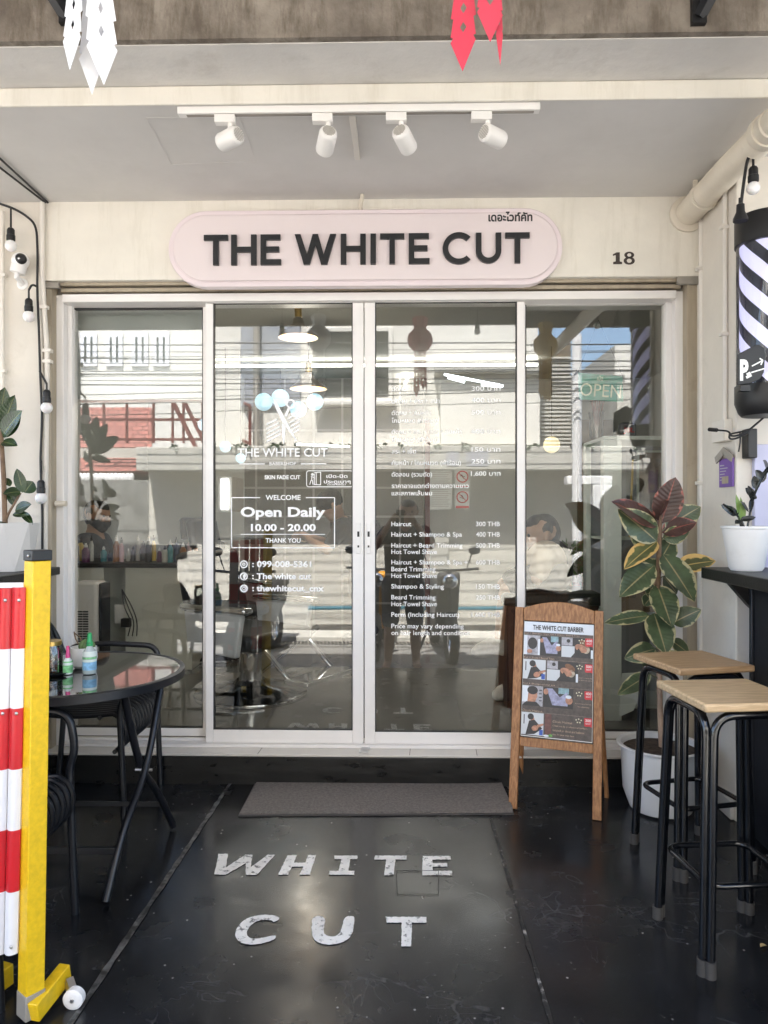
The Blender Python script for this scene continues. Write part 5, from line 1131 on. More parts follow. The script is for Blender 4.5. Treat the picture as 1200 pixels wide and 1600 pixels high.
a = P(745, 90, -2.06); lantern('red cut-paper lantern tail hanging at the top right of centre', a.x, a.y, 2.58, M['paperr'], 2.185, False, 2, 'paper lanterns under the awning', ((-.021, .0, .044, -.25, 1.0), (.019, -.008, .046, .2, .84), (.036, .012, .012, 0, .93)))
lantern('golden cut-paper lantern seen only mirrored in the right glass panel', 1.10, -2.06, 2.56, M['papery'], 2.16, True, 3, 'paper lanterns under the awning')
# a few dry leaves on the floor
a = G(1188, 1482, .004); tag(MB().leaf(a, (1, .4, .12), (0, 0, 1), .028, .014, .3, .4, 6).build('fallen_leaf', pm('dry_leaf', (.45, .33, .15), .7)), 'small dry yellow leaf on the floor right of the near stool', 'leaf')

# ================================================================ INTERIOR OF THE SHOP
IX0, IX1, IY, FZ, CZ = -2.75, 2.7, 8.0, .199, 2.75
MB().box(IX0, IX1, .101, IY, FZ-.05, FZ).build('interior_floor', M['intfloor'], shop, smooth=False)
MB().box(IX0, IX1, .101, IY, CZ, CZ+.05).build('interior_ceiling', M['intceil'], shop, smooth=False)
MB().box(IX0-.08, IX0, .101, IY, FZ-.05, CZ+.05).build('interior_wall', M['intwall'], shop, smooth=False)
MB().box(IX1, IX1+.08, .101, IY, FZ-.05, CZ+.05).build('interior_wall', M['intwall'], shop, smooth=False)
MB().box(IX0-.08, IX1+.08, IY, IY+.08, FZ-.05, CZ+.05).build('interior_wall', M['intwall'], shop, smooth=False)
MB().box(P(382, 950, 4.5).x, P(662, 950, 4.5).x, 4.5, 4.6, FZ, CZ-.001).build('tiled_partition', M['darktile'], shop, smooth=False)
MB().box(IX0, P(382, 950, 4.5).x-.001, 4.5, 4.6, FZ, CZ-.001).build('side_partition', M['intwall'], shop, smooth=False)
xq = P(663, 900, 4.6).x; MB().box(xq, IX1, 4.6, 4.7, FZ, CZ-.001).build('rear_partition', M['intwall'], shop, smooth=False)
MB().box(P(905, 900, 4.5).x, P(960, 900, 4.5).x, 4.55, 4.599, FZ, 2.3).build('rear_door', M['woodshutter'], shop, bevel=.004)
MB().box(P(664, 900, 4.5).x, P(672, 900, 4.5).x, 4.55, 4.599, FZ, 2.3).build('rear_door_frame', M['maroon'], shop)
def led(label, a, b, r, mat, group=None):
    t = thing('led_tube', label, 'led light', Vector(a)*.5+Vector(b)*.5, 0, group); MB().tube([a, b], r, 8).build('tube', mat, t); return t
ledm = emit('led_white', (1, .97, .90), 4.0); ledb = emit('led_cool', (.85, .93, 1), 1.2); warm = emit('warm_shade_glow', (1, .60, .25), .12); globe = emit('globe_glow', (.55, .85, 1.0), .09); globey = emit('yellow_globe_glow', (1, .84, .5), .12)
z_ = CZ-.06; a = PZ(300, 572, z_); b = PZ(830, 580, z_); led('long ceiling light strip nearest the door glass', (a.x, a.y, z_), (b.x, a.y, z_), .012, ledm)
a = PZ(333, 605, z_); b = PZ(372, 650, z_); led('left slanting ceiling light strip', a, b, .012, ledm); c = PZ(572, 651, z_); led('rear ceiling light strip joining the slanting ones', b, c, .011, ledm)
a = PZ(637, 590, z_); b = PZ(612, 650, z_); led('right slanting ceiling light strip', a, b, .012, ledm)
for s, x0, y0, x1, y1, yy in (('upper cool white tube over the shampoo corner', 694, 585, 786, 603, 2.6), ('lower cool white tube over the shampoo corner', 700, 590, 726, 597, 2.9), ('cool white tube at the end of the shampoo corner', 752, 601, 784, 604, 2.9), ('cool white tube low behind the painted shop name', 463, 694, 546, 698, 4.0)):
    led(s, P(x0, y0, yy), P(x1, y1, yy), .010, ledb)
v0, v1 = P(351, 748, 2.9), P(351, 796, 2.9); mr_ = thing('mirror_light', 'upright lit mirror lamp behind the glass left of the opening hours', 'mirror light', v1)
MB().tube([v0+Vector((-.02, 0, 0)), v1+Vector((-.02, 0, 0))], .012, 8).tube([v0+Vector((.02, 0, 0)), v1+Vector((.02, 0, 0))], .012, 8).build('tube', ledb, mr_); MB().box(v0.x-.06, v0.x+.06, 2.92, 3.399, v1.z-.02, v0.z+.02).build('frame', M['shutter'], mr_)
PEN_W = 1.8
def pendant(label, cx, cy, wpx, yy):
    c = P(cx, cy, yy); r = wpx/2*(3.5+yy)/FPX; t = thing('pendant_lamp', label, 'pendant lamp', c, 0, 'pendant lamps inside the shop')
    MB().lathe([(r, 0), (r*.99, .008), (r*.55, .06), (r*.3, .085), (r*.24, .12), (r*.12, .13)], 36, c, cap=False).build('shade', M['shutter'], t, solid=.003)
    MB().lathe([(r*.93, .004), (r*.5, .05), (r*.2, .07)], 32, c, cap=True).build('lit_inside', warm, t)
    MB().lathe([(r*.16, .13), (r*.18, .14), (r*.18, .20), (r*.06, .215)], 18, c).build('lamp_holder', M['brass'], t)
    MB().tube([c+Vector((0, 0, .21)), (c.x, c.y, CZ)], .004, 6).build('cord', M['cable'], t)
    pl = bpy.data.lights.new('pendant_light', 'POINT'); pl.energy = PEN_W; pl.color = (1, .9, .76); pl.shadow_soft_size = .12; po_ = bpy.data.objects.new('pendant_light', pl); COL.objects.link(po_); po_.location = c-Vector((0, 0, .16)); adopt(po_, t, False); return t
pendant('nearer grey pendant lamp with warm lit shade behind the second glass panel', 466, 528, 63, 1.1)
pendant('farther grey pendant lamp with warm lit shade below the nearer one', 482, 608, 59, 2.3)
for k, (x, y, r, yy, lab) in enumerate(((412, 628, 14, 4.2, 'leftmost pale blue lit globe above the scissors emblem'), (438, 622, 14, 4.0, 'pale blue lit globe at the scissors handle'), (466, 640, 13, 4.3, 'lowest pale blue lit globe by the scissors emblem'), (492, 628, 13.5, 4.4, 'rightmost pale blue lit globe by the scissors emblem'),
     (352, 698, 9, 3.0, 'white glowing ball standing in for a sun reflection beside the first letter of the shop name on the glass'), (376, 716, 8, 3.1, 'white glowing ball standing in for a sun reflection over the first letter of the shop name on the glass'), (319, 664, 10, 3.2, 'white glowing ball standing in for a sun reflection at the edge of the left glass panel'), (862, 695, 13, 3.0, 'yellowish lit globe behind the right glass panel'))):  # the three white ones are glowing stand-ins for round sun reflections
    c = P(x, y, yy); rr3 = r*(3.5+yy)/FPX; t = thing('globe_lamp', lab, 'globe lamp', c, 0, 'globe lamps inside the shop'); MB().ball((0, 0, 0), rr3, 20, 12).build('globe', globey if k == 7 else globe, t, local=True); MB().tube([(0, 0, rr3), (0, 0, CZ-c.z)], .003, 5).build('cord', M['cable'], t, local=True)

# roller blind, left panel
bl0, bl1 = P(111, 478, .10), P(322, 622, .10)
rb = thing('roller_blind', 'pale grey roller blind half lowered behind the left glass panel', 'blind', (0, .13, 2.3))
MB().box(bl0.x, bl1.x, .125, .128, bl1.z, P(0, 472, .1).z).build('fabric', pm('blind_fabric', (.44, .47, .46), .9), rb); MB().box(bl0.x, bl1.x, .118, .135, bl1.z-.02, bl1.z).build('bottom_bar', M['white'], rb, bevel=.003)
# open sign
os_ = thing('open_sign', 'teal hanging OPEN sign with white letters behind the right glass panel', 'sign', P(940, 605, .09))
q4 = [P(x, y, .09) for x, y in ((903, 582), (973, 588), (974, 628), (905, 624))]
mb = MB(); mb.v = q4+[p+Vector((0, .004, 0)) for p in q4]
for f in ((3, 2, 1, 0), (4, 5, 6, 7), (0, 1, 5, 4), (1, 2, 6, 5), (2, 3, 7, 6), (3, 0, 4, 7)): mb.face(f)
mb.build('board', pm('teal_print', (.0, .27, .21), .4, var=.1, col2=(.0, .20, .09), vs=9), os_, smooth=False)
ow = MB(); a, b = P(906, 618, .088), P(970, 596, .088); OM = fac(.0885) @ Matrix.Rotation(R_(-4), 4, 'Z')
OM = Matrix.Translation(Vector((a.x, .0885, a.z))) @ fac(0) @ Matrix.Rotation(R_(-4), 4, 'Z')
write(ow, 'OPEN', 0, b.x-a.x, 0, .062, OM, .0); write(ow, 'เปิด', .078, .105, .078, .102, OM, .0); ow.build('lettering', pm('cream_print', (.72, .74, .55), .5), os_)
MB().tube([q4[0], P(935, 500, .09), q4[1]], .0015, 5).build('cord', M['cable'], os_)
# stickers and notices on the inside of the price-list panel
def sheet(name, label, x0, y0, x1, y1, yy, mat, cat='notice'):
    t = thing(name, label, cat, P((x0+x1)/2, y1, yy)); a, b = P(x0, y1, yy), P(x1, y0, yy); MB().box(a.x, b.x, yy, yy+.0015, a.z, b.z).build('sheet', mat, t, smooth=False); return t, a, b
pap = pm('translucent_paper', (.46, .45, .42), .6)
NY = .03
t, a, b = sheet('printed_notice', 'pale sheet of fine print on the price-list panel beside the no smoking sign', 672, 735, 706, 796, NY, pap)
mb = MB()
for i in range(17): z = b.z-.012-i*.0100; mb.box(a.x+.006, b.x-.006-.02*((i*7) % 5)/5, NY-.0012, NY-.0004, z, z+.0028)
mb.build('printing', M['shutter'], t)
redp = pm('red_print', (.45, .03, .03), .5)
for k, (y0, y1, lab) in enumerate(((734, 762, 'white no smoking sign with red circle, above the other red circle sign'), (766, 795, 'white prohibition sign with red circle and red foot strip, below the no smoking sign'))):
    t, a, b = sheet('prohibition_sign', lab, 711, y0, 734, y1, NY, pap, 'sign'); cx, cz, r = (a.x+b.x)/2, b.z-.033, .026; mb = MB()
    mb.tube([(cx+r*math.cos(i*.26), NY-.001, cz+r*math.sin(i*.26)) for i in range(24)], .003, 6, closed=True).bar((cx-r*.7, NY-.001, cz+r*.7), (cx+r*.7, NY-.001, cz-r*.7), .005, .003)
    mb.box(a.x+.004, b.x-.004, NY-.0015, NY-.0004, a.z+.003, a.z+(.014 if k else .007)); mb.build('prohibition_mark', redp, t); s = MB(); s.bar((cx-.013, NY-.001, cz+.004*(1-k)), (cx+.013, NY-.001, cz-.01*k), .005, .002).tube([(cx+.006, NY-.001, cz-.008), (cx-.004, NY-.001, cz+.010)], .0025, 5); s.build('pictogram', M['black'], t)

# counter with bottles on the left
cy0 = 1.62; zt_c = P(200, 880, cy0).z
cb = thing('styling_counter', 'long pale cabinet counter with dark top inside the left panel', 'counter', (-1.2, cy0+.2, FZ))
MB().box(P(100, 880, cy0).x, P(330, 880, cy0).x, cy0-.02, cy0+.45, zt_c-.03, zt_c).build('counter_top', M['bframe'], cb, bevel=.003)
for x0, x1 in ((116, 162), (196, 300)): MB().box(P(x0, 900, cy0).x, P(x1, 900, cy0).x, cy0+.0, cy0+.43, FZ, zt_c-.031).build('cabinet', M['cabinet'], cb, bevel=.003)
rnd = random.Random(5)
cols = [(.02, .02, .022), (.55, .38, .42), (.05, .25, .30), (.6, .42, .05), (.5, .5, .48), (.03, .05, .12), (.12, .03, .10), (.10, .10, .11), (.35, .15, .05), (.62, .62, .6)]
names = ['black', 'pink', 'teal', 'amber', 'pale grey', 'dark blue', 'plum', 'charcoal', 'brown', 'white']; ords = ['', 'short ', 'tall ', 'slim ', 'wide ']
xs = [118, 126, 134, 143, 162, 172, 182, 190, 200, 208, 216, 224, 232, 240, 249, 258, 266, 276, 286, 296, 306]
for i, xpx in enumerate(xs):
    yy = cy0+.08+rnd.random()*.2; ci = (i*3+(i//10)*4) % 10; h = .08+rnd.random()*.12; r = .014+rnd.random()*.014; x = P(xpx, 870, yy).x
    t = thing('bottle', 'salon bottles, jars and tubes lined up along the counter inside the left panel', 'bottle', (x, yy, zt_c+.0005), 0, 'bottles on the styling counter')
    bm2 = M.setdefault('bottle%d' % ci, pm('bottle_%s' % names[ci].replace(' ', '_'), cols[ci], .3))
    MB().lathe([(r, 0), (r, h*.62), (r*.5, h*.75), (r*.42, h*.78)], 16).build('body', bm2, t, local=True); MB().lathe([(r*.5, h*.781), (r*.5, h*.9), (r*.25, h*.92), (r*.25, h)], 12).build('cap', M['black' if i % 2 else 'white'], t, local=True)
# tower fan
tf_c = P(140, 1000, 1.35); tfz = P(140, 908, 1.35).z
tfan = thing('tower_fan', 'white tower fan with slotted grille in front of the cabinet counter', 'fan', (tf_c.x, 1.35, FZ))
hw = 22*(3.5+1.35)/FPX
MB().box(tf_c.x-hw, tf_c.x+hw*.86, 1.27, 1.45, FZ+.06, tfz).build('body', M['white'], tfan, bevel=.02); MB().box(tf_c.x+hw*.87, tf_c.x+hw*1.06, 1.30, 1.46, FZ+.06, tfz-.01).build('back_shell', M['black'], tfan, bevel=.01)
MB().lathe([(.14, 0), (.14, .015), (.05, .03), (.05, .07)], 30, (tf_c.x, 1.37, FZ+.0005)).build('base', M['white'], tfan)
gg_ = MB(); z0, z1 = P(140, 1030, 1.27).z, P(140, 953, 1.27).z; n = 20
for i in range(n): z = z0+(z1-z0)*i/n; [gg_.box(tf_c.x-hw*.94+j*hw*.42, tf_c.x-hw*.94+j*hw*.42+hw*.38, 1.266, 1.2695, z, z+.0085) for j in range(3)]
gg_.build('grille', M['black'], tfan)
# sockets and leads
so_ = thing('wall_socket', 'white socket strip with plugs and leads between the two cabinets', 'socket', P(182, 970, 1.6)); c = P(184, 965, 1.6)
MB().box(c.x-.02, c.x+.05, 1.59, 1.62, c.z-.04, c.z+.09).build('plate', M['white'], so_, bevel=.003); MB().cbox((c.x+.07, 1.57, c.z-.03), .06, .05, .06).build('plug', M['black'], so_, bevel=.004)
ld = MB()
for k in range(3): ld.tube(fillet([c+Vector((.04, -.03, .2)), c+Vector((.06+.03*k, -.05, .08)), c+Vector((.12+.02*k, -.06, -.02)), c+Vector((.09+.03*k, -.05, -.12))], .06), .004, 6)
ld.build('lead', M['cable'], so_)

def barber_chair(label, px_, py_, rz):
    c = PZ(px_, py_, FZ); t = thing('barber_chair', label, 'barber chair', (c.x, c.y, FZ), rz, 'barber chairs inside the shop')
    MB().lathe([(.335, 0.0005), (.335, .022), (.32, .03), (.10, .075), (.085, .10)], 48).build('base', M['darkbase'], t, local=True)
    MB().lathe([(.336, .004), (.3385, .012), (.336, .02)], 48, cap=False).build('base_trim', M['chrome'], t, local=True)
    MB().lathe([(.07, .10), (.07, .26), (.05, .26), (.05, .31)], 28).build('column', M['chrome'], t, local=True)
    MB().box(-.27, .27, -.26, .25, .31, .41).build('seat', M['seatpad'], t, bevel=.03, local=True)
    MB().box(-.24, .24, -.05, .05, 0, .46, Matrix.Translation((0, .25, .41)) @ Matrix.Rotation(R_(-14), 4, 'X')).build('backrest', M['seatpad'], t, bevel=.03, local=True)
    MB().box(-.12, .12, -.03, .03, 0, .18, Matrix.Translation((0, .37, .88)) @ Matrix.Rotation(R_(-14), 4, 'X')).build('headrest', M['seatpad'], t, bevel=.02, local=True)
    for s in (-1, 1):
        a = MB().box(s*.27, s*.35, -.26, .24, .535, .575).build('armrest', M['chrome'], t, bevel=.015, local=True); MB().prism([(-.18, .29), (.19, .31), (.22, .53), (-.22, .53)], lambda y, z: (s*.29, y, z), lambda y, z: (s*.33, y, z)).build('side_panel', M['padgrey'], a, bevel=.01, local=True)
    MB().bar((-.2, -.28, .33), (-.2, -.48, .16), .03, .02).bar((.2, -.28, .33), (.2, -.48, .16), .03, .02).box(-.23, .23, -.60, -.44, .16, .19).build('footrest', M['chrome'], t, bevel=.006, local=True)
    MB().tube([(.06, -.02, .12), (.36, -.16, .33)], .010, 10).build('pump_lever', M['chrome'], t, local=True); MB().tube([(.33, -.145, .31), (.42, -.19, .372)], .02, 12).build('lever_grip', M['black'], t, local=True); return t
barber_chair('black and chrome barber chair behind the opening hours lettering', 392, 1086, R_(60))
barber_chair('black and chrome barber chair half hidden behind the left panel frame', 338, 1024, R_(40))
# display cabinet at the right
dc_ = thing('display_cabinet', 'mint white glass display cabinet behind the right panel', 'cabinet', P(985, 1140, .5))
dy0, dy1 = .42, .85; xa, xb2 = P(943, 900, dy0).x, 1.64; ztop = P(980, 681, dy0).z
MB().box(xa, xa+28*(3.5+dy0)/FPX, dy0, dy0+.06, FZ, ztop-.021).build('post', M['mint'], dc_, bevel=.003); MB().box(xa, xb2, dy0, dy1, ztop-.02, ztop).build('top', M['mint'], dc_, bevel=.003)
MB().box(xa+.0, xa+.03, dy1-.06, dy1, FZ, ztop-.021).build('post', M['mint'], dc_, bevel=.003); MB().box(xa+.031, xb2, dy1-.02, dy1-.001, FZ, ztop-.021).build('back_panel', M['opblue'], dc_)
for z in (.25, .75, 1.15): MB().box(xa+.031, xb2, dy0+.061, dy1-.021, z, z+.012).build('shelf', M['mint'], dc_)
MB().box(xa+.1, xb2, dy0+.02, dy0+.025, FZ, ztop-.021).build('glass_front', M['clearglass'], dc_)
sp_ = thing('speaker', 'small dark portable speaker on top of the display cabinet', 'speaker', P(980, 680, .55)); c = P(980, 680, .55); c.z = ztop
MB().box(c.x-.045, c.x+.045, .52, .58, ztop+.0005, ztop+.085).build('body', pm('speaker_cloth', (.16, .165, .17), .8, bump=.3, bs=300), sp_, bevel=.018)
mb = MB(); write(mb, 'JBL', c.x-.03, c.x+.03, ztop+.02, ztop+.055, fac(.519), .05); mb.build('lettering', redp, sp_)
vs_ = P(926, 710, .6); vt = thing('flower_vase', 'clear vase of dried reddish flowers beside the speaker', 'vase', (vs_.x+.02, .6, ztop))
MB().lathe([(.035, .001), (.04, .01), (.038, .10), (.045, .15), (.043, .15), (.036, .10), (.036, .012)], 26, cap=False).build('vase_glass', M['clearglass'], vt, local=True)
fl = MB()
for i in range(16):
    a_ = i*2.4; e = Vector((.11*math.cos(a_)*random.random(), .08*math.sin(a_), .25+.09*random.random())); fl.tube([(0, 0, .02), e*.5+Vector((0, 0, .03)), e], .0022, 5); fl.ball(e, .010, 7, 5); fl.ball(e*.9+Vector((.01, 0, 0)), .008, 7, 5)
fl.build('dried_flowers', pm('dried_flower', (.20, .06, .05), .8, var=.4, vs=60), vt, local=True)
pfy = 1.2
t, a, b = sheet('picture_frame', 'brown framed picture leaning inside the display cabinet', 999, 707, 1034, 840, .74, pm('brown_picture', (.24, .16, .12), .5, var=.4, vs=14), 'picture')
MB().box(a.x-.012, b.x+.012, .742, .755, a.z-.012, b.z+.012).build('frame', M['mint'], t, bevel=.002)
a, b = P(984, 840, .60), P(989, 718, .60); tag(MB().tube([a, b], .006, 10).build('brass_rod', M['brass']), 'thin brass rod standing inside the display cabinet', 'rod')
bx = thing('cardboard_box', 'brown cardboard box with small print behind the rubber plant', 'box', P(1005, 1030, .48)); a, b = P(971, 1032, .49), P(1040, 973, .49)
MB().box(a.x, min(b.x, xb2), .49, .62, .763, .763+.175).build('carton', pm('cardboard', (.33, .21, .12), .8), bx, bevel=.003)
mb = MB()
for i in range(3): write(mb, 'ขนม', a.x+.03+i*.075, a.x+.075+i*.075, .84, .86, fac(.4885), .0)
mb.build('printing', M['ink'], bx)
tb_ = thing('leaflet', 'pale leaflet leaning low behind the right glass panel', 'leaflet', P(985, 1120, .2)); q4 = [P(x, y, .2) for x, y in ((968, 1120), (972, 1052), (1014, 1050), (990, 1110))]
mb = MB(); mb.v = q4+[p+Vector((0, .003, 0)) for p in q4]
for f in ((0, 1, 2, 3), (7, 6, 5, 4), (0, 4, 5, 1), (1, 5, 6, 2), (2, 6, 7, 3), (3, 7, 4, 0)): mb.face(f)
mb.build('sheet', M['mint'], tb_, smooth=False)
# bushy plant in a terracotta pot
ip = P(890, 950, 1.3); it_ = thing('potted_plant', 'small bushy plant in a red pot behind the A-frame board', 'potted plant', (ip.x, 1.3, FZ))
MB().lathe([(.14, 0), (.14, .5), (.15, .52)], 26).build('plinth', M['mint'], it_, local=True); MB().lathe([(.06, .521), (.09, .62), (.095, .64), (.08, .64), (.07, .60)], 26, cap=False).build('pot', pm('terracotta', (.28, .08, .05), .7), it_, local=True)
mb = MB()
for i in range(260):
    d_ = Vector((random.gauss(0, 1), random.gauss(0, 1), random.gauss(.2, .8))).normalized(); p = Vector((0, 0, .76))+d_*.16*random.random()**.4; mb.leaf(p, d_, (0, -.4, 1), .04, .016, .3, .1, 4)
mb.build('foliage', pm('small_leaf', (.11, .19, .07), .6, var=.5, vs=40), it_, local=True, angle=180)
# waiting bench
wb = thing('waiting_bench', 'dark waiting seat behind the A-frame board with a person on it', 'bench', P(850, 1140, .75)); xa, xb2 = P(778, 930, .8).x, P(930, 930, .8).x; zs = P(850, 926, .65).z
MB().box(xa, xb2, .60, 1.05, zs-.07, zs).build('seat', M['seatpad'], wb, bevel=.02)
for x in (xa+.03, xb2-.07): MB().box(x, x+.05, .64, 1.0, FZ, zs-.071).build('leg', pm('dark_red_wood', (.05, .014, .012), .5), wb, bevel=.003)

# ================================================================ PEOPLE
def evalmesh(o):
    dg = bpy.context.evaluated_depsgraph_get(); return bpy.data.meshes.new_from_object(o.evaluated_get(dg))
def flesh(name, caps, mat, parent, voxel=.009, it=6):
    mb = MB()
    for a, ra, b, rb in caps:
        a, b = Vector(a), Vector(b); L = (b-a).length; n = max(2, int(L/(min(ra, rb)*.35))+1)
        mb.ball(a, ra, 14, 10); mb.ball(b, rb, 14, 10)
        if L > 1e-4: mb.tube([a.lerp(b, i/n) for i in range(n+1)], [ra+(rb-ra)*i/n for i in range(n+1)], 14)
    o = mb.build(name, mat); r = o.modifiers.new('r', 'REMESH'); r.mode = 'VOXEL'; r.voxel_size = voxel; s = o.modifiers.new('s', 'SMOOTH'); s.factor = .5; s.iterations = it
    me = evalmesh(o); me.materials.clear(); me.materials.append(mat); me.shade_smooth(); o.modifiers.clear(); old = o.data; o.data = me; bpy.data.meshes.remove(old); me.name = name
    if parent is not None: adopt(o, parent)
    return o
def head_caps(c, f, up, r=.098):
    f = Vector(f).normalized(); up = Vector(up); up = (up-f*up.dot(f)).normalized(); s = f.cross(up)
    C = lambda a, b, d: c+f*a*r+s*b*r+up*d*r
    caps = [(C(-.12, 0, .25), r*.98, C(.12, 0, .22), r*.90), (C(.25, 0, -.2), r*.72, C(.42, 0, -.85), r*.42), (C(.1, .2, -.6), r*.5, C(.1, -.2, -.6), r*.5), (C(.93, 0, .05), r*.10, C(1.10, 0, -.28), r*.15), (C(.85, .32, .22), r*.12, C(.85, -.32, .22), r*.12), (C(.78, .45, -.25), r*.2, C(.78, .45, -.25), r*.2), (C(.78, -.45, -.25), r*.2, C(.78, -.45, -.25), r*.2),
            (C(.86, .14, -.58), r*.10, C(.86, -.14, -.58), r*.10)]
    for q in (1, -1): caps.append((C(-.08, q*.94, .12), r*.16, C(-.02, q*.93, -.2), r*.11))
    return caps, C, f, s, up
def hand(caps, wrist, d, nrm, side, curl=.6, k=1.0):
    d = Vector(d).normalized(); n = Vector(nrm); n = (n-d*n.dot(d)).normalized(); s = d.cross(n)*side
    for q in (-.024, -.008, .008, .024): caps.append((wrist+d*.01+s*q*.8*k, .013*k, wrist+d*.085*k+s*q*k, .0115*k))
    for q, L in ((-.029, .068), (-.0097, .08), (.0097, .075), (.029, .058)):
        b = wrist+d*.09*k+s*q*k; m_ = b+(d*math.cos(curl)+n*math.sin(curl))*L*.55*k; e = m_+(d*math.cos(curl*2.1)+n*math.sin(curl*2.1))*L*.5*k; caps.append((b, .0092*k, m_, .0085*k)); caps.append((m_, .0085*k, e, .0072*k))
    b = wrist+d*.025*k-s*.024*k; m_ = b-s*.03*k+d*.03*k+n*.012*k; caps.append((b, .012*k, m_, .0105*k)); caps.append((m_, .0105*k, m_+d*.028*k+n*.01*k, .0085*k))
def person(label, J, skin, face, up=(0, 0, 1), top=None, bottom=None, topmat=None, botmat=None, shoes=None, shoemat=None, hair=True, hands=(None, None), cat='person', beard=False, cap=False, long_sleeve=False, socks=False, legs=True):
    base = (J['footL']+J['footR'])/2 if legs else J['pelvis']; t = thing('person', label, cat, (base.x, base.y, base.z-.03))
    hc, C, f, s, u = head_caps(J['head'], face, up); caps = list(hc); cb_ = J['chest']; pv = J['pelvis']
    caps += [(J['head']-u*.07-f*.02, .055, J['neck'], .06), (J['neck'], .07, cb_, .12), (J['shL'], .055, J['shR'], .055), (cb_+(J['shL']-cb_)*.55, .10, pv+(J['hipL']-pv)*.6, .10), (cb_+(J['shR']-cb_)*.55, .10, pv+(J['hipR']-pv)*.6, .10), (cb_, .13, pv, .125)]
    for q in 'LR':
        caps += [(J['sh'+q], .056, J['el'+q], .041), (J['el'+q], .042, J['wr'+q], .027)]
        if legs: caps += [(J['hip'+q], .095, J['kn'+q], .058), (J['kn'+q], .056, J['kn'+q].lerp(J['an'+q], .35), .056), (J['kn'+q].lerp(J['an'+q], .35), .056, J['an'+q], .036), (J['an'+q], .036, J['foot'+q], .03), (J['an'+q]-Vector((0, 0, .02)), .034, J['foot'+q], .032)]
    body = flesh('body', caps, skin, t)
    hcaps = []
    for q, sd in (('L', 1), ('R', -1)):
        d, n, cu = hands[0 if q == 'L' else 1] or ((J['wr'+q]-J['el'+q]), f, .5); hand(caps, J['wr'+q], d, n, sd, cu)
    old = body.data; bpy.data.objects.remove(body); body = flesh('body', caps, skin, t, .0065, 5)
    ey = MB()
    for q in (.36, -.36): ey.ball(C(.84, q, .08), .013, 12, 8)
    ey.build('eyes', M['eye'], t)
    g = .018
    if topmat:
        tc_ = [(J['neck']-Vector((0, 0, .05)), .075, cb_, .14+g*.3), (J['shL'], .062+g*.3, J['shR'], .062+g*.3), (cb_+(J['shL']-cb_)*.55, .11+g*.4, pv+(J['hipL']-pv)*.6, .112+g*.3), (cb_+(J['shR']-cb_)*.55, .11+g*.4, pv+(J['hipR']-pv)*.6, .112+g*.3), (cb_, .14, pv, .137)]
        for q in 'LR': e = J['el'+q] if not long_sleeve else J['wr'+q]; m_ = J['sh'+q].lerp(J['el'+q], .72); tc_ += [(J['sh'+q], .066+g*.3, m_, .06)] + ([(m_, .06, J['el'+q], .054), (J['el'+q], .054, J['wr'+q].lerp(J['el'+q], .12), .042)] if long_sleeve else [])
        flesh('shirt', tc_, topmat, t, .011, 5)
    if botmat and legs:
        bc_ = [(pv+Vector((0, 0, .03)), .142, pv-Vector((0, 0, .03)), .142)]
        for q in 'LR': bc_ += [(J['hip'+q], .116, J['hip'+q].lerp(J['kn'+q], bottom or .8), .086)]
        flesh('shorts' if (bottom or .8) < 1 else 'trousers', bc_+([(J['kn'+q], .08, J['an'+q], .06) for q in 'LR'] if (bottom or 0) >= 1 else []), botmat, t, .011, 5)
    if hair and not cap: flesh('hair', [(C(-.2, 0, .36), .091, C(.2, 0, .52), .074), (C(-.34, 0, .1), .084, C(-.38, 0, -.25), .068), (C(-.12, .45, .30), .056, C(-.12, -.45, .30), .056)], M['hair'], t, .008, 3)
    if cap:
        co = flesh('cap', [(C(-.12, 0, .42), .105, C(.16, 0, .45), .098), (C(.5, 0, .42), .06, C(.5, 0, .42), .06)], M['shirtblack'], t, .008, 3); mb = MB(); n_ = 10
        for i in range(n_+1): a_ = R_(-60+120*i/n_); mb.v += [C(.75*math.cos(a_)+.1, .85*math.sin(a_), .32), C(1.55*math.cos(a_)+.1, .95*math.sin(a_), .22)]
        for i in range(n_): mb.face([2*i, 2*i+1, 2*i+3, 2*i+2])
        mb.build('cap_peak', M['shirtblack'], t, solid=.006)
    if beard: flesh('beard', [(C(.45, .38, -.55), .045, C(.55, -.38, -.55), .045), (C(.5, 0, -.85), .05, C(.62, 0, -.75), .045), (C(.1, .7, -.45), .03, C(.45, .42, -.65), .04), (C(.1, -.7, -.45), .03, C(.45, -.42, -.65), .04)], M['hair'], t, .008, 3)
    if shoes and legs:
        for q in 'LR':
            an, ft = J['an'+q], J['foot'+q]; dd = (ft-an); 
            if shoes == 'sneaker':
                dn = (ft-an).normalized(); dv = Vector(J.get('sole'+q, (0, 0, -1))); heel = an+dv*.045-dn*.045+dv*0; toe = ft+dn*.03
                so2 = flesh('sneaker', [(heel, .042, ft, .043), (ft, .043, toe, .034), (an+dv*.0, .045, an+dv*.045, .046), (an.lerp(ft, .5), .045, ft, .04)], shoemat, t, .007, 3)
                flesh('sole', [(heel+dv*.03-dn*.01, .022, ft+dv*.022, .026), (ft+dv*.022, .026, toe+dv*.012, .022)], M['sole'], so2, .007, 3)
            else:
                dn = Vector((dd.x, dd.y, 0)).normalized(); a_ = Vector((an.x, an.y, ft.z-.034))-dn*.05; b_ = Vector((ft.x, ft.y, ft.z-.034))+dn*.04
                so2 = flesh('sandal', [(a_, .022, b_, .03)], M['sandal'], t, .008, 3)
                MB().tube([b_-dn*.03+Vector((-.045, 0, .0)), b_-dn*.03+Vector((0, 0, .07)), b_-dn*.03+Vector((.045, 0, .0))], .008, 8).build('strap', M['sandal'], so2)
    return t
V = Vector
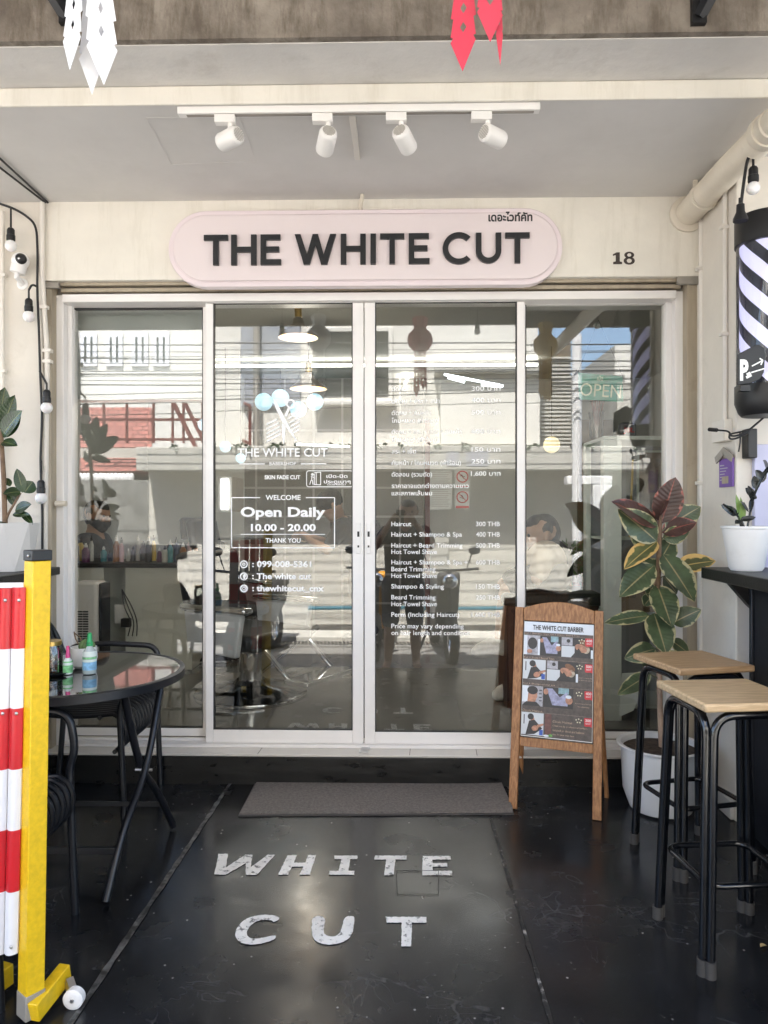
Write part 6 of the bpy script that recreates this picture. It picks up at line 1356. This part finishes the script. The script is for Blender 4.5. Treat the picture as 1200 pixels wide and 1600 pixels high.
# photographer, mirrored in the glass
gz = -.30; X = .03; Y = -3.86
J = dict(head=V((X+.05, Y+.02, 1.30)), neck=V((X+.03, Y-.0, 1.16)), chest=V((X+.02, Y-.02, 1.00)), pelvis=V((X, Y, .62)), shL=V((X-.16, Y, 1.10)), shR=V((X+.21, Y, 1.10)), elL=V((X-.27, Y+.16, .97)), elR=V((X+.27, Y+.17, .98)), wrL=V((X-.12, Y+.27, 1.20)), wrR=V((X+.11, Y+.27, 1.20)),
         hipL=V((X-.10, Y, .58)), hipR=V((X+.10, Y, .58)), knL=V((X-.13, Y+.02, .17)), knR=V((X+.12, Y+.04, .17)), anL=V((X-.15, Y-.02, gz+.11)), anR=V((X+.13, Y, gz+.11)), footL=V((X-.19, Y+.13, gz+.065)), footR=V((X+.17, Y+.14, gz+.065)))
person('standing photographer in dark shirt and shorts, mirrored in the glass', J, M['skind'], (0, 1, -.05), top=1, topmat=M['shirtblack'], botmat=M['shortnavy'], bottom=.85, shoes='sandal', hands=(((.6, .35, .75), (.3, .9, 0), .9), ((-.6, .35, .75), (-.3, .9, 0), .9)))
phn = thing('phone', 'dark phone held up by the photographer', 'phone', (0, -3.52, 1.29))
MB().box(-.037, .037, -3.516, -3.508, 1.165, 1.322).build('phone_body', M['black'], phn, bevel=.003); MB().lathe([(.006, 0), (.007, .001), (.007, .0025)], 16, (0, 0, 0), Matrix.Translation((-.02, -3.508, 1.30)) @ Matrix.Rotation(R_(-90), 4, 'X')).build('lens', M['chrome'], phn)
# seated person by the door, sneakers crossed
sx = P(846, 930, .80).x; z0 = zs
def Q(x, y, yy): return P(x, y, yy)
J = dict(head=Q(846, 836, .86), neck=Q(850, 862, .86), chest=Q(855, 880, .86), pelvis=V((sx+.05, .84, z0+.13)), shL=Q(852, 868, 1.03), shR=Q(852, 872, .70), elL=Q(842, 905, 1.05), elR=Q(838, 905, .66), wrL=Q(822, 922, .9), wrR=Q(818, 925, .75),
         hipL=V((sx+.04, .93, z0+.09)), hipR=V((sx+.04, .75, z0+.09)), knL=Q(792, 915, .92), knR=Q(795, 925, .70), anL=Q(806, 1070, .85), footL=Q(784, 1082, .83), anR=Q(782, 1000, .80), footR=Q(752, 1015, .78), soleR=(.25, 0, -1))
person('seated person in beige shirt and dark shorts with white sneakers, legs crossed', J, M['skin'], (-1, -.1, -.1), topmat=M['shirtbeige'], botmat=M['shirtblack'], bottom=.8, shoes='sneaker', shoemat=M['sneak'])
# bearded customer at the left, behind the counter
hd = Q(152, 806, 2.35); bx_ = hd.x
J = dict(head=hd, neck=hd+V((-.02, 0, -.14)), chest=hd+V((-.03, 0, -.30)), pelvis=hd+V((-.04, 0, -.66)), shL=hd+V((-.03, .17, -.2)), shR=hd+V((-.03, -.17, -.2)), elL=hd+V((.02, .22, -.46)), elR=hd+V((.02, -.22, -.46)), wrL=hd+V((.2, .1, -.52)), wrR=hd+V((.2, -.1, -.52)), hipL=hd+V((0, .09, -.68)), hipR=hd+V((0, -.09, -.68)), knL=hd+V((.42, .1, -.66)), knR=hd+V((.42, -.1, -.66)), anL=hd+V((.45, .1, -1.02)), anR=hd+V((.45, -.1, -1.02)), footL=hd+V((.57, .1, -1.05)), footR=hd+V((.57, -.1, -1.05)))
person('bearded customer in a charcoal cape seated behind the left glass panel', J, M['skin'], (1, -.25, -.1), topmat=M['cape'], botmat=M['shirtblack'], bottom=1.0, beard=True, long_sleeve=True)
cs = thing('stool', 'plain black stool under the bearded customer', 'stool', hd+V((-.02, 0, -1.08))); MB().lathe([(.18, hd.z-.84), (.19, hd.z-.80), (.17, hd.z-.785)], 24, (hd.x-.02, hd.y, 0)).build('seat', M['seatpad'], cs); MB().lathe([(.2, FZ), (.2, FZ+.02), (.03, FZ+.05), (.03, hd.z-.84)], 24, (hd.x-.02, hd.y, 0)).build('pedestal', M['chrome'], cs)
# barber in a black cap, bending forward
hd = Q(518, 790, 2.7); fz_ = FZ
J = dict(head=hd, neck=hd+V((.05, .06, -.12)), chest=hd+V((.13, .10, -.24)), pelvis=V((hd.x+.28, hd.y+.12, FZ+.90)), shL=hd+V((.09, -.1, -.19)), shR=hd+V((.09, .24, -.17)), elL=hd+V((-.02, -.2, -.36)), elR=hd+V((-.02, .3, -.34)), wrL=hd+V((-.18, -.1, -.28)), wrR=hd+V((-.18, .14, -.27)), hipL=V((hd.x+.28, hd.y+.03, FZ+.86)), hipR=V((hd.x+.28, hd.y+.21, FZ+.86)), knL=V((hd.x+.22, hd.y, FZ+.47)), knR=V((hd.x+.25, hd.y+.23, FZ+.47)), anL=V((hd.x+.28, hd.y, FZ+.10)), anR=V((hd.x+.31, hd.y+.23, FZ+.10)), footL=V((hd.x+.15, hd.y-.02, FZ+.05)), footR=V((hd.x+.18, hd.y+.23, FZ+.05)))
person('barber in black cap and dark clothes bending behind the second glass panel', J, M['skin'], (-1, -.2, -.5), topmat=M['shirtblack'], botmat=M['shirtblack'], bottom=1.0, cap=True, shoes='sneaker', shoemat=M['shirtblack'])

# ================================================================ ACROSS THE STREET (seen in the glass)
WY = -6.3
op = thing('opposite_house', 'cream house with a weathered ledge and dark windows across the street', 'house', (1, WY-.2, -.33))
def rx(x, Y=6.3): return RF(x, 800, Y).x
def rz(y, Y=6.3): return RF(600, y, Y).z
lx0, lx1 = rx(231), rx(1075)
MB().box(rx(331), rx(842), WY-6, WY-.02, -.3, 7.5).build('upper_wall', M['opwall'], op, smooth=False)
MB().box(lx0, lx1, WY-.3, WY, -.33, rz(736)-.001).build('lower_wall', M['oplow'], op, smooth=False)
MB().box(lx0, lx1, WY-.3, WY+.50, rz(735, 5.9), rz(698, 5.9)).build('ledge', M['opgrey'], op, bevel=.01)
def win(x0, y0, x1, y1):
    a, b = RF(x0, y1, 6.3), RF(x1, y0, 6.3); fr = MB().box(a.x-.06, b.x+.06, WY-.0195, WY+.03, a.z-.06, b.z+.06).build('window', M['opwall'], op, bevel=.01)
    MB().box(a.x, b.x, WY+.0305, WY+.036, a.z, b.z).build('pane', M['windowdark'], fr); mb = MB(); mx_ = (a.x+b.x)/2
    mb.box(mx_-.02, mx_+.02, WY+.0365, WY+.05, a.z, b.z).box(a.x, b.x, WY+.0365, WY+.048, (a.z+b.z)/2-.02, (a.z+b.z)/2+.02).build('glazing_bars', M['woodshutter'], fr); MB().box(a.x-.1, b.x+.1, WY+.0, WY+.16, a.z-.12, a.z-.061).build('sill', M['opwall'], fr, bevel=.006)
win(503, 520, 607, 622)
MB().box(rx(378), rx(470), WY-.0195, WY+.02, rz(636), rz(495)).build('grey_panel', M['opblue'], op)
MB().tube([(rx(404), WY+.09, rz(697)), (rx(404), WY+.09, 7)], .045, 12).build('downpipe', M['shutter'], op); MB().tube([(rx(711), WY+.09, rz(697)), (rx(711), WY+.09, rz(590))], .035, 12).build('downpipe', M['shutter'], op)
MB().box(rx(687), rx(842)+.0, WY-.0195, WY+.14, rz(697), rz(590)).build('bay', M['opwall'], op, bevel=.01)
MB().box(rx(687)-.08, rx(842), WY-.0195, WY+.26, rz(590)+.001, rz(572)).build('bay_roof', M['opgrey'], op, bevel=.01)
for x0, x1 in ((822, 838), (990, 1003), (664, 700)): MB().box(rx(x0), rx(x1), WY+.0005, WY+.05, -.3, rz(737)).build('pier', M['opgrey'], op)
for x0, x1 in ((697, 716), (728, 762)): MB().box(rx(x0, 5.8), rx(x1, 5.8), WY+.5005, WY+.506, rz(729, 5.8), rz(706, 5.8)).build('wall_notice', M['greypaper'], op)
for k in range(26):                                         # weeds and stains along the ledge
    x = lx0+(lx1-lx0)*random.random(); mb = MB(); zt5 = rz(698, 5.9)
    for j in range(5): mb.leaf((x+random.uniform(-.05, .05), WY+.48, zt5), (random.uniform(-1, 1), .4, random.uniform(-.4, 1)), (0, 1, .3), random.uniform(.05, .12), .03, .6, .1, 4)
    mb.build('ledge_weed', M['leafgreen'], op, angle=180)
# tile-roofed house to the left
rh = thing('tiled_house', 'low grey house with red tiled roofs across the street', 'house', RF(170, 800, 7.5) * 1.0)
def roof(x0, x1, y0, y1, Y0, Y1, name='roof'):
    a, b, c, d_ = RF(x0, y1, Y0), RF(x1, y1, Y0), RF(x1, y0, Y1), RF(x0, y0, Y1); mb = MB(); n0 = len(mb.v); mb.v += [a, b, c, d_]
    mb.face([0, 1, 2, 3], [(0, 0), ((b-a).length/.5, 0), ((c-d_).length/.5, (d_-a).length/.5), (0, (d_-a).length/.5)]); mb.build(name, M['roofred'], rh, smooth=False, solid=.05)
roof(60, 236, 640, 703, 7.2, 8.0); roof(60, 233, 712, 741, 6.5, 7.1)
MB().box(rx(40, 6.9), lx0-.05, -8.6, -6.9, -.33, rz(700, 7.0)).build('wall', M['opgrey'], rh, smooth=False)
e = MB(); a, b = RF(120, 742, 6.45), RF(206, 742, 6.45)
for i in range(14): x = a.x+(b.x-a.x)*i/14; e.ball((x+.03, a.y, a.z-.04), .05, 8, 6, .8, 1, 1.4)
e.build('gutter_tiles', M['white'], rh)
MB().box(rx(-200, 6.6), lx0-.02, -6.55, -6.4, -.33, rz(750, 6.5)).build('street_wall', M['roughgrey'], rh, smooth=False)
# maroon stair and fence of steel
fe = thing('steel_railing', 'maroon steel railing and stair across the street', 'railing', RF(250, 690, 6.6))
mb = MB(); YF = 6.45
for y in (626, 655, 686): mb.bar(RF(118, y, YF), RF(375, y, YF), .035, .035)
for x in (118, 160, 196, 238, 268, 285, 315, 345, 375): mb.bar(RF(x, 692, YF), RF(x, 624, YF), .03, .03)
mb.bar(RF(375, 626, YF), RF(392, 636, 6.1), .03, .03).bar(RF(375, 686, YF), RF(392, 694, 6.1), .03, .03).bar(RF(392, 632, 6.1), RF(392, 697, 6.1), .03, .03).bar(RF(268, 626, YF), RF(305, 700, 6.3), .05, .04).bar(RF(286, 626, YF), RF(322, 700, 6.3), .04, .04)
mb.build('rails', M['maroon'], fe)
# pale block on the far left with grid windows
pb2 = thing('pale_block', 'pale multi-storey block with windows beyond the tiled roofs', 'building', RF(190, 800, 14)); MB().box(rx(-150, 14), rx(330, 14), -17, -14, -.3, rz(455, 14)).build('wall', M['opwall'], pb2, smooth=False)
for x in (125, 165, 205, 238):
    a, b = RF(x, 572, 14), RF(x+26, 520, 14); w2_ = MB().box(a.x, b.x, -13.999, -13.95, a.z, b.z).build('window', M['slatwhite'], pb2); MB().box(a.x+.1, (a.x+b.x)/2-.05, -13.949, -13.94, a.z+.1, b.z-.1).box((a.x+b.x)/2+.05, b.x-.1, -13.949, -13.94, a.z+.1, b.z-.1).build('pane', M['windowdark'], w2_)
# buildings on the right
lb2 = thing('louvred_house', 'dark louvred gable house beyond the white pole', 'house', RF(865, 800, 8)); MB().box(rx(842, 8), rx(893, 8), -11, -8, -.3, rz(530, 8)).build('wall', M['woodshutter'], lb2, smooth=False)
MB().box(rx(893.5, 8), rx(984, 8), -10.5, -8.2, -.3, rz(583, 8)).build('added_dark_wing', M['roughgrey'], lb2, smooth=False)  # dark block added to darken the reflection behind the open sign
mb = MB()
for i in range(24): z = rz(700, 8)+i*.06; mb.box(rx(843, 8), rx(892, 8), -8.0+.001, -7.95, z, z+.03)
mb.build('louvres', M['opgrey'], lb2)
wb2 = thing('white_house', 'white rendered house wall at the right end across the street', 'house', RF(1010, 800, 9)); MB().box(rx(962, 9), rx(1300, 9), -13, -9, -.3, rz(540, 9)).build('wall', M['opwall'], wb2, smooth=False)
gp = thing('perforated_screen', 'pale perforated screen panel across the street', 'screen', RF(1000, 690, 8)); MB().box(rx(966, 7.2), rx(1046, 7.2), -7.25, -7.2, -.3, rz(598, 7.2)).build('panel', M['opgrey'], gp)
up = RF(903, 740, 4.9); ut = thing('utility_pole', 'white utility pole with cut top across the street', 'pole', (up.x, up.y, -.33)); MB().tube([(up.x, up.y, -.33), (up.x, up.y, RF(903, 521, 4.9).z)], .055, 16).build('pole', M['white'], ut); MB().box(up.x-.1, up.x+.42, up.y-.2, up.y-.06, up.z-.12, up.z-.02).box(up.x+.2, up.x+.42, up.y-.2, up.y-.06, up.z-.5, up.z-.12).build('meter_box', M['white'], ut, bevel=.01)
rnd = random.Random(3)
for k, y in enumerate((523, 533, 540, 547, 553, 558, 563, 569, 576, 583, 590, 598, 608, 620)):
    Yw = 4.7+.3*(k % 3); a = RF(60, y+rnd.uniform(-4, 8)+ (10 if k > 9 else 0), Yw); b = RF(1180, y+rnd.uniform(-9, 2)-(14 if k > 9 else 0), Yw); d_ = (b-a); a -= d_*.8; b += d_*.8
    pts = [a.lerp(b, i/16)-Vector((0, 0, .12*(1-(i/8-1)**2))) for i in range(17)]
    tag(MB().tube(pts, .005+.003*(k % 3 == 0), 6).build('overhead_wire', M['cable']), 'thin black overhead wire mirrored across the upper door glass', 'wire', 'overhead wires across the street')
# kerb, drain, pipe
struct(MB().box(-30, 30, WY+.25, WY+.75, -.34, -.22).build('pavement', M['opgrey'], bevel=.01)); struct(MB().box(-30, 30, WY+.75, WY+1.05, -.34, -.27).build('kerb', M['asphalt'], bevel=.01))
dr = thing('drain_grate', 'dark slotted drain grate along the kerb across the street', 'drain', (0, WY+.9, -.28)); mb = MB()
for i in range(120): x = -2.6+i*.045; mb.bar((x, WY+.80, -.264), (x+.03, WY+1.0, -.264), .014, .01)
mb.build('bars', M['shutter'], dr); MB().box(-2.65, 2.85, WY+.79, WY+1.01, -.29, -.269).build('trough', M['black'], dr)
tag(MB().tube([(-1.2, WY+.15, .05), (-.2, WY+.15, .06), (.6, WY+.15, .05), (3, WY+.15, .07)], .025, 12).build('water_pipe', pm('blue_pvc', (.05, .20, .27), .4)), 'blue water pipe along the foot of the wall across the street', 'pipe')
def scooter(label, x, y, rz, body):
    t = thing('scooter', label, 'motorbike', (x, y, -.315), rz, 'scooters parked across the street')
    for px_ in (-.62, .62):
        wv_ = MB().tube([(px_+.22*math.cos(a), 0, .27+.22*math.sin(a)) for a in [2*math.pi*i/28 for i in range(28)]], .05, 10, closed=True).build('wheel', M['rubber'], t, local=True); MB().tube([(px_+.15*math.cos(a), 0, .27+.15*math.sin(a)) for a in [2*math.pi*i/24 for i in range(24)]], .018, 8, closed=True).bar((px_-.15, 0, .27), (px_+.15, 0, .27), .02, .02).bar((px_, 0, .12), (px_, 0, .42), .02, .02).build('rim', M['chrome'], wv_, local=True)
    MB().prism([(-.75, .55), (-.35, .38), (-.1, .30), (.25, .30), (.42, .62), (.52, .95), (.44, .98), (.30, .62), (.12, .42), (-.1, .46), (-.2, .68), (-.85, .74)], lambda a, z: (a, -.12, z), lambda a, z: (a, .12, z)).build('body', body, t, bevel=.03, local=True)
    MB().prism([(-.85, .745), (-.2, .69), (-.12, .74), (-.3, .80), (-.85, .83)], lambda a, z: (a, -.13, z), lambda a, z: (a, .13, z)).build('seat', M['seatpad'], t, bevel=.03, local=True)
    MB().tube([(.62, .0, .27), (.47, 0, .98)], .03, 10).tube(fillet([(.38, -.34, 1.0), (.46, -.1, .99), (.46, .1, .99), (.38, .34, 1.0)], .05), .014, 8).build('handlebar', M['black'], t, local=True)
    MB().ball((.54, 0, .88), .085, 16, 10, .7, 1, 1).build('headlight', M['chrome'], t, local=True)
    for s in (-1, 1): mm = MB().tube([(.42, s*.2, 1.0), (.40, s*.27, 1.18)], .007, 6).ball((.40, s*.29, 1.2), .06, 12, 8, .3, 1.1, .8).build('mirror', M['black'], t, local=True)
    MB().bar((-.1, .1, .4), (.0, .28, 0.0), .02, .02).build('side_stand', M['black'], t, local=True); return t
c = RF(690, 900, 4.95); scooter('dark grey scooter parked right of the photographer, mirrored in the glass', c.x, c.y, R_(84), M['rubber'])
c = RF(594, 900, 5.1); scooter('amber yellow scooter parked left of the photographer, mirrored in the glass', c.x, c.y, R_(93), pm('amber_body', (.62, .26, .01), .3))
c = RF(402, 900, 4.6); scooter('black scooter added near the barrier to darken the reflection in the glass', c.x, c.y, R_(98), M['seatpad'])  # added dark shape, keeps the bright wall's reflection off the barber chair
